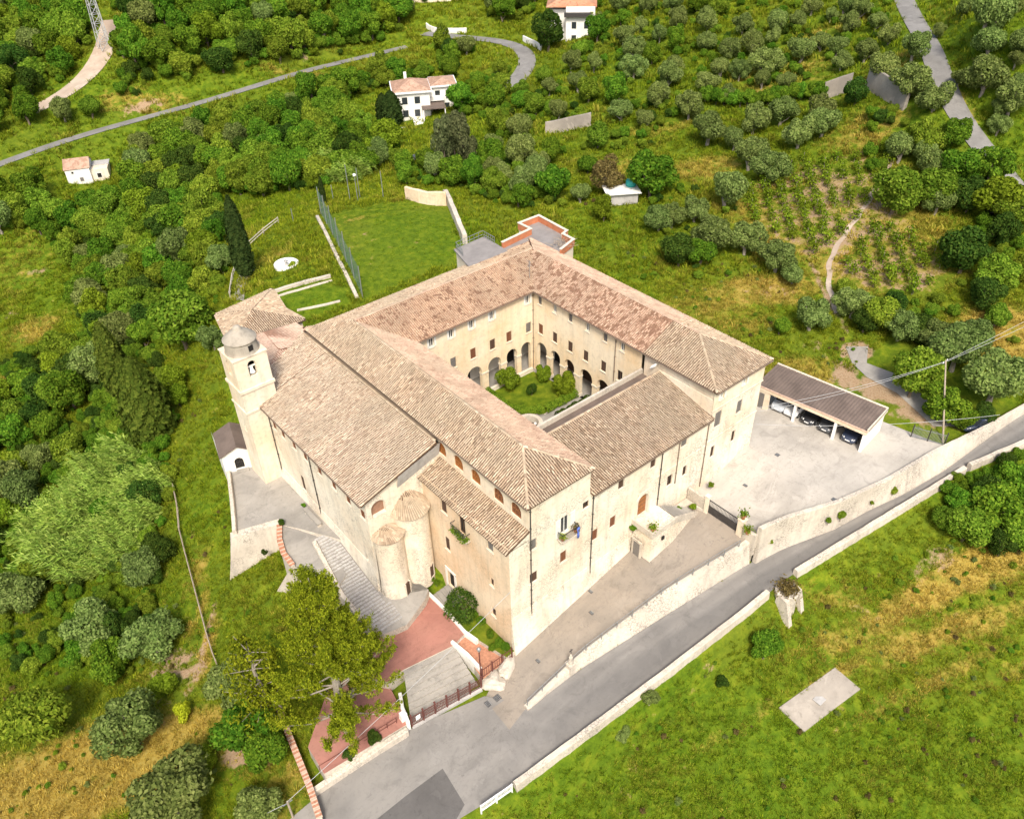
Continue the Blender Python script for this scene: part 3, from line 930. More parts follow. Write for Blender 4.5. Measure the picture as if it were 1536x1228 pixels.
mb.build('railing', M['iron'], bal)
for _u in (5.15, 6.86):
    mb = MB(); FA.box(mb, _u, _u+.57, 5.0, 7.1, .02, .07); mb.build('shutter', M['frame_white'], conv)
# roof pieces ------------------------------------------------------------
LX0, LX1, LXR = 1.78, 9.25, 5.05       # near wing (runs back along the church)
RX0, RX1, RXR = 25.3, 33.95, 29.6
BY0, BY1, BYR = 25.9, 36.8, 31.0
ZR = 13.05
ZB = 10.55
# near wing: outer slope, street hip, court slope
roof_face(conv, [(LX0,-.4,ZE-.08),(LX0,36.8,ZE-.08),(LXR,BYR,ZR),(LXR,4.0,ZR)])
roof_face(conv, [(LX1,-.4,ZE-.08),(LX0,-.4,ZE-.08),(LXR,4.0,ZR)])
roof_face(conv, [(LX1,BY0,ZE-.08),(LX1,-.4,ZE-.08),(LXR,4.0,ZR),(LXR,BYR,ZR)], 'tile_rose', 'tile_bed_pink')
# back wing
roof_face(conv, [(RX0,BY0,ZE-.08),(LX1,BY0,ZE-.08),(LXR,BYR,ZR),(RXR,BYR,ZR)], 'tile_pink', 'tile_bed_pink')
roof_face(conv, [(LX0,BY1,ZB),(24.4,BY1,ZB),(24.4,BYR,ZR),(LXR,BYR,ZR)])
roof_face(conv, [(24.4,BY1,ZB),(RX1,BY1,ZB),(RXR,BYR,ZR),(24.4,BYR,ZR)], 'tile_pink', 'tile_bed_pink')
# right wing: patched court slope, older tiles by the street, outer slope, street hip
f = 9.0
roof_face(conv, [(RX0,f,ZE-.08),(RX0,BY0,ZE-.08),(RXR,BYR,ZR),(RXR,f,ZR)], 'tile_pink_dark', 'tile_bed_pink')
roof_face(conv, [(RX0,-.42,ZE-.08),(RX0,f,ZE-.08),(RXR,f,ZR),(RXR,5.6,ZR)])
roof_face(conv, [(RX0,-.42,ZE-.08),(RX1,-.42,ZE-.08),(RXR,5.6,ZR)])
roof_face(conv, [(RX1,BY1,ZE-.08),(RX1,9.5,ZE-.08),(RXR,9.5,ZR),(RXR,BYR,ZR)], 'tile_rose', 'tile_bed_pink')
roof_face(conv, [(RX1,9.5,ZE-.08),(RX1,-.42,ZE-.08),(RXR,5.6,ZR),(RXR,9.5,ZR)])
# low street wing, single pitch
roof_face(conv, [(LX1,-.42,7.95),(25.5,-.42,7.95),(25.5,6.85,9.75),(LX1,6.85,9.75)])
mb = MB(); mb.box(9.25, 25.45, 6.86, 7.0, 5, 9.74); mb.box(25.42, 25.5, 0, 6.85, 7.5, 9.9); mb.build('wall', M['plaster'], conv)
for p, q, m_ in (((LXR,4.0,ZR),(LXR,BYR,ZR),'tile_old'), ((LXR,BYR,ZR),(RXR,BYR,ZR),'tile_rose'), ((RXR,5.6,ZR),(RXR,BYR,ZR),'tile_rose'),
                 ((LX0,-.4,ZE-.08),(LXR,4.0,ZR),'tile_old'), ((LX1,-.4,ZE-.08),(LXR,4.0,ZR),'tile_old'), ((RX0,-.42,ZE-.08),(RXR,5.6,ZR),'tile_old'),
                 ((RX1,-.42,ZE-.08),(RXR,5.6,ZR),'tile_old'), ((LX1,6.8,9.78),(25.5,6.8,9.78),'tile_old')):
    ridge_tiles(conv, p, q, m_)
for p, q in (((LX0-.06,-.4,ZE-.16),(LX0-.06,13,ZE-.16)), ((RX0-.08,.0,ZE-.16),(RX0-.08,BY0,ZE-.16)), ((LX1,BY0-.08,ZE-.16),(RX0,BY0-.08,ZE-.16)),
             ((9.3,-.48,7.86),(25.4,-.48,7.86)), ((RX0,-.5,ZE-.16),(RX1,-.5,ZE-.16))):
    gutter(conv, p, q)
# eave cornices
mb = MB()
mb.box(1.95, 9.05, -.2, 0.02, ZE-.42, ZE-.22); mb.box(1.95, 2.21, -.2, 12.6, ZE-.42, ZE-.22)
mb.box(25.45, 33.5, -.28, -.02, ZE-.42, ZE-.2); mb.box(9.3, 25.4, -.2, 0.02, 7.62, 7.8)
mb.build('cornice', M['frame_stone'], conv)
for u, z0, z1, m_ in ((2.3,-6.4,10.75,'pipe_dark'), (9.6,-4.6,7.7,'pipe_dark'), (18.6,.4,7.7,'pipe_dark'), (25.25,-1.0,7.7,'gutter'), (21.0,2.0,7.7,'gutter')):
    downpipe(conv, FA, u, z0, z1, m_)
# left-hand walls: lean-to wall (x=0) and the arched attic windows over it (x=2.2)
FL = Frame((0, 12.6), (0, 0))
lw = [(12.6-9.26,5.6,.85,1.75,'brown'), (12.6-6.54,5.45,.9,2.7,'dark'), (12.6-9.25,.7,.72,1.7,'brown'), (12.6-2.55,5.9,.8,1.5,'grey'), (12.6-2.57,1.1,.5,1.0,'dark'), (12.6-2.56,-2.95,.6,1.1,'dark')]
LD = (12.6-9.2, -4.35, .95, 2.2, 'rect')
wall(conv, FL, -9, 7.3, [(a,b,c,d,'rect') for a,b,c,d,s in lw]+[LD], M['plaster_warm'])
for a,b,c,d,s in lw: window(conv, FL, a, b, c, d, s)
mb = MB(); FL.box(mb, LD[0]-.45, LD[0]+.45, -5.45, -3.27, -.28, -.2); d2 = mb.build('door', M['dark_inside'], conv)
mb = MB()
for u in (LD[0]-.85, LD[0]+.6): FL.box(mb, u, u+.25, -5.6, -3.0, 0, .06)
FL.box(mb, LD[0]-.85, LD[0]+.85, -3.2, -2.9, .0, .07); mb.build('door_surround', M['white_plaster'], d2)
# flowered balcony on the lean-to wall
b0 = 12.6-6.54
mb = MB(); FL.box(mb, b0-1.15, b0+1.15, 3.95, 4.08, 0, .55); bal = mb.build('balcony', M['stone_pale'], conv)
mb = MB()
for u in np.arange(b0-1.1, b0+1.12, .14): mb.bar(FL.P(u, 4.08, .5), FL.P(u, 4.95, .5), .022)
mb.bar(FL.P(b0-1.12, 4.96, .5), FL.P(b0+1.12, 4.96, .5), .05)
for u in (b0-1.1, b0+1.1): mb.bar(FL.P(u, 4.96, 0), FL.P(u, 4.96, .5), .05)
mb.build('railing', M['iron'], bal)
FU = Frame((2.2, 13.0), (2.2, 0))
aw = [(13-12.15,9.2,1.35,1.5,'orange'), (13-9.6,9.2,1.35,1.5,'orange'), (13-7.1,9.2,1.35,1.5,'orange'), (13-3.95,9.2,1.35,1.5,'orange_dark'), (13-1.65,9.2,1.35,1.5,'orange_dark')]
wall(conv, FU, 6.5, ZE, [(a,b,c,d,'arch') for a,b,c,d,s in aw], M['plaster'])
for a,b,c,d,s in aw: window(conv, FU, a, b, c, d, s, True)
roof_face(conv, [(-.38,-.1,6.98),(-.38,12.6,6.98),(2.2,12.6,8.05),(2.2,-.1,8.05)])
mb = MB(); mb.poly([(0,-.02,7.0),(2.2,-.02,7.0),(2.2,-.02,7.9),(0,-.02,7.0)][:3]); mb.poly([(0,0,6.9),(2.2,0,6.9),(2.2,0,7.86)]); mb.build('wall', M['plaster_stone'], conv)
# outer right and back walls, plain
FR_ = Frame((33.3, 0), (33.3, 36.3))
wall(conv, FR_, -4, ZE, [(u, z, .7, 1.3, 'rect') for u in (4, 9, 14, 19, 24) for z in (3, 7, 10.1)], M['plaster'])
for u in (4, 9, 14, 19, 24):
    for z in (3, 7, 10.1): window(conv, FR_, u, z, .7, 1.3, 'brown')
FB = Frame((33.3, 36.3), (2.2, 36.3)); wall(conv, FB, -4, 10.7, [], M['plaster'])
FX = Frame((2.2, 36.3), (2.2, 12.9)); wall(conv, FX, 2, ZE-.1, [], M['plaster'])
FI = Frame((9.0, -.02), (9.0, 8)); wall(conv, FI, 7.5, ZE, [], M['plaster'])
FI2 = Frame((25.62, 9.0), (25.62, -.02)); wall(conv, FI2, 7.5, ZE, [], M['plaster'])

# cloister ------------------------------------------------------------------
CX0, CX1, CY0, CY1 = 8.9, 25.7, 9.4, 26.3
FCb = Frame((CX0, CY1), (CX1, CY1)); FCr = Frame((CX1, CY1), (CX1, CY0)); FCl = Frame((CX0, CY0), (CX0, CY1)); FCf = Frame((CX1, CY0), (CX0, CY0))
ub = [x-CX0 for x in (11.25,13.86,16.64,19.49,24.75)]
mbk = [x-CX0 for x in (11.1,13.86,16.63,19.42,21.87,24.85)]
ab = [(x-CX0, 2.15, w, 4.3, 'arch') for x, w in ((10.9,1.9),(13.75,1.9),(16.65,2.1),(19.6,1.9),(22.2,1.55),(24.4,1.5))]
bh = [(u, 10.12, .62, 1.45, 'rect') for u in ub]+[(u, 6.2, .78, 1.35, 'rect') for u in mbk]
wall(conv, FCb, -.2, ZE, bh+ab, M['plaster_court'], depth=.45)
for u in ub: window(conv, FCb, u, 10.12, .62, 1.45, 'louvre')
for i, u in enumerate(mbk): window(conv, FCb, u, 6.2, .78, 1.35, ('grey','grey','red','brown','red','grey')[i])
ur = [CY1-y for y in (25.25,22.73,20.15,17.45,14.73,12.21)]
mr = [CY1-y for y in (25.14,22.68,20.09,17.57,14.8,12.34)]
ar = [(CY1-y, 2.15, w, 4.3, 'arch') for y, w in ((24.9,1.65),(22.55,1.65),(20.15,1.6),(17.4,2.0),(14.7,1.85),(12.0,1.8))]
rh = [(u, 10.1, .6, 1.4, 'rect') for u in ur]+[(u, 6.17, .78, 1.35, 'rect') for u in mr]
wall(conv, FCr, -.2, ZE, rh+ar, M['plaster_court'], depth=.45)
for i, u in enumerate(ur): window(conv, FCr, u, 10.1, .6, 1.4, ('grey','white','grey','white','grey','white')[i])
for i, u in enumerate(mr): window(conv, FCr, u, 6.17, .78, 1.35, ('red','brown','brown','brown','brown','dark')[i])
al = [(u, 2.15, 1.8, 4.3, 'arch') for u in (1.6, 4.4, 7.2, 10.0, 12.8, 15.4)]
wall(conv, FCl, -.2, ZE, al+[(u, z, .7, 1.35, 'rect') for u in (1.6,4.4,7.2,10,12.8,15.4) for z in (6.2,10.1)], M['plaster_court'], depth=.45)
for u in (1.6,4.4,7.2,10,12.8,15.4):
    for z in (6.2, 10.1): window(conv, FCl, u, z, .7, 1.35, 'brown')
wall(conv, FCf, -.2, 8.2, [(u, 2.15, 1.9, 4.3, 'arch') for u in (1.7, 4.5, 7.3, 10.1, 12.9, 15.4)], M['plaster_court'], depth=.45)
# parapet and walkway over the street-side arcade
mb = MB(); mb.box(8.95, 25.68, 9.15, 9.4, 8.2, 8.75); mb.build('parapet', M['stone_pale'], conv)
mb = MB(); mb.box(8.95, 25.68, 7.0, 9.15, 7.9, 8.2); mb.build('walkway', M['roof_brown'], conv)
# gallery interiors: inner walls, vault ceilings, dado
mb = MB()
mb.quad((CX0-3.2,CY1+3.2,0),(CX1+3.2,CY1+3.2,0),(CX1+3.2,CY1+3.2,4.6),(CX0-3.2,CY1+3.2,4.6))
mb.quad((CX1+3.2,CY1+3.2,0),(CX1+3.2,CY0-3.2,0),(CX1+3.2,CY0-3.2,4.6),(CX1+3.2,CY1+3.2,4.6))
mb.quad((CX0-3.2,CY0-3.2,0),(CX0-3.2,CY1+3.2,0),(CX0-3.2,CY1+3.2,4.6),(CX0-3.2,CY0-3.2,4.6))
mb.build('gallery_wall', M['white_plaster'], conv)
mb = MB()
mb.box(CX0-3.2, CX1+3.2, CY1+.46, CY1+3.2, 4.6, 4.8); mb.box(CX1+.46, CX1+3.2, CY0-3, CY1+.46, 4.6, 4.8); mb.box(CX0-3.2, CX0-.46, CY0-3, CY1+.46, 4.6, 4.8)
mb.build('gallery_ceiling', M['plaster_court'], conv)
mb = MB(); mb.box(CX1+3.1, CX1+3.19, 10, 24, 0, 1.3)
mb.build('dado', M['shutter_brown'], conv)
for x in (17.6, 24.4):
    mb = MB(); mb.box(x-.6, x+.6, CY1+3.1, CY1+3.19, 0, 2.5); mb.build('door', M['dark_inside'], conv)
mb = MB(); mb.box(CX1+3.08, CX1+3.17, 24.2, 26.0, 0, 2.9); mb.build('door', M['dark_inside'], conv)
# low parapets between the pillars with bases
mb = MB()
for i in range(len(ab)-1):
    a = ab[i][0]+ab[i][2]/2; b = ab[i+1][0]-ab[i+1][2]/2
    FCb.box(mb, a-.06, b+.06, -.1, .45, -.5, .12); FCb.box(mb, a-.05, b+.05, 2.75, 2.95, -.49, .07)
for i in range(len(ar)-1):
    a = ar[i][0]+ar[i][2]/2; b = ar[i+1][0]-ar[i+1][2]/2
    FCr.box(mb, a-.06, b+.06, -.1, .45, -.5, .12); FCr.box(mb, a-.05, b+.05, 2.75, 2.95, -.49, .07)
mb.build('pillar_base', M['frame_stone'], conv)
mb = MB(); FCb.box(mb, 9.7, 16.2, -.1, .62, .18, .5); mb.build('bench', M['frame_stone'], conv)
slab('cloister_floor', [(CX0-3.3,CY0-3.3),(CX1+3.3,CY0-3.3),(CX1+3.3,CY1+3.3),(CX0-3.3,CY1+3.3)], 0.0, 1.0, [M['terrace_paving']])
downpipe(conv, FCb, 16.6, 0, 10.8, 'gutter', .05); downpipe(conv, FCr, 13.2, 5.2, 10.8, 'gutter', .05)
# satellite dish and aerial on the roofs
dish = MB(); dish.lathe((0,0,0), [(0.0,0.0),(.25,.03),(.48,.12),(.5,.14),(.46,.13),(.0,.03)], 16)
o = dish.build('satellite_dish', M['white_paint'], None, True, loc=(25.2, 7.3, 10.1)); o.rotation_euler = (R(-60), R(20), 0)
tag(o, 'round white satellite dish at the end of the roof walkway', 'satellite dish')
mb = MB(); mb.tube([(0,0,-.3),(0,0,2.0)], .03, 6)
for k in range(5): mb.bar((-.35+.05*k, 0, 1.3+.14*k), (.35-.05*k, 0, 1.3+.14*k), .025)
mb.bar((0,-.3,1.9),(0,.5,1.9),.025)
o = mb.build('aerial', M['iron_grey'], None, loc=(26.2, 27.6, 11.9)); tag(o, 'thin metal aerial on the inner roof corner above the cloister', 'aerial')
# ------------------------------------------------------------------ church, apses and bell tower
ch = empty('church', (-2.5, 22, -2), 'broad church nave with one great sloping tiled roof and two rounded apses', 'church')
FN = Frame((-6.0, 33.5), (-6.0, 12.6))                     # nave flank facing -x
NWY = (30.5, 28.6, 26.3, 24.0, 21.2, 18.5, 15.9, 13.4)
nh = [(33.5-y, 5.35, .85, 1.1, 'rect') for y in NWY]
nd = (33.5-26.2, .35, .8, 2.0, 'rect')
wall(ch, FN, -8, 7.6, nh+[nd, (33.5-14.1, -.9, .3, .8, 'rect')], M['plaster_stone'])
for a, b, c, d, k in nh: window(ch, FN, a, b, c, d, 'red')
window(ch, FN, nd[0], nd[1], nd[2], nd[3], 'brown'); window(ch, FN, 33.5-14.1, -.9, .3, .8, 'dark')
downpipe(ch, FN, 33.5-31.3, -1.6, 7.3); downpipe(ch, FN, 33.5-23.0, -2.0, 7.3)
mb = MB()
for a, b, z in ((33.4, 12.5, -4.0),): mb.hexa([(-6.55,a,z),(-6.55,b,z-4),(-6.0,b,z-4),(-6.0,a,z),(-6.03,a,-.6),(-6.03,b,-1.4),(-6.0,b,-1.4),(-6.0,a,-.6)])
mb.build('battered_base', M['plaster_stone'], ch)
# nave roof; the tower takes a bite out of its far corner
za = lambda x: 7.55+(x+6.6)*(10.25-7.55)/(1.9+6.6)
roof_face(ch, [(-6.6,12.15,7.55),(-6.6,31.9,7.55),(-4.4,31.9,za(-4.4)),(1.75,31.9,za(1.75)),(1.75,12.15,za(1.75))], 'tile_pale')
roof_face(ch, [(-4.4,31.9,za(-4.4)),(-4.4,35.2,za(-4.4)),(1.75,37.0,za(1.75)),(1.75,31.9,za(1.75))], 'tile_pale')
ridge_tiles(ch, (1.72,12.2,10.3), (1.72,37,10.3))
ridge_tiles(ch, (-6.6,12.2,7.6), (1.7,12.2,10.25), 'tile_old', .1)
mb = MB(); mb.box(1.84, 2.18, 12.6, 37, 9.6, 10.3); mb.build('valley_gutter', M['gutter'], ch)
gutter(ch, (-6.68,12.2,7.48), (-6.68,31.9,7.48))
# gable end above the apses, with its blind arch
FG = Frame((-6.0, 12.6), (2.2, 12.6))
ga = (1.25, 5.9, 1.5, 1.7, 'arch')
wall(ch, FG, -8, 6.75, [ga], M['plaster_stone'], depth=.5)
mb = MB(); mb.poly([FG.P(0,6.75), FG.P(8.2,6.75), FG.P(8.2,10.1), FG.P(0,7.55)]); FG.box(mb, .3, 2.1, 4.9, 6.8, -.6, -.45)
mb.build('gable', M['plaster_stone'], ch)
mb = MB(); FG.box(mb, .5, 2.0, 5.05, 6.7, -.46, -.40); mb.build('arch_infill', M['tile_bed_pink'], ch)
mb = MB(); mb.quad((-2.6,12.58,7.0),(2.15,12.58,8.4),(2.15,12.2,9.95),(-2.6,12.2,8.6)); mb.build('lead_flashing', M['concrete'], ch)
def apse(cx, cy, r, zb, zt, zc, flare, win, capw=1.0):
    mb = MB(); prof = [(r*flare, zb), (r*flare*.97, zb+1.1), (r*1.02, zb+2.6), (r, zt-.25), (r+.06, zt-.22), (r+.1, zt-.05), (r+.02, zt)]
    mb.lathe((cx, cy, 0), prof, 28, 0, math.pi, 2*math.pi)
    for s in (-1, 1):
        mb.quad((cx+s*r*flare, cy, zb), (cx+s*r*flare, cy+1.4, zb), (cx+s*r, cy+1.4, zt), (cx+s*r, cy, zt))
    o = mb.build('apse', M['plaster_stone'], ch, False)
    # conical tiled half roof
    VV, FF = [], []
    mb = MB(); n = 22; ts = np.linspace(math.pi*.93, 2.07*math.pi, n+1)
    for i in range(n):
        p = [(cx+(r+.18)*math.cos(t), cy+(r+.18)*math.sin(t), zt+.03) for t in (ts[i], ts[i+1])]
        mb.poly([p[0], p[1], (cx, cy+.9, zc)])
    rf = mb.build('roof', M['tile_bed'], o)
    apex = np.array([cx, cy+.9, zc])
    for i in range(int(n*1.2)):
        t = math.pi*.95+(1.1*math.pi)*i/(n*1.2)
        e = np.array([cx+(r+.22)*math.cos(t), cy+(r+.22)*math.sin(t), zt+.03]); d = apex-e; L = np.linalg.norm(d); d /= L
        U = np.cross(d, [0,0,1.]); U /= np.linalg.norm(U); Nn = np.cross(U, d)
        k = 0
        while k*.36 < L-.3:
            f0 = 1-k*.36/L
            if f0 < .5 and i % 2: break
            f1 = max(.12, 1-(k*.36+.42)/L); b = len(VV)
            for fr_, s_, lift in ((f0, k*.36, .03), (f1, k*.36+.42, 0)):
                for th in np.linspace(0, math.pi, 5):
                    VV.append(e+d*s_+U*.115*max(.45, fr_)*math.cos(th)+Nn*(.02+lift+.075*math.sin(th)))
            for j in range(4): FF.append((b+j, b+j+1, b+j+6, b+j+5))
            k += 1
    t_ = link('roof_tiles', mesh_np('roof_tiles', VV, FF, M['tile_old']), rf); t_['kind'] = 'stuff'
    for a_, zc_, w_, h_ in win:
        mb = MB(); t = a_
        rr = r+.02 if zc_ > zb+2.6 else r*flare*.985
        c = np.array([cx+rr*math.cos(t), cy+rr*math.sin(t), 0]); u = np.array([-math.sin(t), math.cos(t), 0]); nn = np.array([math.cos(t), math.sin(t), 0])
        f_ = Frame((c-u*w_)[:2], (c+u*w_)[:2])
        f_.box(mb, w_-w_/2, w_+w_/2, zc_-h_/2, zc_+h_/2, -.3, .015, 0); w1 = mb.build('window', M['shutter_brown'], o)
        mb = MB()
        f_.box(mb, w_/2-.1, w_/2, zc_-h_/2, zc_+h_/2+.1, -.3, .05); f_.box(mb, w_*1.5, w_*1.5+.1, zc_-h_/2, zc_+h_/2+.1, -.3, .05); f_.box(mb, w_/2-.1, w_*1.5+.1, zc_-h_/2-.1, zc_-h_/2, -.3, .07)
        mb.build('frame', M['frame_stone'], w1)
    return o
apse(-1.75, 12.45, 1.68, -5.4, 4.25, 6.75, 1.02, [(-1.15, -3.7, .6, 1.5)])
apse(-4.5, 12.2, 1.42, -5.4, 2.9, 3.6, 1.14, [(-1.25, -3.9, .55, 1.6)])
# niche between the apse and the lean-to wall
FNi = Frame((-.55, 10.95), (0.02, 10.55))
# bell tower ---------------------------------------------------------------
tw = empty('bell_tower', (-6.35, 33.1, -2), 'square plastered bell tower with round drum and grey domed cap', 'bell tower')
TX0, TX1, TY0, TY1 = -8.1, -4.6, 31.5, 34.7
F1 = Frame((TX0, TY0), (TX1, TY0)); F2 = Frame((TX0, TY1), (TX0, TY0)); F3 = Frame((TX1, TY0), (TX1, TY1)); F4 = Frame((TX1, TY1), (TX0, TY1))
for f_, hs in ((F1, [(1.75, 12.1, .85, 1.75, 'arch')]), (F2, [(1.6, 12.1, .8, 1.7, 'arch'), (1.6, 4.5, .5, 1.0, 'rect')]), (F3, [(1.6, 12.1, .8, 1.7, 'arch')]), (F4, [(1.75, 12.1, .8, 1.7, 'arch')])):
    wall(tw, f_, -6, 13.5, hs, M['plaster'], depth=.5)
mb = MB(); mb.box(TX0+.5, TX1-.5, TY0+.5, TY1-.5, 10.9, 11.05); mb.box(TX0+.52, TX1-.52, TY1-.62, TY1-.5, 11, 14); mb.box(TX1-.62, TX1-.52, TY0+.6, TY1-.6, 11, 14); mb.build('belfry_floor', M['dark_inside'], tw)
for z, e, h in ((9.7, .14, .32), (7.2, .10, .22), (13.45, .08, .12)):
    mb = MB(); mb.box(TX0-e, TX1+e, TY0-e, TY1+e, z, z+h); mb.build('cornice', M['plaster'], tw)
cx, cy = (TX0+TX1)/2, (TY0+TY1)/2
mb = MB(); mb.lathe((cx, cy, 0), [(1.72,13.5),(1.62,13.75),(1.52,14.7),(1.58,14.75),(1.66,14.85),(1.62,14.92)], 32); mb.build('drum', M['dome_plaster'], tw, False)
mb = MB(); mb.lathe((cx, cy, 0), [(1.64,14.92),(1.4,15.15),(1.0,15.5),(.62,15.75),(.44,15.85),(.40,16.05),(.28,16.2),(.1,16.3),(0.0,16.32)], 32); mb.build('dome', M['dome_plaster'], tw, True)
mb = MB(); t = -1.35; c_ = np.array([cx+1.5*math.cos(t), cy+1.5*math.sin(t)]); u_ = np.array([-math.sin(t), math.cos(t)])
f_ = Frame(c_-u_*.3, c_+u_*.3); f_.box(mb, .05, .55, 13.95, 14.55, -.1, .1); mb.build('drum_window', M['dark_inside'], tw)
for z in ((TX0+1.75, TY0+.32),):
    mb = MB(); mb.lathe((z[0], z[1], 0), [(.02,12.15),(.12,12.12),(.16,12.0),(.2,11.75),(.30,11.52),(.31,11.48),(.0,11.5)], 16); b_ = mb.build('bell', M['white_paint'], tw, True)
    mb = MB(); mb.box(z[0]-.5, z[0]+.5, z[1]-.06, z[1]+.06, 12.15, 12.3); mb.build('bell_yoke', M['frame_white'], b_)
# sacristy roofs behind the tower ------------------------------------------
sc = empty('sacristy', (0, 42, 0), 'low sacristy block behind the bell tower with pink and weathered hipped roofs', 'annex')
def corners(pix, z): return [tuple(at(px, py, z)) for px, py in pix]
a, b, c, d = corners([(338,520),(334,483),(437,462),(452,491)], 7.6)
ap = [(-5.2,35.2),(-4.4,44.2),(3.6,43.3),(3.8,36.9)]
def walls_poly(parent, P, z0, z1, mat):
    for i in range(len(P)):
        wall(parent, Frame(P[(i+1) % len(P)], P[i]), z0, z1, [], mat)
walls_poly(sc, [(-5.0,35.0),(-4.3,44.2),(3.5,43.2),(3.6,36.9),(-4.4,34.8)][:4], -5, 7.4, M['plaster'])
rd_ = (-.4,40.2,8.5)
roof_face(sc, [(-4.6,44.4,7.4),(-5.3,34.6,7.4),(-.9,38.0,8.6),(-.5,42.5,8.7)], 'tile_salmon', 'tile_bed_pink')
roof_face(sc, [(3.8,43.4,7.7),(-4.6,44.4,7.4),(-.5,42.5,8.7)], 'tile_salmon', 'tile_bed_pink')
roof_face(sc, [(3.9,36.7,7.9),(3.8,43.4,7.7),(-.5,42.5,8.7),(-.9,38.0,8.6)], 'tile_salmon', 'tile_bed_pink')
roof_face(sc, [(-5.3,34.6,7.4),(3.9,36.7,7.9),(-.9,38.0,8.6)], 'tile_salmon', 'tile_bed_pink')
NB = [(-3.6,44.5),(-1.6,53.0),(6.0,54.2),(4.9,48.8),(5.4,45.2)]
walls_poly(sc, NB, -5, 6.6, M['plaster'])
pk = (1.0,48.6,8.3)
E_ = [(x, y, 6.7) for x, y in [(-4.0,44.3),(-2.0,53.4),(6.4,54.6),(5.2,48.8),(5.8,44.9)]]
for i in range(5):
    roof_face(sc, [E_[(i+1) % 5], E_[i], pk], 'tile_old')
# chapel by the tower foot ---------------------------------------------------
cp = empty('chapel', (-8.8, 36, -2.2), 'tiny white chapel with brown gabled roof below the bell tower', 'chapel')
FC = Frame((-10.6, 35.95), (-7.4, 34.9))
cd = (1.6, -1.25, .95, 1.5, 'arch')
wall(cp, FC, -4, .15, [cd], M['white_plaster'], depth=.35)
mb = MB(); mb.poly([FC.P(0,.15), FC.P(3.25,.15), FC.P(1.75,1.0)]); mb.build('gable', M['white_plaster'], cp)
wall(cp, Frame((-9.6,41.0), (-10.6,35.95)), -8, .15, [], M['white_plaster'])
mb = MB(); FC.box(mb, 1.12, 2.08, -2.1, -.4, -.33, -.2); dd = mb.build('door', M['dark_inside'], cp)
mb = MB()
for k in range(6): mb.bar(FC.P(1.18+k*.165, -2.0, -.17), FC.P(1.18+k*.165, -.7, -.17), .03)
mb.bar(FC.P(1.13,-1.2,-.17), FC.P(2.07,-1.2,-.17), .04); mb.build('grille', M['iron'], dd)
mb = MB()
A, B, C_ = np.array(FC.P(-.25,.08,.25)), np.array(FC.P(3.4,.15,.25)), np.array(FC.P(1.75,1.1,.25)); bk = np.array([1.3,4.6,0])
for p, q in ((A, C_), (C_, B)):
    mb.hexa([p, q, q+bk, p+bk, p+[0,0,.12], q+[0,0,.12], q+bk+[0,0,.12], p+bk+[0,0,.12]])
mb.build('roof', M['roof_brown'], cp)
mb = MB(); FC.box(mb, 1.1, 2.4, -2.2, -2.05, 0, .5); mb.build('door_step', M['terrace_paving'], cp)

# terrace annex with flat roofs at the back corner ---------------------------
an = empty('terrace_annex', (31, 37, 3), 'flat-roofed back annex with orange parapet terrace and railed grey terrace', 'annex')
def flat_block(P, zt, zb, topm, wallm, name='wing'):
    o = slab(name, P, zt, zt-zb, [topm, wallm], an, None); return o
flat_block([(23.2,35.0),(28.9,34.6),(29.2,39.9),(24.6,39.6)], 11.45, -3, M['roof_grey'], M['plaster'])
mb = MB(); mb.poly([(23.0,34.9,11.47),(29.0,34.4,11.47),(29.4,40.1,11.47),(24.4,39.8,11.47)]); mb.poly([(23.0,34.9,11.3),(24.4,39.8,11.3),(29.4,40.1,11.3),(29.0,34.4,11.3)])
q_ = [(23.0,34.9),(29.0,34.4),(29.4,40.1),(24.4,39.8)]
for i in range(4):
    a, b = q_[i], q_[(i+1) % 4]; mb.quad((*a,11.3),(*b,11.3),(*b,11.47),(*a,11.47))
mb.build('roof_edge', M['roof_grey'], an)
for pl in ([(24.0,37.4),(24.6,39.6),(29.1,39.9),(29.0,37.5)],):
    mb = MB()
    for a, b in zip(pl[:-1], pl[1:]):
        n = 6
        for k in range(n+1):
            x, y = a[0]+(b[0]-a[0])*k/n, a[1]+(b[1]-a[1])*k/n
            mb.bar((x,y,11.45),(x,y,12.4),.04)
        for z in (11.9, 12.4): mb.bar((*a,z),(*b,z),.05)
    mb.build('railing', M['iron_grey'], an)
T2 = [(28.3,32.4),(29.6,36.6),(34.6,37.1),(34.6,39.4),(38.0,39.4),(37.6,33.6),(36.6,33.2),(36.5,31.2),(33.6,30.3)]
flat_block(T2, 11.05, -3, M['roof_grey'], M['plaster'])
mb = MB(); mc = MB()
for i in range(1, len(T2)-1):
    a, b = np.array(T2[i]), np.array(T2[i+1]); d = (b-a)/np.linalg.norm(b-a); n_ = np.array([d[1], -d[0]])*.11
    a0, b0 = a-d*.1, b+d*.1
    mb.hexa([(*(a0-n_),11.0),(*(b0-n_),11.0),(*(b0+n_),11.0),(*(a0+n_),11.0),(*(a0-n_),11.85),(*(b0-n_),11.85),(*(b0+n_),11.85),(*(a0+n_),11.85)])
    n2 = n_*1.5; a1, b1 = a-d*.16, b+d*.16; e = .003*i
    mc.hexa([(*(a1-n2),11.85+e),(*(b1-n2),11.85+e),(*(b1+n2),11.85+e),(*(a1+n2),11.85+e),(*(a1-n2),11.95+e),(*(b1-n2),11.95+e),(*(b1+n2),11.95+e),(*(a1+n2),11.95+e)])
pp = mb.build('parapet', M['orange_parapet'], an); mc.build('coping', M['frame_stone'], pp)
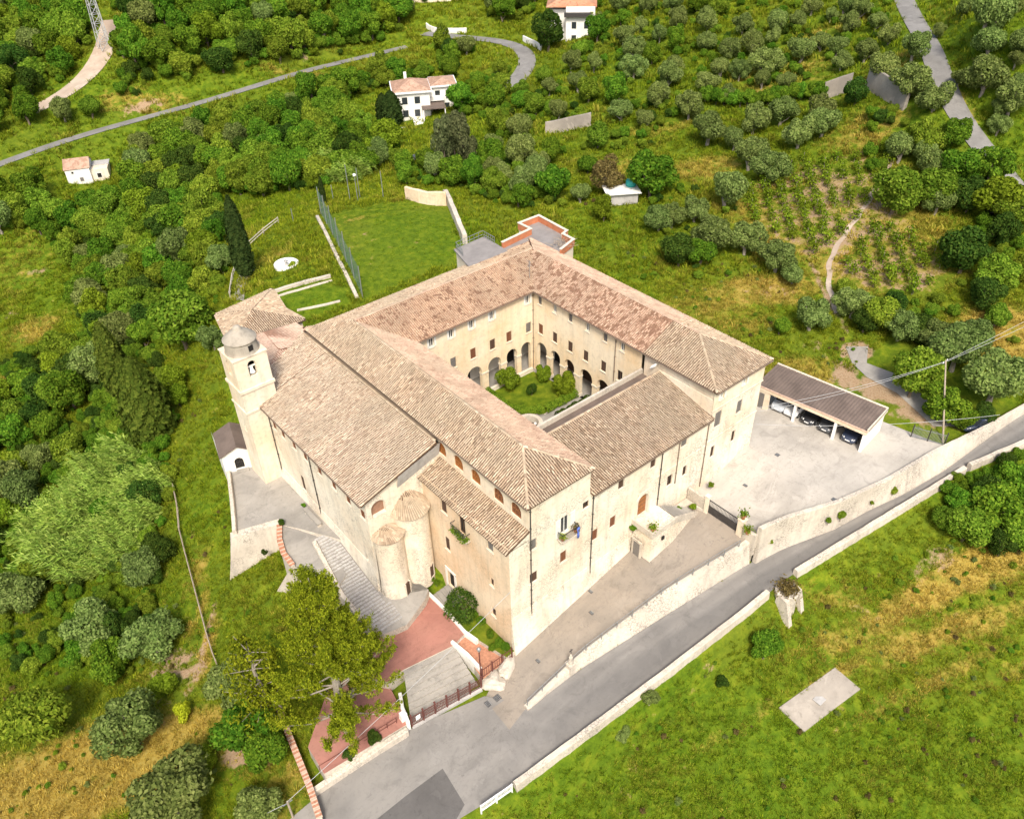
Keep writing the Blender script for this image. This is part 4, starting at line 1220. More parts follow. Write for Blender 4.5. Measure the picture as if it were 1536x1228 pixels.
# dead climber sprawling over the terrace corner
mb = MB(); rr = random.Random(3)
for k in range(90):
    p = np.array([34.4+rr.random()*2.4, 30.8+rr.random()*2.2, 11.1+rr.random()*.5]); q = p+np.array([rr.uniform(-1,1), rr.uniform(-1,1), rr.uniform(-.1,.5)])
    mb.bar(p, q, .03)
o = mb.build('dead_climber', M['pole_wood'], None); tag(o, 'tangle of dead grey climber stems over the orange parapet corner', 'climber')

# garage ---------------------------------------------------------------------
ga_ = empty('garage', (43, -3, 0), 'long open-fronted garage with brown corrugated roof and white posts', 'garage')
G0, G1 = np.array([39.6,3.6]), np.array([41.1,-8.45])     # front line
gd = (G1-G0)/np.linalg.norm(G1-G0); gn = np.array([gd[1], -gd[0]])   # gn: towards yard (-x)
if gn[0] > 0: gn = -gn
gL = np.linalg.norm(G1-G0); GD = 4.7
def gp(u, o, z): q = G0+gd*u-gn*o; return (q[0], q[1], z)
def gbox(mb, u0, u1, o0, o1, z0, z1): mb.hexa([gp(u0,o0,z0), gp(u1,o0,z0), gp(u1,o1,z0), gp(u0,o1,z0), gp(u0,o0,z1), gp(u1,o0,z1), gp(u1,o1,z1), gp(u0,o1,z1)])
mb = MB(); gbox(mb, -.6, gL, GD-.2, GD, -.8, 2.62); gbox(mb, gL-.22, gL-.01, .25, GD-.21, -.8, 2.62); mb.build('back_wall', M['white_plaster'], ga_)
mb = MB(); gbox(mb, -.6, 1.15, .0, .2, -.5, 2.3); mb.build('side_pier', M['plaster'], ga_)
for u in (4.1, 8.75, gL-.28):
    mb = MB(); gbox(mb, u, u+.27, 0, .3, -.5, 2.3); mb.build('post', M['white_paint'], ga_)
mb = MB(); gbox(mb, -.6, gL+.05, -.06, .3, 2.3, 2.72); mb.build('lintel', M['plaster'], ga_)
mb = MB(); gbox(mb, -.65, gL+.1, -.1, .02, 2.72, 2.86); mb.build('tile_edge', M['brick_pale'], ga_)
VV, FF = [], []
nu = int((gL+.9)/.09)
for i in range(nu+1):
    u = -.7+(gL+.9)*i/nu; h = .03*math.sin(u*2*math.pi/.36)
    VV += [gp(u, .03, 2.84+h), gp(u, GD+.1, 3.1+h)]
for i in range(nu): FF.append((2*i, 2*i+1, 2*i+3, 2*i+2))
link('roof', mesh_np('roof', VV, FF, M['roof_brown'], smooth=True), ga_)
mb = MB(); gbox(mb, -.7, gL+.12, GD+.02, GD+.2, 2.85, 3.2); gbox(mb, gL+.02, gL+.14, -.05, GD+.2, 2.6, 3.16); mb.build('verge', M['frame_stone'], ga_)
mb = MB(); gbox(mb, -.05, .55, -.03, .0, -.2, 2.0); mb.build('door', M['shutter_grey'], ga_)
# ------------------------------------------------------------------ street walls, stairs, court
def loft(mb, rings, closed=False, m=0):
    """rings: list of equal-length point lists, joined one to the next"""
    n = len(rings[0]); b = len(mb.v)
    for r in rings: mb.v += [tuple(p) for p in r]
    for i in range(len(rings)-1):
        for k in range(n if closed else n-1):
            k1 = (k+1) % n
            mb.f.append((b+i*n+k, b+i*n+k1, b+(i+1)*n+k1, b+(i+1)*n+k)); mb.m.append(m)
    if closed:
        mb.f.append(tuple(b+k for k in range(n))[::-1]); mb.m.append(m)
        mb.f.append(tuple(b+(len(rings)-1)*n+k for k in range(n))); mb.m.append(m)

def wall_along(name, pl, zt, zb, th, mat, batter_=0.0, jit=.0, parent=None, side=1):
    """free-standing wall along a polyline: zt/zb are functions of (x,y); outer face may lean"""
    P = np.array([p[:2] for p in pl], float)
    d = np.r_[0, np.cumsum(np.hypot(*np.diff(P, axis=0).T))]
    n = max(3, int(d[-1]/1.2)); t = np.linspace(0, d[-1], n)
    Q = np.stack([np.interp(t, d, P[:, 0]), np.interp(t, d, P[:, 1])], 1)
    T = np.gradient(Q, axis=0); T /= np.linalg.norm(T, axis=1)[:, None]
    Nn = np.stack([T[:, 1], -T[:, 0]], 1)*side
    rg = random.Random(int(abs(P[0, 0])*77)+3)
    rings = []
    for q, nn in zip(Q, Nn):
        j = rg.uniform(-jit, jit); a = q-nn*th/2; b = q+nn*th/2
        z1 = zt(*q)+j; z0 = zb(*q)
        c = b+nn*batter_
        rings.append([(*a, z0), (*c, z0), (*b, z1-.08), (*(b-nn*.05), z1), (*(a+nn*.05), z1), (*a, z1-.08)])
    mb = MB(); loft(mb, rings, True)
    return mb.build(name, mat, parent), Q, Nn

# ramp wall with railing
rw = [p for p in RAMP_OUT[1:]]
mb = MB(); rings = []
xs_ = np.linspace(-2.6, 23.2, 30)
_rox = [p[0] for p in RAMP_OUT]; _roy = [p[1] for p in RAMP_OUT]
def ramp_y(x): return float(np.interp(x, _rox, _roy))
rg = random.Random(5)
for x in xs_:
    y = ramp_y(x); zt = zramp(x)+.16+rg.uniform(-.03, .03); yb = min(road_in_y(x)-.05, y-.3); zb = zroad(x)-.3
    rings.append([(x, y+.3, zb), (x, yb, zb), (x, y-.28, zt-.12), (x, y-.22, zt), (x, y+.25, zt), (x, y+.3, zt-.1)])
loft(mb, rings, True); o = mb.build('ramp_wall', M['stone_pale'], None)
tag(o, 'pale battered stone wall holding up the forecourt ramp above the street', 'wall')
rl = empty('railing', (10, -5.5, -4), 'thin iron railing along the edge of the forecourt ramp', 'railing')
xs2 = np.arange(-2.4, 23.0, 1.75); mb = MB(); pts = []
for x in xs2:
    y = ramp_y(x)+.02; z = zramp(x)+.14; pts.append((x, y, z))
    m1 = MB(); m1.bar((x, y, z), (x, y, z+.95), .06); m1.bar((x, y+.03, z+.02), (x, y+.4, z+.02), .04); m1.build('post', M['iron_grey'], rl)
for a, b in zip(pts[:-1], pts[1:]):
    for h in (.5, .93): mb.bar((a[0], a[1], a[2]+h), (b[0], b[1], b[2]+h), .045)
mb.build('rail', M['iron_grey'], rl)

# statue of a saint with an iron cross on the ramp wall
sx = 2.6; sy = ramp_y(sx)-.15; sz = zramp(sx)+.1
stt = empty('statue', (sx, sy, sz), 'small weathered stone figure on a pedestal with an iron cross beside the street', 'statue')
mb = MB(); mb.box(sx-.32, sx+.32, sy-.32, sy+.32, sz-1.2, sz+.55); mb.box(sx-.4, sx+.4, sy-.4, sy+.4, sz+.55, sz+.68); mb.build('pedestal', M['stone_pale'], stt)
mb = MB(); mb.lathe((sx, sy, sz), [(.24,.68),(.27,.8),(.22,1.05),(.17,1.3),(.2,1.45),(.17,1.58),(.07,1.64),(.06,1.68),(.1,1.74),(.11,1.82),(.08,1.92),(0,1.95)], 14); mb.build('figure', M['stone_pale'], stt, True)
mb = MB(); mb.bar((sx, sy, sz+1.93), (sx, sy, sz+2.7), .05); mb.bar((sx-.22, sy, sz+2.45), (sx+.22, sy, sz+2.45), .05); mb.build('cross', M['iron'], stt)

# yard retaining wall above the street
yw = [(23.9,-8.6),(27,-9.35),(32.5,-11.4),(38.9,-12.75),(46.7,-13.7),(54.5,-15.3),(60,-16.2),(72,-18.6)]
mb = MB(); rings = []
for x in np.linspace(23.6, 72, 50):
    y = float(np.interp(x, [p[0] for p in yw], [p[1] for p in yw])); yb = min(road_in_y(x)-.02, y-.35)
    zt = .55+.25*sstep(50, 70, x)+rg.uniform(-.03, .03)+.035*max(0, x-55); zb = zroad(x)-.3
    rings.append([(x, y+.25, zb), (x, yb, zb), (x, y-.22, zt-.1), (x, y-.18, zt), (x, y+.2, zt), (x, y+.25, zt-.1)])
loft(mb, rings, True); o = mb.build('yard_wall', M['stone_pale'], None)
tag(o, 'long cream stone retaining wall between the car yard and the street', 'wall')

# outer street wall above the field, in two runs either side of the round turret
def zfield(x, y): return H(x, y-1.5)
ow1 = [tuple(rd(*p)[:2]) for p in [(772,1181),(880,1101),(1000,1011),(1120,918),(1150,893)]]
ow2 = [tuple(rd(*p)[:2]) for p in [(1192,862),(1300,796),(1420,723),(1445,707)]]
ow3 = [tuple(rd(*p)[:2]) for p in [(1452,703),(1536,667)]]+[(72,-25.6)]
for pl, lb in ((ow1, 'long weathered low stone wall along the street below the ramp'), (ow2, 'cream plastered street wall running uphill from the round turret'), (ow3, 'short stretch of cream street wall beyond the overhanging bush')):
    o, Q, Nn = wall_along('street_wall', pl, lambda x, y: zroad(x)+.72, lambda x, y: zroad(x)-2.6, .5, M['stone_pale'], .25, .05)
    tag(o, lb, 'wall')
tb = rd(1168, 880)
bt = empty('turret', (tb[0], tb[1]-.9, tb[2]-2), 'round stone turret bulging from the street wall with a thatch of dry weeds', 'turret')
mb = MB(); mb.lathe((tb[0], tb[1]-.9, 0), [(1.25, tb[2]-3.6), (1.05, tb[2]-1.4), (1.1, tb[2]+.3), (.95, tb[2]+.45), (.85, tb[2]+.2), (0, tb[2]+.2)], 18); mb.build('drum', M['stone_pale'], bt)
for s in (-1, 1):
    mb = MB(); x = tb[0]+s*1.0; mb.hexa([(x-.25,tb[1]-2.9,tb[2]-3.6),(x+.25,tb[1]-2.9,tb[2]-3.6),(x+.25,tb[1]-.6,tb[2]-3.6),(x-.25,tb[1]-.6,tb[2]-3.6),(x-.22,tb[1]-1.7,tb[2]+.2),(x+.22,tb[1]-1.7,tb[2]+.2),(x+.22,tb[1]-.6,tb[2]+.5),(x-.22,tb[1]-.6,tb[2]+.5)])
    mb.build('buttress', M['stone_pale'], bt)
# white street barrier
q0, q1 = rd(722,1218), rd(768,1186)
br = empty('barrier', tuple(q0), 'white slatted metal barrier at the end of the street wall', 'barrier')
d_ = (q1-q0); mb = MB()
for z in (.25, 1.0): mb.bar(q0+[0,0,z], q1+[0,0,z], .1, .1)
for t in (0, .5, 1): mb.bar(q0+d_*t+[0,0,-.2], q0+d_*t+[0,0,1.1], .1)
mb.build('frame', M['white_paint'], br)
for t in list(np.linspace(.05, .46, 11))+list(np.linspace(.54, .95, 11)):
    mb = MB(); mb.bar(q0+d_*t+[0,0,.3], q0+d_*t+[0,0,.95], .06, .05); mb.build('slat', M['white_paint'], br)

# concrete slab in the field
P4 = [gr(*p) for p in [(1168,1062),(1252,1002),(1290,1034),(1206,1098)]]
_co = np.linalg.lstsq(np.array([[p[0], p[1], 1] for p in P4]), np.array([p[2] for p in P4])+.14, rcond=None)[0]
zsl = lambda x, y: _co[0]*x+_co[1]*y+_co[2]
zs_ = zsl(*(sum(P4)/4)[:2])
o = slab('cistern_cover', [p[:2] for p in P4], zsl, .6, [M['slab_conc']], None, None); tag(o, 'cracked rectangular concrete slab lying in the green meadow', 'slab')
c_ = sum(P4)/4
for i, (dx, dy) in enumerate(((-.25,-.1),)):
    mb = MB(); mb.box(c_[0]-.6, c_[0]+.3, c_[1]-.45, c_[1]+.35, zs_-.02, zs_+.06); o = mb.build('hatch', M['concrete'], None); tag(o, 'small square hatch cover on the concrete slab in the meadow', 'hatch')

# yard gate --------------------------------------------------------------------
gt = empty('yard_gate', (23.4, -4.5, -1.6), 'dark barred metal gate between plastered pillars at the top of the ramp', 'gate')
zg = zramp(23.4)
mb = MB(); mb.box(23.2, 23.6, -2.75, -2.35, zg-.5, zg+2.1); mb.box(23.15, 23.65, -2.8, -2.3, zg+2.1, zg+2.2); mb.build('pillar', M['plaster'], gt)
mb = MB(); mb.box(23.15, 23.75, -7.0, -6.4, zg-.5, zg+1.95); mb.box(23.1, 23.8, -7.05, -6.35, zg+1.95, zg+2.07); mb.build('pillar', M['plaster'], gt)
mb = MB()
for z in (.12, .95, 1.7): mb.box(23.38, 23.44, -6.4, -2.76, zg+z, zg+z+.09)
mb.box(23.4, 23.42, -6.4, -2.76, zg+.12, zg+.95)
g2 = mb.build('gate_leaf', M['iron'], gt)
for y in np.arange(-6.35, -2.8, .16):
    mb = MB(); mb.bar((23.41, y, zg+.95), (23.41, y, zg+1.75), .03); mb.build('bar', M['iron'], g2)
mb = MB(); mb.box(23.3, 23.55, -2.3, -.1, zg-.5, zg+1.6); o = mb.build('gate_wall', M['stone_pale'], None); tag(o, 'short wall joining the gate pillar to the convent front', 'wall')
mb = MB(); mb.box(23.25, 23.6, -8.5, -7.06, zg-1.5, zg+1.2); o = mb.build('gate_wall', M['stone_pale'], None); tag(o, 'short wall between the gate and the street retaining wall', 'wall')

# entrance stair block against the front -------------------------------------
en = empty('entrance_stair', (18, -1.3, -3), 'raised stone landing and ramped stair before the arched oak door', 'stair')
zl = .55
mb = MB(); mb.hexa([(15.3,-2.5,-4.6),(18.6,-2.5,-4.0),(18.6,.0,-4.0),(15.3,.0,-4.6),(15.3,-2.5,zl),(18.6,-2.5,zl),(18.6,.0,zl),(15.3,.0,zl)])
mb.build('landing', M['plaster_stone'], en)
mb = MB(); mb.hexa([(18.6,-2.5,-4),(22.6,-1.9,-3.0),(22.6,-.9,-3.0),(18.6,-.4,-4),(18.6,-2.5,zl-.02),(22.6,-1.9,-1.75),(22.6,-.9,-1.75),(18.6,-.4,zl-.02)]); mb.build('stair_ramp', M['plaster_stone'], en)
for k in range(12):
    f = k/12; x = 18.65+3.8*f; z = zl+(-1.8-zl)*f
    mb = MB(); mb.box(x, x+.34, -2.3+.4*f, -.45-.3*f, z-.25, z+.05); mb.build('step', M['terrace_paving'], en)
mb = MB()
mb.hexa([(15.3,-2.72,zl-.3),(18.6,-2.72,zl-.3),(18.6,-2.5,zl-.3),(15.3,-2.5,zl-.3),(15.3,-2.72,zl+.35),(18.6,-2.72,zl+.35),(18.6,-2.5,zl+.35),(15.3,-2.5,zl+.35)])
mb.hexa([(18.6,-2.72,zl-.4),(22.7,-2.1,-2.2),(22.7,-1.9,-2.2),(18.6,-2.5,zl-.4),(18.6,-2.72,zl+.34),(22.7,-2.1,-1.5),(22.7,-1.9,-1.5),(18.6,-2.5,zl+.34)])
mb.hexa([(15.08,-2.72,zl-.3),(15.3,-2.72,zl-.3),(15.3,0,zl-.3),(15.08,0,zl-.3),(15.08,-2.72,zl+.36),(15.3,-2.72,zl+.36),(15.3,0,zl+.36),(15.08,0,zl+.36)])
mb.build('parapet', M['stone_pale'], en)
mb = MB(); mb.box(15.0, 15.28, -1.35, -.55, -3.6, -1.45); e_ = mb.build('door', M['shutter_grey'], en)
mb = MB(); mb.box(14.98, 15.1, -1.55, -1.36, -3.6, -1.3); mb.box(14.98, 15.1, -.54, -.35, -3.6, -1.3); mb.box(14.96, 15.1, -1.6, -.3, -1.44, -1.2); mb.build('door_surround', M['stone_pale'], e_)
mb = MB(); mb.box(16.6, 16.9, -2.74, -2.6, -.9, -.5); mb.build('window', M['dark_inside'], en)
# stone bank with planting by the stair
slab('rubble_bank', [(19.8,-.1),(23.2,-.1),(23.2,-2.3),(22.8,-1.0)], -1.35, 2.5, [M['stone_pale']])

# drain covers
def grate(p, z, s=.45):
    mb = MB(); n = 5
    mb.box(p[0]-s/2, p[0]+s/2, p[1]-s/2, p[1]+s/2, z-.02, z+.008)
    o = mb.build('drain_cover', M['iron'], None)
    for k in range(n):
        x = p[0]-s/2+.06+k*(s-.12)/(n-1); m2 = MB(); m2.box(x-.02, x+.02, p[1]-s/2+.03, p[1]+s/2-.03, z+.008, z+.02); m2.build('bar', M['iron_grey'], o)
    return o
for px, py, f, lb in ((888,918,rp,'rusty drain cover on the ramp near the second downpipe'),(808,990,rp,'small drain cover on the ramp below the convent corner'),(887,886,rp,'drain cover at the wall foot under the second downpipe')):
    p = f(px, py); tag(grate(p, p[2]), lb, 'drain cover')
for px, py in ((733,1054),(746,1046)):
    p = rd(px, py); tag(grate(p, p[2], .6), 'square street drain by the whitewashed rock', 'drain cover', 'pair of street drains')
for px, py, lb in ((1166,682,'drain cover out in the middle of the car yard'),(1118,730,'drain cover in the car yard nearer the gate'),(1251,749,'drain cover beside the yard retaining wall')):
    p = at(px, py, 0); z = zyard(p[0]); p = at(px, py, z); tag(grate(p, zyard(p[0])+.01), lb, 'drain cover')
# road patches
def patch(pix, f, mat, lift):
    mb = MB(); mb.poly([tuple(np.array(f(*p))+[0,0,lift]) for p in pix]); return mb.build('asphalt_patch', mat, None)
tag(patch([(560,1232),(610,1192),(664,1152),(697,1206),(678,1240)], rd, M['asphalt_patch'], .006), kind='structure')
tag(patch([(738,1062),(800,1020),(845,1000),(800,1048),(764,1094)], rd, M['asphalt_ramp'], .010), kind='structure')

# red court, steps and fence below the apses -----------------------------------
ZC = -5.9
aty = lambda px, py, a, b: (lambda d, t: CAM+d*t)(ray(px, py), (a+b*CAM[1]-CAM[2])/(ray(px, py)[2]-b*ray(px, py)[1]))
court = [at(*p, ZC)[:2] for p in [(648,893),(697,950),(679,968),(605,1004),(582,1022),(520,1010),(572,930)]]
slab('red_court', court, ZC, 3, [M['red_paving'], M['stone_pale']])
low_red = [at(*p, -7.0)[:2] for p in [(570,1000),(600,1060),(614,1084),(600,1092),(486,1160),(462,1120),(500,1010)]]
slab('red_path', low_red, -7.0, 3, [M['red_paving'], M['stone_pale']])
a0, a1 = at(605,1004,ZC), at(680,967,ZC); b0, b1 = rd(618,1090), rd(722,1032)
sw = empty('stairway', tuple((a0+b1)/2), 'wide flight of pale stone steps from the street fence to the red court', 'stairway')
NS = 8
for k in range(NS):
    f0, f1 = k/NS, (k+1)/NS; z = ZC-.02-(k+.5)*.185
    p = [a0+(b0-a0)*f0, a1+(b1-a1)*f0, a1+(b1-a1)*f1, a0+(b0-a0)*f1]
    mb = MB(); mb.hexa([(q[0], q[1], z-1.2) for q in p]+[(q[0], q[1], z) for q in p]); mb.build('step', M['terrace_paving'], sw)
    if k < 4: pass
# side walls of the steps
for lb, pl, zt in (('low white coping wall on the convent side of the steps', [at(678,964,ZC), at(700,985,-6.3), at(722,1010,-6.6)], -5.55), ('low white coping wall on the tree side of the steps', [at(600,1040,-6.4), rd(607,1080), rd(614,1094)], -6.2)):
    o, _, _ = wall_along('coping_wall', pl, lambda x, y: zt-.05*max(0, 4-y), lambda x, y: -8.5, .32, M['white_plaster'], 0, .03); tag(o, lb, 'wall')
o, _, _ = wall_along('coping_wall', [at(640,888,ZC), at(668,915,ZC), at(700,952,ZC), at(716,962,ZC)], lambda x, y: ZC+.32, lambda x, y: -8, .3, M['white_plaster'], 0, .03); tag(o, 'low pale wall between the red court and the planted bed', 'wall')
o, _, _ = wall_along('coping_wall', [at(595,935,ZC+.3), at(617,913,ZC+.3)], lambda x, y: ZC+.55, lambda x, y: -8, .4, M['stone_pale'], 0, .03); tag(o, 'short pale wall at the foot of the cobbled ramp', 'wall')
bed = [at(*p, -5.7)[:2] for p in [(690,885),(704,900),(772,975),(760,985),(700,948),(664,908)]]
slab('planted_bed', bed, -5.75, 3, [M['ground'], M['stone_pale']])
br_ = [at(*p, -6.2)[:2] for p in [(686,962),(715,944),(768,984),(724,1018)]]
slab('brick_path', br_, -6.25, 3, [M['brick'], M['stone_pale']])
ds = empty('door_steps', tuple(at(672,893,ZC)), 'narrow flight of stone steps down from the side door', 'steps')
e0, e1, e2, e3 = [at(*p, ZC) for p in ((648,893),(672,921),(694,900),(678,876))]
for k in range(5):
    f0, f1 = k/5, (k+1)/5; p = [e0+(e3-e0)*f0, e1+(e2-e1)*f0, e1+(e2-e1)*f1, e0+(e3-e0)*f1]; z = ZC+.05+k*.09
    mb = MB(); mb.hexa([(q[0], q[1], ZC-1) for q in p]+[(q[0], q[1], z) for q in p]); mb.build('step', M['terrace_paving'], ds)
# red iron fence on a kerb along the street
fc = empty('iron_fence', tuple((b0+b1)/2), 'dark red iron fence with scrolled panels at the foot of the steps', 'fence')
mb = MB(); k0, k1 = b0+[0,-.05,0], b1+[0,-.05,0]; mb.bar(k0+[0,0,.0], k1+[0,0,.0], .35, .3); mb.build('kerb', M['concrete'], fc)
for k in range(7):
    p = k0+(k1-k0)*k/6; mb = MB(); mb.bar(p, p+[0,0,1.75], .11); mb.bar(p+[0,0,1.75], p+[0,0,1.85], .15); mb.build('post', M['iron_red'], fc)
    if k < 6:
        q = k0+(k1-k0)*(k+1)/6; mb = MB()
        for z in (.3, .75, 1.45): mb.bar(p+[0,0,z], q+[0,0,z], .045)
        pn = mb.build('panel', M['iron_red'], fc)
        mb = MB()
        for j in range(1, 8):
            r_ = p+(q-p)*j/8; mb.bar(r_+[0,0,.3], r_+[0,0,1.6], .026)
        for j in range(4):
            c = p+(q-p)*(j+.5)/4+np.array([0,0,1.1]); u = (q-p)/np.linalg.norm(q-p)
            for a_ in range(8):
                t0, t1 = a_*math.pi/4, (a_+1)*math.pi/4
                mb.bar(c+.12*(u*math.cos(t0)+np.array([0,0,1])*math.sin(t0)), c+.12*(u*math.cos(t1)+np.array([0,0,1])*math.sin(t1)), .024)
        mb.build('scrollwork', M['iron_red'], pn)
mb = MB(); p = k0+(k1-k0)*.09; mb.box(p[0]-.22, p[0]+.22, p[1]-.1, p[1]-.06, p[2]+.85, p[2]+1.4); mb.build('notice_board', M['white_paint'], fc)
r0, r1 = at(724,1018,-6.25), at(768,986,-6.25)
f2 = empty('iron_fence', tuple(r0), 'short dark red railing above the whitewashed rock by the convent corner', 'fence')
for k in range(4):
    p = r0+(r1-r0)*k/3; mb = MB(); mb.bar(p, p+[0,0,1.5], .1); mb.build('post', M['iron_red'], f2)
mb = MB()
for z in (.3, 1.3): mb.bar(r0+[0,0,z], r1+[0,0,z], .05)
for j in range(1, 14): r_ = r0+(r1-r0)*j/14; mb.bar(r_+[0,0,.3], r_+[0,0,1.3], .026)
mb.build('panel', M['iron_red'], f2)
# whitewashed rock footing at the corner of the street
def rock(name, c, r, mat, seed, flat=.6):
    bm = bmesh.new(); bmesh.ops.create_icosphere(bm, subdivisions=3, radius=1)
    rr = np.random.default_rng(seed); k = rr.normal(size=(5, 3))
    for v in bm.verts:
        n = v.co.copy(); f = 1+.16*math.sin(n.x*3+k[0][0]*4)+.14*math.sin(n.y*4+k[1][1]*4+n.z*2)+.08*math.sin(n.z*7+n.x*5+k[2][0])
        v.co = Vector((n.x*f*r[0], n.y*f*r[1], n.z*f*r[2]))
    me = bpy.data.meshes.new(name); bm.to_mesh(me); bm.free(); me.materials.append(mat)
    return link(name, me, None, tuple(c))
p = rd(744,1025); o = rock('rock_footing', p+[0,.3,.1], (.9,1.1,.8), M['stone_pale'], 4); o.rotation_euler = (0,0,.6); tag(o, 'whitewashed rock footing at the convent street corner', 'rock')
p = rd(765,1003); o = rock('rock_footing', p+[0,.3,.2], (1.3,.6,.7), M['stone_pale'], 9); o.rotation_euler = (0,0,.5); tag(o, 'long pale rock under the short red railing', 'rock')
# street-side bank wall left of the steps
o, _, _ = wall_along('bank_wall', [rd(612,1100), rd(560,1132), rd(500,1172), rd(470,1192)], lambda x, y: zroad(x)+.75, lambda x, y: -10.5, .5, M['stone_pale'], .45, .12); tag(o, 'whitewashed bank wall along the street below the red path', 'wall')
for px, py, h in ((607,1085,1.6),):
    p = rd(px, py); mb = MB(); mb.hexa([(p[0]-.4,p[1]-.35,p[2]-.6),(p[0]+.4,p[1]-.35,p[2]-.6),(p[0]+.35,p[1]+.35,p[2]-.6),(p[0]-.35,p[1]+.35,p[2]-.6),(p[0]-.28,p[1]-.22,p[2]+h),(p[0]+.28,p[1]-.22,p[2]+h),(p[0]+.25,p[1]+.25,p[2]+h),(p[0]-.25,p[1]+.25,p[2]+h)])
    o = mb.build('gate_pillar', M['white_plaster'], None); tag(o, 'stout whitewashed pillar at the tree end of the iron fence', 'pillar')
# low railing on the bank wall
lr = empty('railing', tuple(rd(540,1140)), 'low rusty railing on the whitewashed bank wall', 'railing')
A_, B_ = rd(600,1096)+[0,.35,.7], rd(486,1168)+[0,.35,.7]
for k in range(9):
    p = A_+(B_-A_)*k/8; mb = MB(); mb.bar(p, p+[0,0,.9], .05); mb.build('post', M['iron_red'], lr)
mb = MB()
for z in (.45, .88): mb.bar(A_+[0,0,z], B_+[0,0,z], .04)
mb.build('rail', M['iron_red'], lr)
# brick-capped boundary wall running down beside the big tree
bw_pl = [gr(418,1062), gr(436,1110), gr(452,1150), gr(468,1190), gr(484,1240)]
o, Q, Nn = wall_along('boundary_wall', bw_pl, lambda x, y: H(x, y)+1.2, lambda x, y: H(x, y)-1, .42, M['stone_pale'], 0, .02)
tag(o, 'old boundary wall with brick capping beside the tall conifer', 'wall')
def brick_cap(parent, Q, Nn, zt, w, mats):
    P = np.array(Q); d = np.r_[0, np.cumsum(np.hypot(*np.diff(P, axis=0).T))]; n = int(d[-1]/.17)
    for k in range(n):
        t = (k+.5)*.17; x = np.interp(t, d, P[:, 0]); y = np.interp(t, d, P[:, 1]); nx = np.interp(t, d, Nn[:, 0]); ny = np.interp(t, d, Nn[:, 1])
        nn = np.array([nx, ny, 0]); nn /= np.linalg.norm(nn); tt = np.array([-nn[1], nn[0], 0]); c = np.array([x, y, zt(x, y)+random.uniform(-.015, .015)])
        mb = MB(); mb.hexa([c-nn*w-tt*.07, c+nn*w-tt*.07, c+nn*w+tt*.07, c-nn*w+tt*.07, c-nn*w-tt*.07+[0,0,.09], c+nn*w-tt*.07+[0,0,.09], c+nn*w+tt*.07+[0,0,.09], c-nn*w+tt*.07+[0,0,.09]])
        mb.build('brick', M[mats[k % len(mats)]], parent)
brick_cap(o, Q, Nn, lambda x, y: H(x, y)+1.2, .26, ['brick','brick_pale','brick','brick_pale','brick_pale'])

# stonework round the church terrace ----------------------------------------------
# battered stone face under the terrace
t0, t1 = at(347,806,-2.2), at(420,785,-2.2); u0_, u1_ = at(345,871,-7.0), at(418,838,-6.6)
mb = MB(); n = 14; rings = []
for k in range(n+1):
    f = k/n; a = t0+(t1-t0)*f; b = u0_+(u1_-u0_)*f
    rings.append([tuple(b+[.6,1.2,-1.0]), tuple(b+[0,0,-.8]), tuple(b), tuple(a*.5+b*.5+[0,0,.05*math.sin(k*1.7)]), tuple(a+[-.05,-.05,.02]), tuple(a+[.2,.7,.02]), tuple(a+[.2,.9,-4])])
loft(mb, rings, True); o = mb.build('battered_wall', M['stone_pale'], None); tag(o, 'pale rubble wall sloping out below the chapel terrace', 'wall')
# parapet on the valley side of the terrace
o, _, _ = wall_along('terrace_parapet', [at(344,712,-2.2), at(350,760,-2.2), at(353,802,-2.2)], lambda x, y: -1.6, lambda x, y: -9, .4, M['stone_pale'], .3, .04, side=-1); tag(o, 'narrow stone parapet on the valley side of the chapel terrace', 'wall')
# curving wall with brick capping and the paved curve inside it
curve = [at(*p) for p in [(419,786,-2.0),(418,800,-2.1),(420,815,-2.2),(424,828,-2.35),(431,840,-2.5),(440,851,-2.7)]]
o, Q, Nn = wall_along('curved_wall', curve, lambda x, y: -1.95-.06*(27-y), lambda x, y: -8, .4, M['stone_pale'], .35, .0, side=-1); tag(o, 'curving stone wall with red brick capping beside the terrace', 'wall')
brick_cap(o, Q, Nn, lambda x, y: -1.95-.06*(27-y), .27, ['brick','brick','brick_pale'])
apron = [at(*p)[:2] for p in [(421,786,-2.25),(447,790,-2.25),(500,797,-2.3),(482,800,-2.4),(505,832,-3.0),(520,865,-3.6),(500,905,-4.4),(470,890,-4.2),(440,852,-3.0),(426,830,-2.6)]]
ap_ = slab('apron', apron, lambda x, y: -2.25-.11*max(0, 25-y), 3.5, [M['terrace_paving'], M['stone_pale']])
spur = [at(432,858,-3.2), at(412,892,-7.2), at(436,888,-7.2), at(446,865,-3.4)]
mb = MB(); mb.hexa([(p[0], p[1], p[2]-2.5) for p in spur]+[tuple(p) for p in spur]); o = mb.build('spur_wall', M['stone_pale'], None); tag(o, 'pointed stone spur buttress below the curved wall', 'buttress')
t0, t1 = at(440,855,-2.9), at(520,880,-4.0); u0_, u1_ = at(434,905,-7.2), at(505,925,-7.4)
mb = MB(); rings = []
for k in range(9):
    f = k/8; a = t0+(t1-t0)*f; b = u0_+(u1_-u0_)*f
    rings.append([tuple(b+[.4,1.0,-1.0]), tuple(b+[0,0,-.8]), tuple(b), tuple(a*.5+b*.5), tuple(a), tuple(a+[.2,.5,0]), tuple(a+[.2,.7,-4])])
loft(mb, rings, True); o = mb.build('battered_wall', M['stone_pale'], None); tag(o, 'pale sloping wall half hidden by the tall conifer', 'wall')
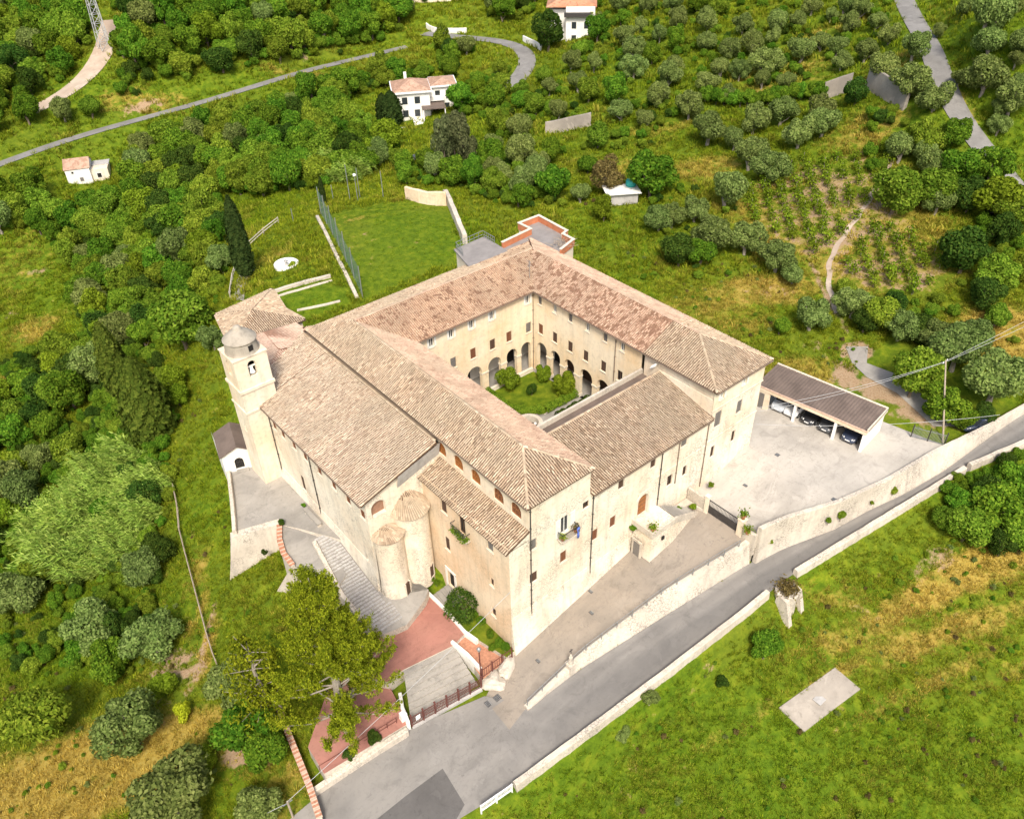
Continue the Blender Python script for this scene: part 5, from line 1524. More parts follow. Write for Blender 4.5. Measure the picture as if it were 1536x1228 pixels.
# cobbled ramp along the nave
zc_ = lambda x, y: -2.3-.235*max(0, 20.5-y)
cob = [(-5.9,21.0),(-8.3,20.6),(-8.7,17.5),(-9.2,14),(-9.0,10.6),(-8.2,8.6),(-6.0,8.2),(-4.2,8.9),(-3.0,9.4),(-2.2,10.0),(-5.6,11.5),(-5.9,14)]
slab('cobbled_ramp', cob, zc_, 3.5, [M['terrace_paving'], M['stone_pale']])
cb = MB(); rr = random.Random(2)
for y in np.arange(9.0, 20.8, .36):
    x0 = float(np.interp(y, [8.6,10.6,14,17.5,20.6], [-8.1,-8.9,-9.1,-8.6,-8.2])); x1 = -6.35 if y > 11 else -5.9
    z = zc_(0, y)
    x = x0
    while x < x1:
        w = rr.uniform(.22, .42); cb.box(x, min(x+w-.03, x1), y+rr.uniform(0,.03), y+.27+rr.uniform(0,.04), z-.1, z+.045+rr.uniform(0,.035)); x += w
o = cb.build('cobbles', M['concrete'], None); tag(o, 'worn grey cobbles', 'cobbles', kind='stuff')
o, _, _ = wall_along('ramp_kerb', [(-8.4,20.4),(-8.8,17.5),(-9.3,14),(-9.15,11)], lambda x, y: zc_(x, y)+.35, lambda x, y: -8, .45, M['stone_pale'], .2, .03, side=-1); tag(o, 'low stone kerb wall along the cobbled ramp', 'wall')
# bench against the nave wall
bn = empty('bench', (-6.9, 23.4, -2.2), 'long low stone bench against the nave wall', 'bench')
mb = MB(); mb.box(-7.15, -6.65, 21.9, 25.0, -1.85, -1.72); mb.build('seat', M['terrace_paving'], bn)
for y in (22.1, 23.4, 24.7):
    mb = MB(); mb.box(-7.1, -6.7, y-.12, y+.12, -2.2, -1.85); mb.build('leg', M['stone_pale'], bn)
# log fence on the slope
lf = empty('log_fence', tuple(gr(290,860)), 'rustic pole fence running down the grassy slope on the valley side', 'fence')
fp = [gr(*p) for p in [(262,735),(268,765),(271,800),(280,835),(288,865),(296,895),(304,925),(312,955),(321,985),(327,1000)]]
for p in fp:
    mb = MB(); mb.tube([p-[0,0,.3], p+[0,0,1.05]], .07, 7); mb.build('post', M['pole_wood'], lf)
for a, b in zip(fp[:-1], fp[1:]):
    for z in (.5, .95):
        mb = MB(); mb.tube([a+[0,0,z], b+[0,0,z]], .055, 6); mb.build('rail', M['pole_wood'], lf)
# ------------------------------------------------------------------ houses and things farther off
def gro(px, py, h):
    """ground position below a point seen in the photo at height h above the ground"""
    d = ray(px, py)
    t = np.concatenate([np.linspace(25, 130, 160), np.linspace(131, 420, 200), np.linspace(424, 1600, 80)])
    P = CAM+d*t[:, None]
    e = P[:, 2]-Hf(P[:, 0], P[:, 1])-h
    i = int(np.argmax(e < 0)); i = max(i, 1)
    k = e[i-1]/(e[i-1]-e[i]+1e-9); q = CAM+d*(t[i-1]+(t[i]-t[i-1])*np.clip(k, 0, 1))
    q[2] = Hf(q[:1], q[1:2])[0]
    return q
GZ2 = GZ.reshape(_h, _w)
def Hf(X, Y):
    """fast height lookup on the ground sheet"""
    dx, dy = X-CAM[0], Y-CAM[1]
    s = dx*cr[0]+dy*cr[1]; t = dx*cg[0]+dy*cg[1]
    i = np.clip(np.searchsorted(_s, s)-1, 0, _w-2); j = np.clip(np.searchsorted(_t, t)-1, 0, _h-2)
    u = np.clip((s-_s[i])/(_s[i+1]-_s[i]), 0, 1); v = np.clip((t-_t[j])/(_t[j+1]-_t[j]), 0, 1)
    return (GZ2[j, i]*(1-u)*(1-v)+GZ2[j, i+1]*u*(1-v)+GZ2[j+1, i]*(1-u)*v+GZ2[j+1, i+1]*u*v)

class Bld:
    """small building on local axes: origin at a photo point, u to the right along its front"""
    def __init__(s, name, px, py, ang, label, cat):
        s.o = gr(px, py); a = ang
        s.root = empty(name, tuple(s.o), label, cat)
        base = math.atan2(cr[1], cr[0])+a
        s.u = np.array([math.cos(base), math.sin(base), 0]); s.v = np.array([-s.u[1], s.u[0], 0])
    def P(s, u, v, z): return tuple(s.o+s.u*u+s.v*v+np.array([0, 0, z]))
    def box(s, name, u0, u1, v0, v1, z0, z1, mat, parent=None):
        mb = MB(); mb.hexa([s.P(u0,v0,z0), s.P(u1,v0,z0), s.P(u1,v1,z0), s.P(u0,v1,z0), s.P(u0,v0,z1), s.P(u1,v0,z1), s.P(u1,v1,z1), s.P(u0,v1,z1)])
        return mb.build(name, M[mat], parent or s.root)
    def win(s, side, a, z, w, h, u0, u1, v0, v1, mat='glass'):
        if side == 'f': b = (a-w/2, a+w/2, v0-.05, v0+.05)
        elif side == 'l': b = (u0-.05, u0+.05, a-w/2, a+w/2)
        else: b = (u1-.05, u1+.05, a-w/2, a+w/2)
        o = s.box('window', b[0], b[1], b[2], b[3], z-h/2, z+h/2, mat)
        e = .12
        if side == 'f': s.box('frame', b[0]-e, b[1]+e, b[2]+.02, b[3]-.03, z-h/2-e, z+h/2+e, 'frame_white', o)
        return o
    def hip(s, name, u0, u1, v0, v1, z0, z1, mat):
        m = min(u1-u0, v1-v0)/2
        if u1-u0 >= v1-v0: r0, r1 = (u0+m, (v0+v1)/2), (u1-m, (v0+v1)/2)
        else: r0, r1 = ((u0+u1)/2, v0+m), ((u0+u1)/2, v1-m)
        c = [(u0,v0),(u1,v0),(u1,v1),(u0,v1)]; P = [s.P(*q, z0) for q in c]; A, B = s.P(*r0, z1), s.P(*r1, z1)
        mb = MB()
        if u1-u0 >= v1-v0: mb.poly([P[0],P[1],B,A]); mb.poly([P[1],P[2],B]); mb.poly([P[2],P[3],A,B]); mb.poly([P[3],P[0],A])
        else: mb.poly([P[0],P[1],A]); mb.poly([P[1],P[2],B,A]); mb.poly([P[2],P[3],B]); mb.poly([P[3],P[0],A,B])
        lo = [s.P(*q, z0-.2) for q in c]
        for i in range(4): mb.quad(lo[i], lo[(i+1) % 4], P[(i+1) % 4], P[i])
        mb.poly(lo[::-1])
        return mb.build(name, M[mat], s.root)
# corrugated-row roof colour for distant roofs
tiles('roof_far', [(.46,.28,.20), (.50,.32,.23), (.43,.26,.18)], (.30,.18,.12), .6)
tiles('roof_red', [(.50,.20,.11), (.54,.24,.13), (.46,.18,.10)], (.30,.12,.07), .64)

v = Bld('villa', 606, 182, .16, 'white two-storey villa with pinkish hipped roof and covered terrace among trees', 'house')
v.box('wall', -1.5, 6.2, .0, 8.5, -3, 6.0, 'white_plaster'); v.box('wall', 6.2, 12.2, 2.6, 9.0, -3, 6.2, 'white_plaster')
v.box('cornice', -2.1, 6.8, -.6, 9.1, 6.0, 6.35, 'white_paint'); v.box('cornice', 6.8, 12.8, 2.0, 9.6, 6.2, 6.5, 'white_paint')
v.hip('roof', -1.9, 6.6, -.4, 8.9, 6.35, 8.0, 'roof_far'); v.hip('roof', 6.7, 12.6, 2.2, 9.4, 6.5, 7.4, 'roof_far')
v.box('terrace', 2.0, 11.5, -4.6, 2.5, -3.4, .6, 'white_plaster')
v.box('awning', 4.2, 9.4, -2.6, 2.4, 2.9, 3.08, 'roof_brown')
for u in (4.4, 9.2): v.box('post', u-.1, u+.1, -2.5, -2.3, .6, 2.9, 'white_paint')
for a, z in ((.6,1.6),(3.2,1.6),(.6,4.4),(3.4,4.4)): v.win('f', a, z, 1.2, 1.5, -1.5, 6.2, 0, 8.5)
for a, z in ((8.2,4.4),(10.6,4.4),(7.6,1.6),(10.2,1.6)): v.win('f', a, z, 1.1, 1.9, 6.2, 12.2, 2.6, 9)
v.box('balcony', 6.4, 9.6, 1.6, 2.6, 3.4, 4.3, 'white_plaster'); v.box('chimney', 1.2, 1.8, 6, 6.6, 6.5, 8.8, 'white_plaster')
v.box('garden_wall', -2.5, 2.0, -4.8, -4.4, -3.4, .2, 'white_plaster')
v.box('outbuilding', 15.5, 19.5, 3.5, 6.5, -2, 2.4, 'plaster_warm'); v.box('outbuilding_roof', 15.2, 19.8, 3.2, 6.8, 2.4, 2.6, 'roof_far')
v.box('yard_wall', 19.8, 24.5, 4.0, 4.4, -2, 1.2, 'white_plaster')
w = Bld('tall_house', 836, 66, -.1, 'tall white house with orange tiled roof and dark balcony at the lane end', 'house')
w.box('wall', 2.0, 9.0, 0, 8, -3, 8.2, 'white_plaster'); w.box('wall', -2.2, 2.0, 2, 8, -2, 7.4, 'white_plaster')
w.hip('roof', -2.8, 9.4, .8, 8.6, 8.2, 10.0, 'roof_red'); w.box('balcony', 1.6, 8.0, -1.0, .0, 6.2, 7.1, 'iron')
for a, z in ((4,4.2),(7,4.2),(4,1.2),(7,1.2)): w.win('f', a, z, 1.1, 1.5, 2, 9, 0, 8)
for a, z in ((2.5,4.4),(5.5,4.4),(2.5,7.0)): w.win('r', a, z, 1.0, 1.4, 2, 9, 0, 8)
w.box('terrace', 3.0, 7.0, -5.5, -.2, -3.4, -1.2, 'white_plaster'); w.box('ramp_wall', 6.0, 6.4, -8, -1, -3.4, .2, 'white_plaster')
r_ = Bld('farmhouse', 124, 276, .28, 'small tumbledown cream farmhouse with a patched pink roof in the woods', 'house')
r_.box('wall', -2.6, 2.2, 0, 5.2, -2, 3.4, 'white_plaster'); r_.box('wall', 2.2, 5.6, .6, 5.2, -2, 2.6, 'plaster')
mb = MB(); mb.poly([r_.P(-2.8,-.2,3.3), r_.P(2.4,-.2,3.3), r_.P(2.4,2.6,4.8), r_.P(-2.8,2.6,4.8)]); mb.poly([r_.P(-2.8,2.6,4.8), r_.P(2.4,2.6,4.8), r_.P(2.4,5.4,3.3), r_.P(-2.8,5.4,3.3)]); mb.build('roof', M['roof_far'], r_.root)
mb = MB(); mb.poly([r_.P(-2.6,.02,3.2), r_.P(-2.6,5.18,3.2), r_.P(-2.6,2.6,4.7)]); mb.poly([r_.P(2.2,.02,3.2), r_.P(2.2,2.6,4.7), r_.P(2.2,5.18,3.2)]); mb.build('gable', M['white_plaster'], r_.root)
r_.box('roof_remnant', 2.3, 5.8, 2.6, 5.4, 2.6, 2.8, 'concrete'); r_.win('f', 3.7, 1.2, .8, .9, 2.2, 5.6, .6, 5.2, 'dark_inside'); r_.win('f', .2, 1.0, .7, .8, -2.6, 2.2, 0, 5.2, 'shutter_grey'); r_.win('f', -1.2, 2.6, .4, .4, -2.6, 2.2, 0, 5.2, 'dark_inside')
for nm, px, py, an_, W, D, Hh, lb in (('barn', 640, 4, .0, 14, 6, 3, 'pale low farm building on the far slope above the lane'), ('cabin', 332, 8, .2, 6, 5, 3.4, 'small pale cabin half hidden in the far woods')):
    b = Bld(nm, px, py, an_, lb, 'house'); b.box('wall', -W/2, W/2, 0, D, -2, Hh, 'plaster'); b.hip('roof', -W/2-.3, W/2+.3, -.3, D+.3, Hh, Hh+1.2, 'roof_far')
    for a in (-W/4, W/4): b.win('f', a, 1.6, 1.0, 1.2, -W/2, W/2, 0, D)
# lane walls by the drive
for pl, lb in (([gr(640,42), gr(655,50), gr(700,50)], 'low white wall with gate posts beside the lane'), ([gr(785,62), gr(802,70), gr(812,76)], 'white garden wall beside the tall house'),):
    o, _, _ = wall_along('lane_wall', pl, lambda x, y: H(x, y)+1.4, lambda x, y: H(x, y)-1, .35, M['white_plaster']); tag(o, lb, 'wall')
# concrete retaining walls on the hillside
for pl, h, lb in (([gr(1233,150), gr(1255,142), gr(1275,136)], 3.0, 'broken concrete wall with a pale lean-to face above the vineyard'), ([gr(1300,132), gr(1330,148), gr(1358,163)], 3.2, 'long concrete retaining wall with props above the vineyard'),
                  ([gr(818,202), gr(850,196), gr(886,188)], 2.4, 'pale concrete wall among olive trees behind the convent'), ([gr(1138,152), gr(1162,150)], 1.6, 'fragment of pale concrete wall beside the ivy hedge')):
    o, _, _ = wall_along('hill_wall', pl, lambda x, y: H(x, y)+h, lambda x, y: H(x, y)-1, .4, M['slab_conc'], .3, .06); tag(o, lb, 'wall')
# shack with water tank
s_ = Bld('shack', 930, 308, .1, 'small shed with corrugated metal roof in the olive grove', 'shed')
s_.box('wall', -1.8, 2.8, 0, 3.0, -1, 1.9, 'concrete'); s_.box('roof', -2.3, 3.2, -.5, 3.4, 1.9, 2.0, 'frame_white')
mb = MB(); c = s_.P(2.2, 2.6, 2.0); mb.lathe(c, [(0,0),(.8,.0),(.85,.15),(.85,.8),(.7,1.0),(.3,1.1),(0,1.12)], 16); o = mb.build('water_tank', M['teal'], None, True); tag(o, 'teal plastic water tank on the shed roof', 'tank')
# lattice pylon
pb = gr(158, 74)
py_ = empty('pylon', tuple(pb), 'slender pale lattice pylon standing beside the dirt track', 'pylon')
def lat(h0, h1, w0, w1, n, name):
    mb = MB()
    for k in range(n):
        za, zb = h0+(h1-h0)*k/n, h0+(h1-h0)*(k+1)/n; wa, wb = w0+(w1-w0)*k/n, w0+(w1-w0)*(k+1)/n
        ca = [pb+np.array([x*wa, y*wa, za]) for x, y in ((-1,-1),(1,-1),(1,1),(-1,1))]; cb_ = [pb+np.array([x*wb, y*wb, zb]) for x, y in ((-1,-1),(1,-1),(1,1),(-1,1))]
        for i in range(4):
            mb.bar(ca[i], cb_[i], .14); mb.bar(ca[i], cb_[(i+1) % 4], .09); mb.bar(cb_[i], cb_[(i+1) % 4], .08)
    mb.build(name, M['wire'], py_)
lat(0, 24, 1.2, .45, 12, 'mast')
for z in (20, 23.5):
    mb = MB(); mb.bar(pb+[-2.6,0,z], pb+[2.6,0,z], .16); mb.bar(pb+[-2.6,0,z], pb+[0,0,z+1.2], .1); mb.bar(pb+[2.6,0,z], pb+[0,0,z+1.2], .1); mb.build('cross_arm', M['wire'], py_)

# lawn behind the convent: stone wall, netting fence, fountain garden ------------
o, _, _ = wall_along('lawn_wall', [gr(668,296), gr(676,312), gr(684,332), gr(692,352), gr(698,366)], lambda x, y: H(x, y)+1.5, lambda x, y: H(x, y)-1, .7, M['stone_pale'], .0, .15); tag(o, 'old rough stone wall along the edge of the lawn', 'wall')
o, _, _ = wall_along('lawn_wall', [gr(610,298), gr(630,304), gr(650,308), gr(670,308)], lambda x, y: H(x, y)+2.2, lambda x, y: H(x, y)-1, .5, M['plaster_warm'], .0, .2); tag(o, 'broken tan wall with jagged top closing the far end of the lawn', 'wall')
nf = empty('net_fence', tuple(gr(508,375)), 'tall green netting fence on posts beside the lawn', 'fence')
A_, B_ = gr(482,322), gr(544,446)
plain('netting', (.10,.17,.13), .8, .2, 3)
for k in range(7):
    p = A_+(B_-A_)*k/6; p[2] = H(p[0], p[1]); mb = MB(); mb.tube([p-[0,0,.4], p+[0,0,4.6]], .07, 7); mb.build('post', M['iron_grey'], nf)
mb = MB(); n = 26
for z in np.arange(.2, 4.6, .22): mb.bar(A_+[0,0,z], B_+[0,0,z], .012)
for k in range(90): p = A_+(B_-A_)*k/89; mb.bar(p+[0,0,.1], p+[0,0,4.5], .012)
o = mb.build('net', M['netting'], nf); o['kind'] = 'stuff'
o, _, _ = wall_along('kerb_wall', [gr(476,326), gr(505,385), gr(536,448)], lambda x, y: H(x, y)+.35, lambda x, y: H(x, y)-.6, .5, M['stone_pale'], 0, .02); tag(o, 'long pale kerb along the foot of the netting fence', 'kerb')
fo_ = gr(430, 398)
fo = empty('fountain', tuple(fo_), 'round white basin with a low centrepiece in the garden', 'fountain')
mb = MB(); mb.lathe(fo_, [(1.75,-.4),(1.75,.35),(1.65,.42),(1.4,.42),(1.35,.3),(1.3,.05),(0,.05)], 28); mb.build('basin', M['white_paint'], fo, False)
mb = MB(); mb.lathe(fo_, [(.35,0),(.25,.2),(.12,.5),(.3,.62),(.34,.7),(.08,.68),(.07,.95),(0,1.0)], 14); mb.build('centrepiece', M['concrete'], fo, True)
for pl, lb, hh in (([gr(410,440), gr(450,428), gr(496,416)], 'low garden wall beyond the mown plot', .5), ([gr(414,446), gr(455,434), gr(498,421)], 'white edging kerb along the mown plot', .18), ([gr(446,466), gr(480,460), gr(510,452)], 'pale edging kerb nearest the sacristy', .18)):
    o, _, _ = wall_along('garden_kerb', pl, lambda x, y: H(x, y)+hh, lambda x, y: H(x, y)-.5, .35, M['stone_pale'], 0, .04); tag(o, lb, 'kerb')
# path and rails by the tall cypress
strip('garden_path', [gr(372,395)[:2], gr(352,425)[:2], gr(346,450)[:2]], [gr(384,402)[:2], gr(368,430)[:2], gr(366,452)[:2]], M['terrace_paving'], z=lambda x, y: H(x, y), off=.1)
pf = empty('path_rail', tuple(gr(350,425)), 'pale double rail fence along the garden path by the cypress', 'fence')
PP = [gr(*p) for p in [(418,335),(396,352),(374,372),(358,395),(350,420),(346,448)]]
for p in PP:
    mb = MB(); mb.bar(p-[0,0,.3], p+[0,0,1.1], .12); mb.build('post', M['stone_pale'], pf)
for a, b in zip(PP[:-1], PP[1:]):
    for z in (.55, 1.0):
        mb = MB(); mb.bar(a+[0,0,z], b+[0,0,z], .1); mb.build('rail', M['stone_pale'], pf)
# slim boundary posts along the far edge of the lawn
for i, (px, py, h) in enumerate([(440,332,2.2),(500,300,2.6),(525,300,6),(540,296,5),(575,296,4.5)]):
    p = gr(px, py); mb = MB(); mb.tube([p-[0,0,.3], p+[0,0,h]], .06, 6); o = mb.build('fence_post', M['iron_grey'], None); tag(o, 'slim metal post along the far edge of the lawn', 'post', 'posts round the lawn')
p = gr(537, 302); lp = empty('garden_lamp', tuple(p), 'lamp post with white globe at the lawn corner', 'lamp')
mb = MB(); mb.tube([p, p+[0,0,4.2]], .06, 6); mb.build('pole', M['iron_grey'], lp); mb = MB(); mb.lathe(p+[0,0,4.2], [(0,0),(.2,.05),(.28,.25),(.2,.45),(0,.5)], 12); mb.build('globe', M['white_paint'], lp, True)

# poles and wires at the yard end --------------------------------------------------
def pole(px, py, h, r, lb, lean=(0, 0), mat='pole_wood'):
    p = gr(px, py); e = empty('utility_pole', tuple(p), lb, 'pole'); top = p+np.array([lean[0], lean[1], h])
    mb = MB(); mb.tube([p-[0,0,.5], top], [r, r*.7], 9); mb.build('shaft', M[mat], e)
    mb = MB(); mb.bar(top+[-.5,0,-.3], top+[.5,0,-.3], .09); mb.build('cross_arm', M['iron_grey'], e)
    for s in (-.42, .42):
        mb = MB(); mb.lathe(top+[s,0,-.25], [(.0,0),(.05,.0),(.06,.08),(.03,.12),(.06,.16),(0,.2)], 8); mb.build('insulator', M['white_paint'], e)
    return top
tp = pole(1416, 668, 7.6, .11, 'tall slender wooden pole at the corner of the car yard', (3.6, 4.0))
def wire(a, b, sag, name, lb, grp=None):
    a = np.array(a, float); b = np.array(b, float); n = 16
    pts = [a+(b-a)*k/n-np.array([0,0,4*sag*(k/n)*(1-k/n)]) for k in range(n+1)]
    mb = MB(); mb.tube(pts, .02, 5); o = mb.build(name, M['wire'], None); return tag(o, lb, 'wire', grp)
ew = at(1148, 600, 4.0); e2 = at(1140, 607, 3.6)
wire((33.4, -.3, 5.2), tp+[-.4,0,-.1], .5, 'overhead_wire', 'upper overhead wire from the convent end wall to the wooden pole')
wire((33.4, -.3, 4.7), tp+[.4,0,-.4], .6, 'overhead_wire', 'lower overhead wire from the convent end wall to the wooden pole')
wire(tp+[-.4,0,-.1], tp+np.array([38,-6,2]), .4, 'overhead_wire', 'overhead wire running on from the wooden pole past the olive trees')
wire(tp+[.4,0,-.4], tp+np.array([38,-7,1.4]), .5, 'overhead_wire', 'second overhead wire running on from the wooden pole')
wire((33.4, -.3, 3.0), at(1500,622,3.5), .7, 'overhead_wire', 'sagging low cable across the garage roof')
p0 = gr(440, 1226); e = empty('utility_pole', tuple(p0), 'pale pole with bracket beside the brick-capped wall', 'pole')
mb = MB(); mb.tube([p0-[0,0,.5], p0+[0,0,2.6]], .09, 8); mb.build('shaft', M['pole_wood'], e); mb = MB(); mb.bar(p0+[-.4,0,2.4], p0+[.4,0,2.4], .06); mb.build('cross_arm', M['iron_grey'], e)
wire(p0+[0,0,2.6], (.0, -.05, 2.2), .3, 'overhead_wire', 'white cable stretched from the bracketed pole to the convent corner')
wire(p0+[0,0,2.4], p0+np.array([-20,6,1]), .5, 'overhead_wire', 'white cable leaving the bracketed pole downhill')
lp_ = empty('lamp_post', tuple(rd(722,1012)), 'thin dark lamp post beside the iron fence', 'lamp')
q = rd(722, 1022); mb = MB(); mb.tube([q, q+[0,0,4.4]], .06, 8); mb.build('pole', M['iron_red'], lp_)
mb = MB(); mb.lathe(q+[0,0,4.4], [(0,0),(.12,.05),(.2,.35),(.14,.45),(0,.55)], 10); mb.build('lantern', M['iron_grey'], lp_)
# iron fence at the far end of the yard
ff = empty('iron_fence', tuple(at(1390,662,0)), 'grey barred iron gate closing the far end of the car yard', 'fence')
A_, B_ = at(1366,655,0), at(1416,668,0)
for k in (0, 3, 6):
    p = A_+(B_-A_)*k/6; mb = MB(); mb.bar(p, p+[0,0,1.7], .1); mb.build('post', M['iron'], ff)
for k in range(1, 26):
    p = A_+(B_-A_)*k/26; mb = MB(); mb.bar(p+[0,0,.15], p+[0,0,1.45+.12*math.sin(k*.5)], .03); mb.build('bar', M['iron_grey'], ff)
mb = MB()
for z in (.15, 1.3): mb.bar(A_+[0,0,z], B_+[0,0,z], .05)
mb.build('rail', M['iron_grey'], ff)

# cars --------------------------------------------------------------------------------
def carpaint(name, c):
    m, nt, n, l, b = nodemat(name)
    f = noise(nt, pos(nt), 3, 3); l.new(ramp(nt, f, [(.3, tuple(x*.9 for x in c)), (.7, c)]), b.inputs['Base Color'])
    b.inputs['Roughness'].default_value = .3; b.inputs['Coat Weight'].default_value = .6
    M[name] = m
for nm, c in (('paint_silver', (.42,.45,.48)), ('paint_white', (.75,.75,.74)), ('paint_black', (.02,.02,.022)), ('paint_blue', (.03,.04,.07)), ('paint_darkgrey', (.06,.062,.065))): carpaint(nm, c)
plain('lamp_glass', (.75,.75,.72), .1, .05, 3, spec=.7)
def car(loc, yaw, paint, label, group=None):
    e = empty('parked_car', loc, label, 'car', group, rz=yaw if yaw else 1e-5)
    # profile along x (front +x): height of body and cabin
    xs = [-2.05,-1.95,-1.6,-1.0,-.2,.5,.95,1.5,1.9,2.05]
    zb = [.55,.82,.92,.95,.94,.93,.90,.82,.68,.48]; hw = [.62,.76,.82,.84,.85,.85,.84,.80,.72,.58]
    mb = MB(); rings = []
    for x, z, h in zip(xs, zb, hw): rings.append([(x,-h,.28),(x,-h*1.02,.5),(x,-h*.97,z-.06),(x,-h*.85,z),(x,h*.85,z),(x,h*.97,z-.06),(x,h*1.02,.5),(x,h,.28)])
    loft(mb, rings, True); body = mb.build('body', M[paint], e, True)
    cab = [(-1.75,.84,.74,.0),(-1.3,1.36,.60,.0),(-.5,1.47,.58,0),(.25,1.42,.58,0),(.95,.90,.72,0)]
    mb = MB(); rings = [[(x,-.76,.84),(x,-h,z),(x,h,z),(x,.76,.84)] for x, z, h, _ in cab]; loft(mb, rings, True); mb.build('windows', M['glass'], e)
    mb = MB(); loft(mb, [[(x,-h-.02,z-.04),(x,-h+.04,z+.025),(x,h-.04,z+.025),(x,h+.02,z-.04)] for x, z, h, _ in cab[1:4]], True); mb.build('roof', M[paint], e, True)
    mb = MB()
    for s in (-1, 1):
        for (x0,z0),(x1,z1) in (((-1.75,.86),(-1.28,1.38)),((.97,.9),(.25,1.44)),((-.35,.9),(-.4,1.46))): mb.bar((x0,s*.76,z0),(x1,s*.6,z1),.07)
    mb.build('pillars', M[paint], e)
    for x in (-1.25, 1.28):
        for s in (-1, 1):
            mb = MB(); mb.tube([(x,s*.68,.31),(x,s*.87,.31)], .31, 18); w_ = mb.build('wheel', M['rubber'], e)
            mb = MB(); mb.tube([(x,s*.86,.31),(x,s*.885,.31)], .19, 14); mb.build('rim', M['iron_grey'], w_)
    for s in (-1, 1):
        mb = MB(); mb.hexa([(1.88,s*.40,.56),(1.99,s*.40,.54),(1.93,s*.66,.54),(1.80,s*.70,.56),(1.86,s*.40,.70),(1.95,s*.40,.66),(1.88,s*.66,.68),(1.76,s*.70,.72)]); mb.build('headlight', M['lamp_glass'], e)
        mb = MB(); mb.box(.62,.78,s*.82 if s>0 else -1.0, 1.0 if s>0 else -.82,.92,1.05); mb.build('mirror', M[paint], e)
    mb = MB(); mb.box(2.03,2.07,-.26,.26,.42,.53); mb.build('number_plate', M['white_paint'], e)
    return e
yaw = math.atan2(gn[1], gn[0])
for u, pt, lb in ((2.05,'paint_silver','silver car in the garage bay beside the side pier'),(3.6,'paint_white','white car in the garage behind the first white post'),(5.7,'paint_black','black car in the middle garage bay beside the white car'),(7.75,'paint_darkgrey','dark grey car in the middle garage bay next to the second post'),(10.4,'paint_blue','dark blue car alone in the end garage bay')):
    q = gp(u, 2.35, .02); car(q, yaw, pt, lb)
q = gr(1466, 642); car((q[0], q[1], q[2]+.05), 2.6, 'paint_blue', 'dark car parked on the gravel under the bushes by the street wall')
q = gr(633, 240); car((q[0], q[1], q[2]+.05), 2.2, 'paint_darkgrey', 'dark car parked on the lane below the villa')
strip('gravel_lane', [gr(*p)[:2] for p in [(1268,520),(1278,545),(1300,566),(1345,590),(1400,640),(1440,640)]], [gr(*p)[:2] for p in [(1302,520),(1300,545),(1345,562),(1400,600),(1440,622),(1462,632)]], M['terrace_paving'], z=lambda x, y: H(x, y), off=.07)
strip('side_lane', [gr(*p)[:2] for p in [(630,262),(640,248),(650,235),(656,222)]], [gr(*p)[:2] for p in [(648,262),(655,250),(662,236),(664,224)]], M['terrace_paving'], z=lambda x, y: H(x, y), off=.12)
# ------------------------------------------------------------------ vegetation
def leafmat(name, dark, mid, light, hue=.02, trans=.34):
    m = bpy.data.materials.new(name); m.use_nodes = True; nt = m.node_tree; l = nt.links
    for n in list(nt.nodes): nt.nodes.remove(n)
    out = N(nt, 'ShaderNodeOutputMaterial'); g = N(nt, 'ShaderNodeNewGeometry'); oi = N(nt, 'ShaderNodeObjectInfo')
    tc = N(nt, 'ShaderNodeTexCoord')
    f = math_(nt, 'ADD', math_(nt, 'MULTIPLY', g.outputs['Random Per Island'], .55), math_(nt, 'MULTIPLY', noise(nt, tc.outputs['Object'], .9, 3, .6), .5))
    col = ramp(nt, f, [(.2, dark), (.5, mid), (.85, light)])
    hs = N(nt, 'ShaderNodeHueSaturation'); l.new(col, hs.inputs['Color'])
    l.new(maprange(nt, oi.outputs['Random'], 0, 1, .5-hue, .5+hue*.7), hs.inputs['Hue'])
    l.new(maprange(nt, math_(nt, 'FRACT', math_(nt, 'MULTIPLY', oi.outputs['Random'], 7.31)), 0, 1, .78, 1.22), hs.inputs['Value'])
    d = N(nt, 'ShaderNodeBsdfDiffuse'); t = N(nt, 'ShaderNodeBsdfTranslucent'); mx = N(nt, 'ShaderNodeMixShader')
    l.new(hs.outputs[0], d.inputs[0]); l.new(hs.outputs[0], t.inputs[0]); mx.inputs[0].default_value = trans
    l.new(d.outputs[0], mx.inputs[1]); l.new(t.outputs[0], mx.inputs[2]); l.new(mx.outputs[0], out.inputs[0])
    M[name] = m
    return m
leafmat('leaf_olive', (0.076,0.114,0.027), (0.158,0.218,0.051), (0.302,0.363,0.109), .02)
leafmat('leaf_green', (0.036,0.097,0.008), (0.099,0.206,0.016), (0.208,0.325,0.028), .022)
leafmat('leaf_mid', (0.064,0.121,0.010), (0.154,0.241,0.020), (0.297,0.381,0.041), .022)
leafmat('leaf_dark', (0.020,0.051,0.008), (0.046,0.094,0.014), (0.095,0.149,0.021), .02)
leafmat('leaf_bright', (.075,.125,.008), (.155,.23,.014), (.26,.34,.03), .012)
leafmat('leaf_yellow', (.20,.24,.012), (.36,.42,.02), (.50,.52,.04), .012)
leafmat('leaf_cypress', (.036,.060,.009), (.080,.120,.016), (.15,.19,.028), .012)
leafmat('leaf_cypress_dark', (0.014,0.027,0.007), (0.029,0.050,0.012), (0.052,0.076,0.018), .012)
leafmat('leaf_pine', (0.055,0.088,0.006), (0.193,0.237,0.013), (0.385,0.407,0.026), .003)
leafmat('leaf_grey', (.06,.08,.03), (.105,.125,.05), (.17,.19,.08), .015)
leafmat('leaf_reed', (.11,.19,.025), (.25,.37,.055), (.46,.56,.13), .012, .3)
leafmat('leaf_brown', (.08,.06,.02), (.15,.115,.04), (.22,.18,.06), .01)
plain('bark', (.16,.125,.09), .95, .3, 4, bumpk=.3)
plain('bark_pale', (.30,.26,.21), .95, .25, 4, bumpk=.3)

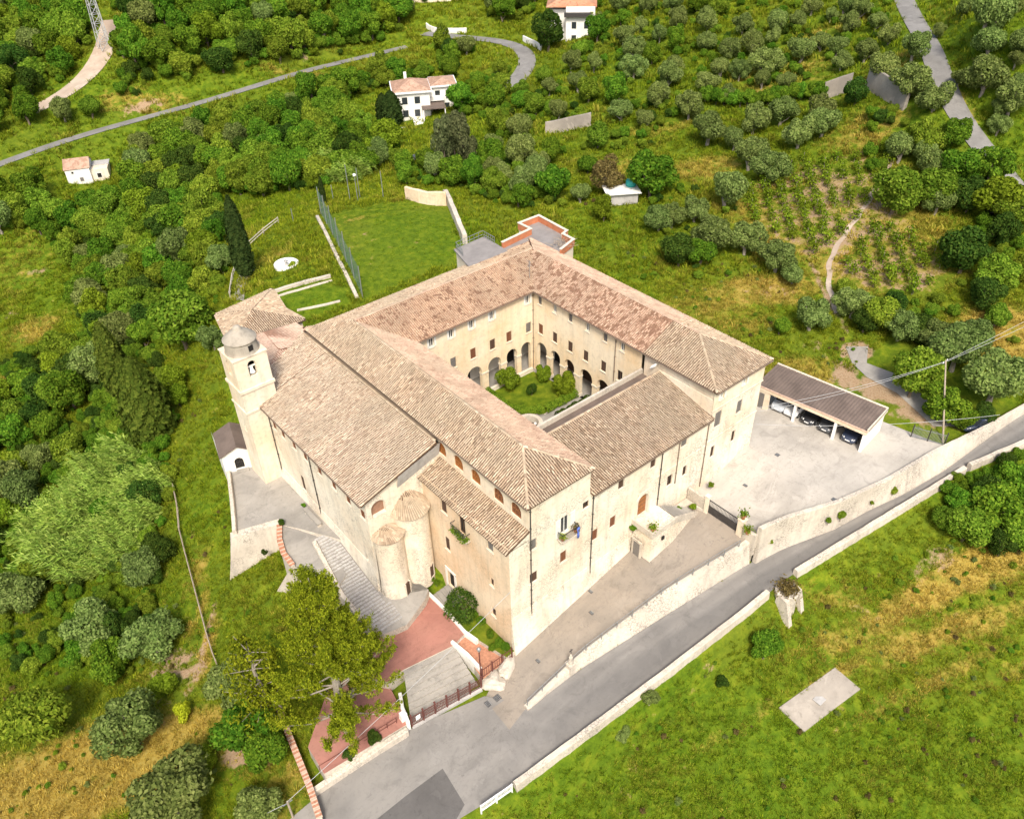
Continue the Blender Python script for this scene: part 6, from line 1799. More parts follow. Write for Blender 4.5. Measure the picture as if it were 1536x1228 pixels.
def leaves(P, Nrm, size, rng, aspect=1.7):
    """rhombic leaf faces at P facing roughly along Nrm"""
    n = len(P)
    Nrm = Nrm/np.linalg.norm(Nrm, axis=1)[:, None]
    r = rng.normal(size=(n, 3)); a = np.cross(Nrm, r); a /= np.linalg.norm(a, axis=1)[:, None]+1e-9; b = np.cross(Nrm, a)
    s = size*rng.uniform(.65, 1.35, n)[:, None]
    V = np.stack([P-a*s*aspect/2, P+b*s/2, P+a*s*aspect/2+Nrm*s*.1, P-b*s/2], 1).reshape(-1, 3)
    F = np.arange(4*n).reshape(n, 4)
    return V, F

def crown_pts(n, rng, radii, nlobe, lobe, zc, up=.2, squash=1.0, core=.35):
    rx, ry, rz = radii
    C = []
    tries = 0
    while len(C) < nlobe and tries < 4000:
        tries += 1
        d = rng.normal(size=3); d /= np.linalg.norm(d); rad = rng.uniform(core, .82)
        c = d*rad*np.array([rx, ry, rz]); c[2] += up*rz*.2
        if all(np.linalg.norm((c-k)/np.array([rx, ry, rz])) > .30 for k in C): C.append(c)
    C = np.array(C); k = len(C)
    L = rng.uniform(.75, 1.2, k)*lobe
    P, Nn = [], []
    per = int(n/k*1.5)
    for c, l in zip(C, L):
        d = rng.normal(size=(per, 3)); d[:, 2] += .25; d /= np.linalg.norm(d, axis=1)[:, None]
        q = c+d*l*rng.uniform(.72, 1.06, per)[:, None]*np.array([1, 1, squash])
        keep = np.ones(per, bool)
        for c2, l2 in zip(C, L):
            if c2 is c: continue
            keep &= np.linalg.norm((q-c2)/np.array([1, 1, squash]), axis=1) > l2*.72
        P.append(q[keep]); Nn.append(d[keep]+rng.normal(size=(keep.sum(), 3))*.55)
    P = np.concatenate(P); Nn = np.concatenate(Nn)
    if len(P) > n:
        i = rng.permutation(len(P))[:n]; P, Nn = P[i], Nn[i]
    P = P+np.array([0, 0, zc])
    return P, Nn, C+np.array([0, 0, zc]), L

def trunk_mesh(name, h, r, limbs, rng, mat, lean=.1):
    mb = MB()
    p = [np.array([0, 0, -.6])]; d = np.array([rng.normal()*lean, rng.normal()*lean, 1])
    for k in range(4): p.append(p[-1]+d*(h+.6)/4+np.array([rng.normal()*.04*h, rng.normal()*.04*h, 0]))
    mb.tube(p, [r*1.25, r, r*.85, r*.7, r*.45], 8)
    for c in limbs:
        q = p[2]+(p[4]-p[2])*rng.uniform(0, 1); m = q*.5+np.array(c)*.5+np.array([0, 0, -.1*h])
        mb.tube([q, m, np.array(c)], [r*.42, r*.28, r*.1], 5)
    me = bpy.data.meshes.new(name); me.from_pydata(mb.v, [], mb.f); me.materials.append(M[mat]); me.update()
    return me

KINDS = {}
def kind(name, variants, builder): KINDS[name] = [builder(np.random.default_rng(100+31*i+len(name)*7), i) for i in range(variants)]
def round_tree(leaf, size, n, radii, nl, lobe, zc, th, tr, bark='bark', squash=1.0, aspect=1.7):
    def f(rng, i):
        rr = np.array(radii)*rng.uniform(.9, 1.12, 3)
        P, Nn, C, L = crown_pts(n, rng, rr, nl, lobe, zc, squash=squash)
        V, F = leaves(P, Nn, size, rng, aspect)
        low = [c for c in C][:7]
        return mesh_np('crown', V, F, M[leaf]), trunk_mesh('trunk', th, tr, low, rng, bark)
    return f
# unit sizes: crown about 1 m radius scaled per tree
kind('olive', 6, round_tree('leaf_olive', .066, 7000, (.88,.88,.66), 15, .36, 1.0, .75, .11, 'bark_pale'))
kind('broad', 7, round_tree('leaf_green', .078, 6500, (.88,.88,.75), 17, .36, 1.05, .8, .08))
kind('mid', 6, round_tree('leaf_mid', .072, 6500, (.88,.88,.72), 16, .36, 1.0, .75, .08))
kind('dark', 4, round_tree('leaf_dark', .07, 5500, (.85,.85,.75), 14, .38, .95, .7, .08))
kind('bright', 3, round_tree('leaf_bright', .08, 4500, (.85,.85,.72), 12, .36, .95, .7, .06))
kind('yellow', 2, round_tree('leaf_yellow', .10, 2400, (.8,.8,.75), 9, .4, .85, .6, .06))
kind('grey', 3, round_tree('leaf_grey', .07, 5000, (.8,.8,.95), 16, .32, 1.15, .9, .08))
kind('brown', 1, round_tree('leaf_brown', .07, 4200, (.85,.85,.8), 14, .36, 1.0, .8, .08))
kind('ball', 1, round_tree('leaf_dark', .07, 3600, (.62,.62,.62), 10, .55, .85, .5, .05))
def cypress(leaf, wide, n=5200, size=.05, top=.07):
    def f(rng, i):
        # unit height 1: column with rounded clumps
        z = rng.uniform(.05, 1.0, n)**.9
        prof = np.interp(z, [.05,.12,.3,.5,.75,.92,1.0], [.45,.85,1.0,.93,.68,.36,top])*wide
        th = rng.uniform(0, 2*math.pi, n)
        lob = 1+.13*np.sin(th*5+z*9+i)+.10*np.sin(th*9-z*31)+.06*np.sin(th*17+z*55)
        r = prof*lob*rng.uniform(.84, 1.03, n)
        P = np.stack([r*np.cos(th), r*np.sin(th), z], 1)
        Nn = np.stack([np.cos(th), np.sin(th), np.full(n, .5)], 1)+rng.normal(size=(n, 3))*.45
        V, F = leaves(P, Nn, size, rng, 1.5)
        mb = MB(); mb.tube([(0,0,-.05),(0,0,.12),(.01,0,.6),(0,0,.9)], [.035,.03,.02,.006], 8)
        me = bpy.data.meshes.new('trunk'); me.from_pydata(mb.v, [], mb.f); me.materials.append(M['bark_pale'])
        return mesh_np('crown', V, F, M[leaf]), me
    return f
kind('cypress', 2, cypress('leaf_cypress', .235, 9000, .032, .10))
kind('cypress_mid', 1, cypress('leaf_cypress', .15, 8000, .028, .06))
kind('cypress_slim', 2, cypress('leaf_cypress_dark', .10, 6000, .026, .02))
kind('cypress_dark', 2, cypress('leaf_cypress_dark', .26, 5000, .045, .04))
def big_conifer(rng, i):
    """broad cypress-like conifer: whorled boughs ending in upright sprays, gaps between"""
    mb = MB(); mb.tube([(0,0,-.4),(.1,0,3),(.0,.15,7),(.1,.1,11),(.1,.1,14.2)], [.42,.34,.25,.14,.03], 10)
    P, Nn = [], []
    for b in range(135):
        z = rng.uniform(.03, 1)**.85*13.4+.6; f = z/14.0
        L = (5.3*(1-f)**.85+.35)*rng.uniform(.82, 1.08)*(1 if f > .12 else .9)
        th = rng.uniform(0, 2*math.pi); d = np.array([math.cos(th), math.sin(th), rng.uniform(.05, .42)])
        p0 = np.array([.05, .08, z]); p1 = p0+d*L*.55+np.array([0,0,-.1*L]); p2 = p0+d*L
        mb.tube([p0, p1, p2], [.075*(1.2-f), .045, .012], 5, cap=False)
        ns = int(7+L*4.4)
        for s in range(ns):
            t = rng.uniform(.28, 1.03); c = (p0*(1-t)**2+2*p1*t*(1-t)+p2*t*t)+rng.normal(size=3)*np.array([.38,.38,.22])*(.35+.5*(1-t))
            up = np.array([d[0]*.5, d[1]*.5, .9])+rng.normal(size=3)*.25; up /= np.linalg.norm(up)
            m = 72; l = rng.uniform(.45, .85)
            tt = rng.uniform(0, 1, m); w = .24*np.sin(np.pi*np.clip(tt*.85+.12, 0, 1))
            q = c+up*(tt[:, None]*l)+rng.normal(size=(m, 3))*w[:, None]*.55
            P.append(q); Nn.append(rng.normal(size=(m, 3))+np.array([0,0,.5]))
    P = np.concatenate(P); Nn = np.concatenate(Nn)
    V, F = leaves(P, Nn, .068, rng, 2.2)
    me = bpy.data.meshes.new('trunk'); me.from_pydata(mb.v, [], mb.f); me.materials.append(M['bark_pale']); me.update()
    return mesh_np('crown', V, F, M['leaf_pine']), me
kind('conifer', 1, big_conifer)
def sparse_tree(rng, i):
    """thin yellowing pine with bare limbs"""
    mb = MB(); mb.tube([(0,0,-.4),(.1,0,2.5),(-.1,.1,5),(0,0,7.2)], [.17,.13,.09,.02], 8)
    P, Nn = [], []
    for b in range(46):
        z = rng.uniform(.25, 1)*7; L = rng.uniform(1.0, 2.5)*(1.25-z/8.5); th = rng.uniform(0, 6.28); d = np.array([math.cos(th), math.sin(th), rng.uniform(.1,.6)])
        p0 = np.array([0, 0, z]); p2 = p0+d*L; mb.tube([p0, p2], [.035, .01], 4, cap=False)
        for s in range(7):
            t = rng.uniform(.45, 1.05); c = p0+(p2-p0)*t+rng.normal(size=3)*.2; m = 16
            P.append(c+rng.normal(size=(m, 3))*.17); Nn.append(rng.normal(size=(m, 3))+[0,0,.6])
    P = np.concatenate(P); Nn = np.concatenate(Nn); V, F = leaves(P, Nn, .10, rng, 2.0)
    me = bpy.data.meshes.new('trunk'); me.from_pydata(mb.v, [], mb.f); me.materials.append(M['bark_pale']); me.update()
    return mesh_np('crown', V, F, M['leaf_pine']), me
kind('sparse', 1, sparse_tree)
def vine(rng, i):
    n = 150; P = rng.normal(size=(n, 3))*np.array([.36,.36,.34])+np.array([0,0,1.0]); V, F = leaves(P, rng.normal(size=(n, 3))+[0,0,.7], .21, rng, 1.3)
    mb = MB(); mb.tube([(0,0,-.2),(.02,0,1.5)], .03, 5); mb.tube([(.1,0,-.1),(.14,.02,.5),(.05,0,.9)], [.035,.03,.02], 5)
    me = bpy.data.meshes.new('stake'); me.from_pydata(mb.v, [], mb.f); me.materials.append(M['pole_wood']); me.update()
    return mesh_np('foliage', V, F, M['leaf_bright']), me
kind('vine', 4, vine)

CAT = {'olive':'olive tree','broad':'tree','mid':'tree','dark':'shrub','bright':'shrub','yellow':'shrub','grey':'tree','brown':'tree','ball':'shrub','cypress':'cypress','cypress_slim':'cypress','cypress_mid':'cypress','cypress_dark':'conifer','conifer':'conifer','sparse':'pine','vine':'vine'}
NAME = {'olive':'olive_tree','broad':'broadleaf_tree','mid':'young_oak','dark':'dark_shrub','bright':'bright_shrub','yellow':'yellow_shrub','grey':'grey_fir','brown':'brown_tree','ball':'round_shrub','cypress':'cypress','cypress_slim':'slim_cypress','cypress_mid':'cypress','cypress_dark':'dark_conifer','conifer':'tall_conifer','sparse':'thin_pine','vine':'vine'}
TREES = []
_tr = random.Random(21)
COUNT = {}
def put(k, p, scale, label, group=None, zs=1.0, rot=None, parts=True):
    cr_me, tr_me = KINDS[k][_tr.randrange(len(KINDS[k]))]
    e = bpy.data.objects.new(NAME[k], None); COL.objects.link(e); e.empty_display_size = .2
    e.location = tuple(p); e.rotation_euler = (0, 0, _tr.uniform(0, 6.28) if rot is None else rot); e.scale = (scale*_tr.uniform(.88, 1.14), scale*_tr.uniform(.88, 1.14), scale*zs)
    e['label'] = label; e['category'] = CAT[k]
    if group: e['group'] = group
    for me in (cr_me, tr_me):
        o = bpy.data.objects.new(me.name.split('.')[0], me); COL.objects.link(o); o.parent = e
    COUNT[k] = COUNT.get(k, 0)+1
    TREES.append((p[0], p[1], scale))
    return e
def dist(p): return float(np.linalg.norm(np.asarray(p)-CAM))
def tree(k, px, py, wpx, label, group=None, zs=1.0):
    """tree whose crown is centred on a photo point and is wpx photo pixels wide"""
    h = 3.0
    for _ in range(3):
        q = gro(px, py, h); rad = .5*wpx*dist(q+[0,0,h])/FPX; s = rad/1.05; h = s*zs*1.0
    q = gro(px, py, h)
    return put(k, q, s, label, group, zs*_tr.uniform(.92, 1.1))
def column(k, bx, by, hpx, label, zs=1.0, group=None):
    """upright conifer from its foot and its height in photo pixels"""
    p = gr(bx, by); lo, hi = 1.0, 40.0
    for _ in range(30):
        m = (lo+hi)/2; a = proj(p)[0]; b = proj(p+[0,0,m])[0]
        if math.hypot(a[0]-b[0], a[1]-b[1]) < hpx: lo = m
        else: hi = m
    return put(k, p, lo, label, group)

# named single trees --------------------------------------------------------------
p = at(524, 1096, -7.2); put('conifer', p, 1.14, 'tall spreading yellow-green conifer in front of the church apses', None, 1.22)
p = gr(412, 1085); put('sparse', p, 1.5, 'thin yellowing pine with bare limbs beside the tall conifer')
column('cypress', 236, 662, 132, 'stout rounded cypress with bare foot above the cane thicket')
column('cypress_mid', 188, 596, 120, 'rounded cypress standing just behind the stout one')
column('cypress_slim', 371, 418, 128, 'tall dark pencil cypress beside the garden path')
column('cypress_slim', 486, 306, 42, 'small pencil cypress at the lawn corner')
column('cypress_dark', 590, 190, 54, 'dark conifer against the villa wall')
column('cypress_dark', 577, 186, 46, 'narrower dark conifer beside the villa conifer')
tree('dark', 824, 46, 54, 'large dark round tree in front of the tall house')
for px, py, w in ((678,205,46),(692,222,52),(665,222,44)): tree('grey', px, py, w, 'grey-green fir in the clump below the villa', 'firs below the villa', 1.7)
tree('mid', 272, 478, 88, 'broad tan-green tree standing alone beside the bell tower')
tree('olive', 318, 505, 42, 'silver-leaved bush beside the sacristy wall')
tree('bright', 258, 566, 52, 'bright yellow-green bush beside the stout cypress')
tree('bright', 268, 592, 40, 'smaller yellow-green bush below the stout cypress')
tree('yellow', 275, 1066, 34, 'vivid yellow-green shrub on the dry slope')
tree('bright', 244, 1024, 44, 'green and gold bush above the vivid yellow shrub')
tree('mid', 56, 1074, 96, 'wide yellowish olive in the lower meadow')
tree('olive', 190, 1086, 94, 'round grey olive on the dry grass')
tree('olive', 352, 1026, 82, 'dark olive beside the tall conifer')
tree('broad', 372, 1098, 92, 'lush deep green tree beside the brick-capped wall')
tree('broad', 398, 1128, 66, 'lower lush green bush at the foot of the brick-capped wall')
tree('bright', 303, 1138, 46, 'yellow-green bush between the lush tree and the olive')
tree('olive', 262, 1188, 118, 'large olive in the lower corner of the dry slope')
tree('olive', 388, 1208, 66, 'small olive beside the bracketed pole')
tree('olive', 228, 952, 84, 'grey olive above the vivid yellow shrub')
tree('olive', 140, 938, 76, 'grey olive in the long green grass')
tree('dark', 165, 940, 56, 'dark shrub growing into the meadow olive')
tree('broad', 165, 992, 66, 'bright green bush in the long meadow grass')
tree('broad', 120, 975, 40, 'smaller bright green bush in the long meadow grass')
tree('olive', 208, 850, 66, 'olive at the edge of the cane thicket')
tree('dark', 238, 820, 56, 'dark leafy shrub where the pole fence starts')
tree('olive', 24, 884, 70, 'grey olive at the foot of the wood by the canes')
tree('mid', 60, 850, 60, 'leafy tree below the cane thicket')
put('ball', (*at(694,918,-5.0)[:2], -5.8), 1.75, 'dark clipped round shrub in the planted bed')
tree('brown', 910, 262, 64, 'brownish half-bare tree near the shed')
tree('broad', 978, 258, 78, 'big fresh green tree behind the shed')
tree('bright', 905, 312, 40, 'small bright fig tree beside the shed')
tree('broad', 1416, 604, 58, 'fresh green tree at the edge of the gravel lane')
tree('broad', 1448, 628, 36, 'low green bush beside the parked dark car')
tree('dark', 1475, 622, 34, 'dark bush overhanging the street wall')
tree('bright', 1436, 716, 20, 'bright creeper spilling over the street wall')
tree('mid', 1378, 556, 84, 'broad grey-green olive above the gravel lane')
tree('olive', 1438, 520, 74, 'olive above the wooden pole')
tree('olive', 1495, 566, 92, 'large olive spreading over the street wall')
tree('olive', 1222, 466, 62, 'olive below the first vineyard plot')
tree('broad', 1172, 490, 30, 'small green bush beside the bare path')
tree('dark', 1020, 372, 58, 'dense dark tree on the slope behind the patched roof wing')
tree('broad', 1050, 378, 46, 'green tree next to the dense dark one')
tree('olive', 988, 326, 46, 'larger of two olives beside the shed')
tree('olive', 1010, 322, 42, 'smaller of two olives beside the shed')
tree('bright', 1502, 292, 70, 'golden-green umbrella pine by the hill road')
tree('mid', 1530, 310, 60, 'darker pine behind the golden-green one')
tree('olive', 812, 1048, 1, 'x') if False else None
for px, py, w, k, lb in ((975,1045,30,'olive','silver-leaved shrub against the street wall'),(1150,970,48,'broad','dark green bush in the meadow near the turret'),(1083,1022,22,'dark','small round dark bush in the meadow'),(935,1100,26,'olive','pale shrub in the meadow below the street wall')):
    tree(k, px, py, w, lb)
# hillside olives (photo x, y, width), from the slope above the vineyard
OL = [(1199,26,26),(1248,22,20),(1277,34,30),(1318,30,26),(1334,50,32),(1376,66,46),(1408,44,22),(1202,72,40),(1231,60,30),(1257,68,30),(1266,90,28),(1301,75,32),(1323,100,48),(1368,120,54),(1404,142,50),(1095,72,34),(1130,62,38),(1150,92,44),(1161,52,26),(1143,118,28),(1180,121,28),(1117,34,32),(1166,33,36),(1218,8,28),(1270,8,30),(1293,12,30),(1080,100,32),(1110,105,30),(1060,60,32),(1062,120,34),(1090,140,30)]
for px, py, w in OL: tree('olive', px, py, w, 'round olive tree scattered on the slope above the ivy hedge', 'olives above the ivy hedge')
OR = [(1489,22,60),(1484,62,42),(1480,108,62),(1443,114,28),(1522,144,46),(1506,160,30),(1528,86,26),(1530,122,26),(1516,8,30),(1450,8,30),(1540,60,40),(1500,185,30)]
for px, py, w in OR: tree('olive', px, py, w, 'olive tree in the grass beyond the hill road', 'olives beyond the hill road')
OM = [(1065,192,54),(1134,176,48),(1176,166,42),(1199,196,54),(1238,182,46),(1232,160,42),(1127,228,52),(1156,250,54),(1095,284,62),(1068,352,62),(1121,358,54),(1166,384,54),(1046,310,46),(1100,205,40),(1190,408,40),(1350,218,48),(1385,225,40)]
for px, py, w in OM: tree('olive', px, py, w, 'olive tree at the edge of the vineyard', 'olives round the vineyard')
GM = [(1348,286,72,'mid'),(1404,282,66,'mid'),(1390,208,54,'mid'),(1434,198,44,'broad'),(1408,300,46,'olive'),(1443,250,56,'broad'),(1488,248,56,'broad'),(1456,292,50,'dark'),(1450,374,70,'dark'),(1405,245,50,'olive'),(1505,345,50,'dark'),(1500,410,56,'mid'),(1480,440,50,'dark'),(1530,400,46,'mid')]
for px, py, w, k in GM: tree(k, px, py, w, {'mid':'leafy grey-green tree between vineyard and hill road','broad':'deep green tree between vineyard and hill road','dark':'dark bushy tree between vineyard and hill road','olive':'olive in the copse between vineyard and hill road'}[k], 'copse between vineyard and hill road')
GL = [(1282,452,52,'olive'),(1322,468,54,'mid'),(1352,488,52,'olive'),(1300,480,40,'dark'),(1380,490,48,'dark'),(1405,505,52,'olive'),(1460,500,50,'olive'),(1345,455,36,'dark'),(1270,430,36,'mid'),(1500,470,40,'mid')]
for px, py, w, k in GL: tree(k, px, py, w, {'mid':'leafy tree in the belt below the vineyard','dark':'dark bush in the belt below the vineyard','olive':'olive in the belt below the vineyard'}[k], 'tree belt below the vineyard')
for px, py, w, k in [(1500,762,76,'broad'),(1455,786,64,'mid'),(1524,722,56,'broad'),(1478,738,52,'dark'),(1535,800,66,'mid'),(1440,752,44,'broad'),(1418,775,40,'mid'),(1505,812,50,'dark'),(1550,760,60,'broad')]:
    tree(k, px, py, w, {'mid':'leafy bush in the thicket below the street wall','dark':'dark bush in the thicket below the street wall','broad':'deep green bush in the thicket below the street wall'}[k], 'thicket below the street wall')
# ivy hedge across the slope
for i in range(14):
    f = i/13; tree('broad', 1060+f*170, 142+6*math.sin(f*5), 24, 'ivy-dark bush in the long hedge across the slope', 'long hedge across the slope')
tree('dark', 1286, 134, 42, 'ivy-clad tree between the two concrete walls')

# planted woods: positions spread over the slopes with a minimum spacing ------------
def wood(poly, spacing, kinds, rad, label, group, seed, cap=999, avoid=.75):
    rng = np.random.default_rng(seed)
    G = np.array([gr(*p)[:2] for p in poly])
    lo, hi = G.min(0)-6, G.max(0)+6
    n = int((hi-lo).prod()/spacing**2*9); X = rng.uniform(lo[0], hi[0], n); Y = rng.uniform(lo[1], hi[1], n)
    k = inside(X, Y, G); X, Y = X[k], Y[k]
    Z = Hf(X, Y); out = []
    ex = np.array([(t[0], t[1], t[2]) for t in TREES]) if TREES else np.zeros((0, 3))
    ok = np.ones(len(X), bool)
    for nm, (Q, hw) in FAR_ROADS.items():
        d, _ = seg_dist(X, Y, Q); ok &= d > hw+(3.6 if nm == 'valley' else 1.8)
    for c, rr in KEEP: ok &= np.hypot(X-c[0], Y-c[1]) > rr
    for i in np.where(ok)[0]:
        x, y = X[i], Y[i]
        if len(ex) and (np.hypot(ex[:, 0]-x, ex[:, 1]-y) < ex[:, 2]*avoid+spacing*.35).any(): continue
        if any(math.hypot(x-o[0], y-o[1]) < spacing for o in out): continue
        out.append((x, y, Z[i]))
    out.sort(key=lambda q: dist(q))
    for q in out[:cap]:
        r = rng.uniform(); acc = 0; kk = kinds[-1][0]
        for nm, w in kinds:
            acc += w
            if r < acc: kk = nm; break
        put(kk, q, rng.uniform(*rad), label[kk], group, rng.uniform(.9, 1.25))
    return len(out)
KEEP = [(gr(606,160), 15), (gr(612,178)[:2], 12), (gr(836,50), 12), (gr(836,62), 9), (gr(128,264), 9), (gr(150,285), 6), (gr(850,197), 7), (gr(835,199), 6), (gr(870,192), 6), (gr(930,305), 5), (gr(640,20), 6), (gr(650,47), 7), (gr(690,52), 7), (gr(645,245), 5), (gr(655,228), 4),
        (gr(158,74), 4), (gr(160,50), 5), (gr(740,90), 9), (gr(720,110), 7), (gr(505,200), 2), (gr(630,200), 5), (gr(650,40), 6), (gr(700,20), 8), (gr(540,300), 5), (gr(640,300), 8), (gr(690,30), 6), (gr(622,196), 7), (gr(600,192), 5), (gr(140,280), 6), (gr(125,300), 8), (gr(150,300), 7), (gr(105,296), 6)]
LBW = lambda where: {'broad': 'deep green broadleaf tree in '+where, 'mid': 'lighter green young oak in '+where, 'dark': 'dark evergreen bush in '+where, 'bright': 'yellow-green bush in '+where, 'olive': 'grey-green olive in '+where}
W1 = (('broad', .38), ('mid', .37), ('dark', .10), ('bright', .06), ('olive', .09))
CNT = {}
CNT['A'] = wood([(-60,300),(110,292),(180,285),(330,300),(335,400),(330,455),(232,450),(235,560),(250,640),(170,660),(140,500),(120,420),(60,355),(-60,350)], 3.4, W1, (2.1,3.4), LBW('the dense wood below the bell tower'), 'wood below the bell tower', 1, 150)
CNT['B'] = wood([(-80,600),(20,600),(70,560),(140,520),(160,620),(170,660),(60,720),(20,820),(-80,880)], 3.4, W1, (2.2,3.4), LBW('the wood beyond the cane thicket'), 'wood beyond the cane thicket', 2, 80)
CNT['C'] = wood([(-80,-40),(135,-40),(140,60),(100,120),(20,160),(-80,215)], 4.6, W1, (2.9,4.1), LBW('the wood between dirt track and valley road'), 'wood above the valley road', 3, 90)
CNT['C2'] = wood([(-80,190),(20,180),(110,180),(150,170),(190,178),(110,200),(0,238),(-80,255)], 5.2, W1, (2.3,3.2), LBW('the strip along the valley road'), 'strip along the valley road', 4, 30)
CNT['D'] = wood([(180,-40),(620,-40),(620,30),(560,62),(430,95),(300,125),(215,110),(180,80)], 4.6, W1, (2.7,4.1), LBW('the far hillside wood'), 'far hillside wood', 5, 130)
CNT['E'] = wood([(60,275),(190,238),(330,196),(480,150),(560,125),(640,108),(655,135),(560,150),(555,215),(600,225),(560,262),(480,280),(400,300),(345,292),(190,280),(170,250)], 3.7, W1, (2.2,3.5), LBW('the valley wood behind the garden'), 'valley wood behind the garden', 6, 210)
CNT['F'] = wood([(650,75),(740,78),(775,128),(740,175),(690,170),(668,130)], 4.6, W1, (2.0,3.0), LBW('the dip between villa and tall house'), 'trees between villa and tall house', 7, 50)
CNT['G'] = wood([(600,250),(640,262),(660,262),(720,240),(800,235),(840,300),(790,320),(700,285),(640,285),(600,280)], 3.8, (('broad',.5),('olive',.25),('mid',.2),('bright',.05)), (1.9,2.9), LBW('the scrub beyond the lawn wall'), 'scrub beyond the lawn wall', 8, 60)
CNT['H'] = wood([(740,130),(790,130),(850,100),(900,-20),(1180,-40),(1060,60),(1045,170),(1010,215),(960,215),(880,235),(800,225),(730,215)], 6.4, (('olive',.52),('mid',.30),('broad',.18)), (1.8,2.9), LBW('the terraced grove behind the convent'), 'terraced grove behind the convent', 9, 105)
CNT['I'] = wood([(800,240),(880,250),(890,300),(860,320),(840,310)], 5.5, (('olive',.7),('broad',.3)), (1.6,2.4), LBW('the small grove by the shed'), 'small grove by the shed', 10, 14)
CNT['T'] = wood([(640,-40),(900,-40),(880,20),(820,10),(760,40),(720,40),(690,8),(640,-8)], 6.4, W1, (2.4,3.4), LBW('the wood above the lane'), 'wood above the lane', 11, 40)
CNT['L'] = wood([(170,660),(250,650),(262,735),(232,800),(170,800)], 5.0, W1, (1.6,2.2), LBW('the bank above the pole fence'), 'bank above the pole fence', 12, 10)
print('WOODS', CNT, COUNT)

# cloister garden ---------------------------------------------------------------------
gar = [at(*p, .12)[:2] for p in [(727,587),(800,557),(866,591),(817,620),(770,620)]]
slab('cloister_lawn', gar, .12, .3, [M['ground'], M['frame_stone']])
def bush_at(k, px, py, z, s, lb, zs=1.0):
    p = at(px, py, z); p[2] = 0.1; return put(k, p, s, lb, None, zs)
put('bright', (*at(762,570,1.6)[:2], .1), 1.55, 'small bright citrus tree by the back arcade of the cloister', None, 1.1)
put('bright', (*at(815,560,1.2)[:2], .1), 1.1, 'slender citrus tree in the far corner of the cloister', None, 1.2)
put('bright', (*at(845,578,1.4)[:2], .1), 1.6, 'rounded citrus tree by the side arcade of the cloister', None, 1.0)
put('ball', (*at(797,585,.8)[:2], .1), .85, 'dark clipped ball bush in the middle of the cloister lawn')
def hedge(pl, w, h, name, lb, mat='leaf_dark', seed=1):
    rng = np.random.default_rng(seed); P = []; Nn = []
    for a, b in zip(pl[:-1], pl[1:]):
        a = np.array(a); b = np.array(b); L = np.linalg.norm((b-a)[:2]); n = int(L*620); d = (b-a)/L; nn = np.array([-d[1], d[0], 0])
        t = rng.uniform(0, L, n); ang = rng.uniform(-.3, math.pi+.3, n); bumpy = 1+.12*np.sin(t*3)+.1*np.sin(t*7+1)
        q = a+d*t[:, None]+nn*(np.cos(ang)*w*bumpy)[:, None]; q[:, 2] = a[2]+(b[2]-a[2])*t/L+np.maximum(0, (np.sin(ang)*.75+.3))*h*bumpy
        P.append(q); Nn.append(nn*np.cos(ang)[:, None]+np.array([0,0,1])*np.sin(ang)[:, None]+rng.normal(size=(n, 3))*.5)
    V, F = leaves(np.concatenate(P), np.concatenate(Nn), .11, rng, 1.4)
    o = link(name, mesh_np(name, V, F, M[mat])); return tag(o, lb, 'hedge')
hp = [at(*p, .15) for p in [(731,590),(752,606),(772,618),(817,618),(864,593)]]
hedge(hp, .42, .8, 'box_hedge', 'low box hedge edging the cloister lawn', 'leaf_green', 3)
hedge([at(836,628,.2), at(884,602,.2)], .45, .8, 'box_hedge', 'dark box hedge between the cloister path and the parapet', 'leaf_dark', 4)
wc = at(794,638,.5); wl_ = empty('well', (wc[0], wc[1], 0), 'round stone well with wide rim in the cloister corner', 'well')
mb = MB(); mb.lathe((wc[0], wc[1], 0), [(1.75,0),(1.75,.1),(1.45,.12),(1.4,.85),(1.5,.9),(1.5,1.0),(1.05,1.0),(1.02,.2)], 32); mb.build('rim', M['stone_pale'], wl_)
mb = MB(); mb.lathe((wc[0], wc[1], 0), [(1.1,.15),(0,.15)], 24); mb.build('shaft', M['dark_inside'], wl_)
for lb, p in (('white cloth lamp on the cloister well rim', at(803,637,1.0)),):
    mb = MB(); mb.lathe(p, [(0,0),(.1,0),(.16,.15),(.12,.32),(0,.36)], 10); o = mb.build('lamp', M['white_paint'], None, True); tag(o, lb, 'lamp')
# pots and small planting near the gate and the balconies
def pot(p, s, k, lb):
    e = empty('flower_pot', tuple(p), lb, 'flower pot'); mb = MB(); mb.lathe(p, [(.12*s,0),(.2*s,.32*s),(.23*s,.34*s),(.23*s,.4*s),(.17*s,.38*s),(0,.36*s)], 12); mb.build('pot', M['terracotta'], e)
    rng = np.random.default_rng(int(abs(p[0])*100)); n = 160; P = rng.normal(size=(n, 3))*np.array([.2,.2,.16])*s+np.array(p)+np.array([0,0,.58*s]); V, F = leaves(P, rng.normal(size=(n, 3))+[0,0,.6], .1*s, rng, 1.6); link('plant', mesh_np('plant', V, F, M[k]), e)['kind'] = 'stuff'
pot((23.45,-6.7,zg+2.07), 1.3, 'leaf_mid', 'potted plant on top of the street-side gate pillar')
pot((23.2,-7.6,zg+.9), 1.2, 'leaf_bright', 'terracotta pot beside the gate pillar')
pot((15.6,-2.3,zl+.02), 1.2, 'leaf_mid', 'potted plant on the corner of the entrance landing')
pot((FA.P(5.6,4.88,.45)), .9, 'leaf_mid', 'potted plant at the end of the street balcony')
pot((FA.P(7.15,4.88,.45)), 1.0, 'leaf_brown', 'dry potted plant on the street balcony')
mb = MB(); n = 6
V = [FA.P(7.0+.35*i/n, 5.7-1.3*j/4, .78+.05*math.sin(i*1.7+j*.5)) for j in range(5) for i in range(n+1)]
F = [(j*(n+1)+i, j*(n+1)+i+1, (j+1)*(n+1)+i+1, (j+1)*(n+1)+i) for j in range(4) for i in range(n)]
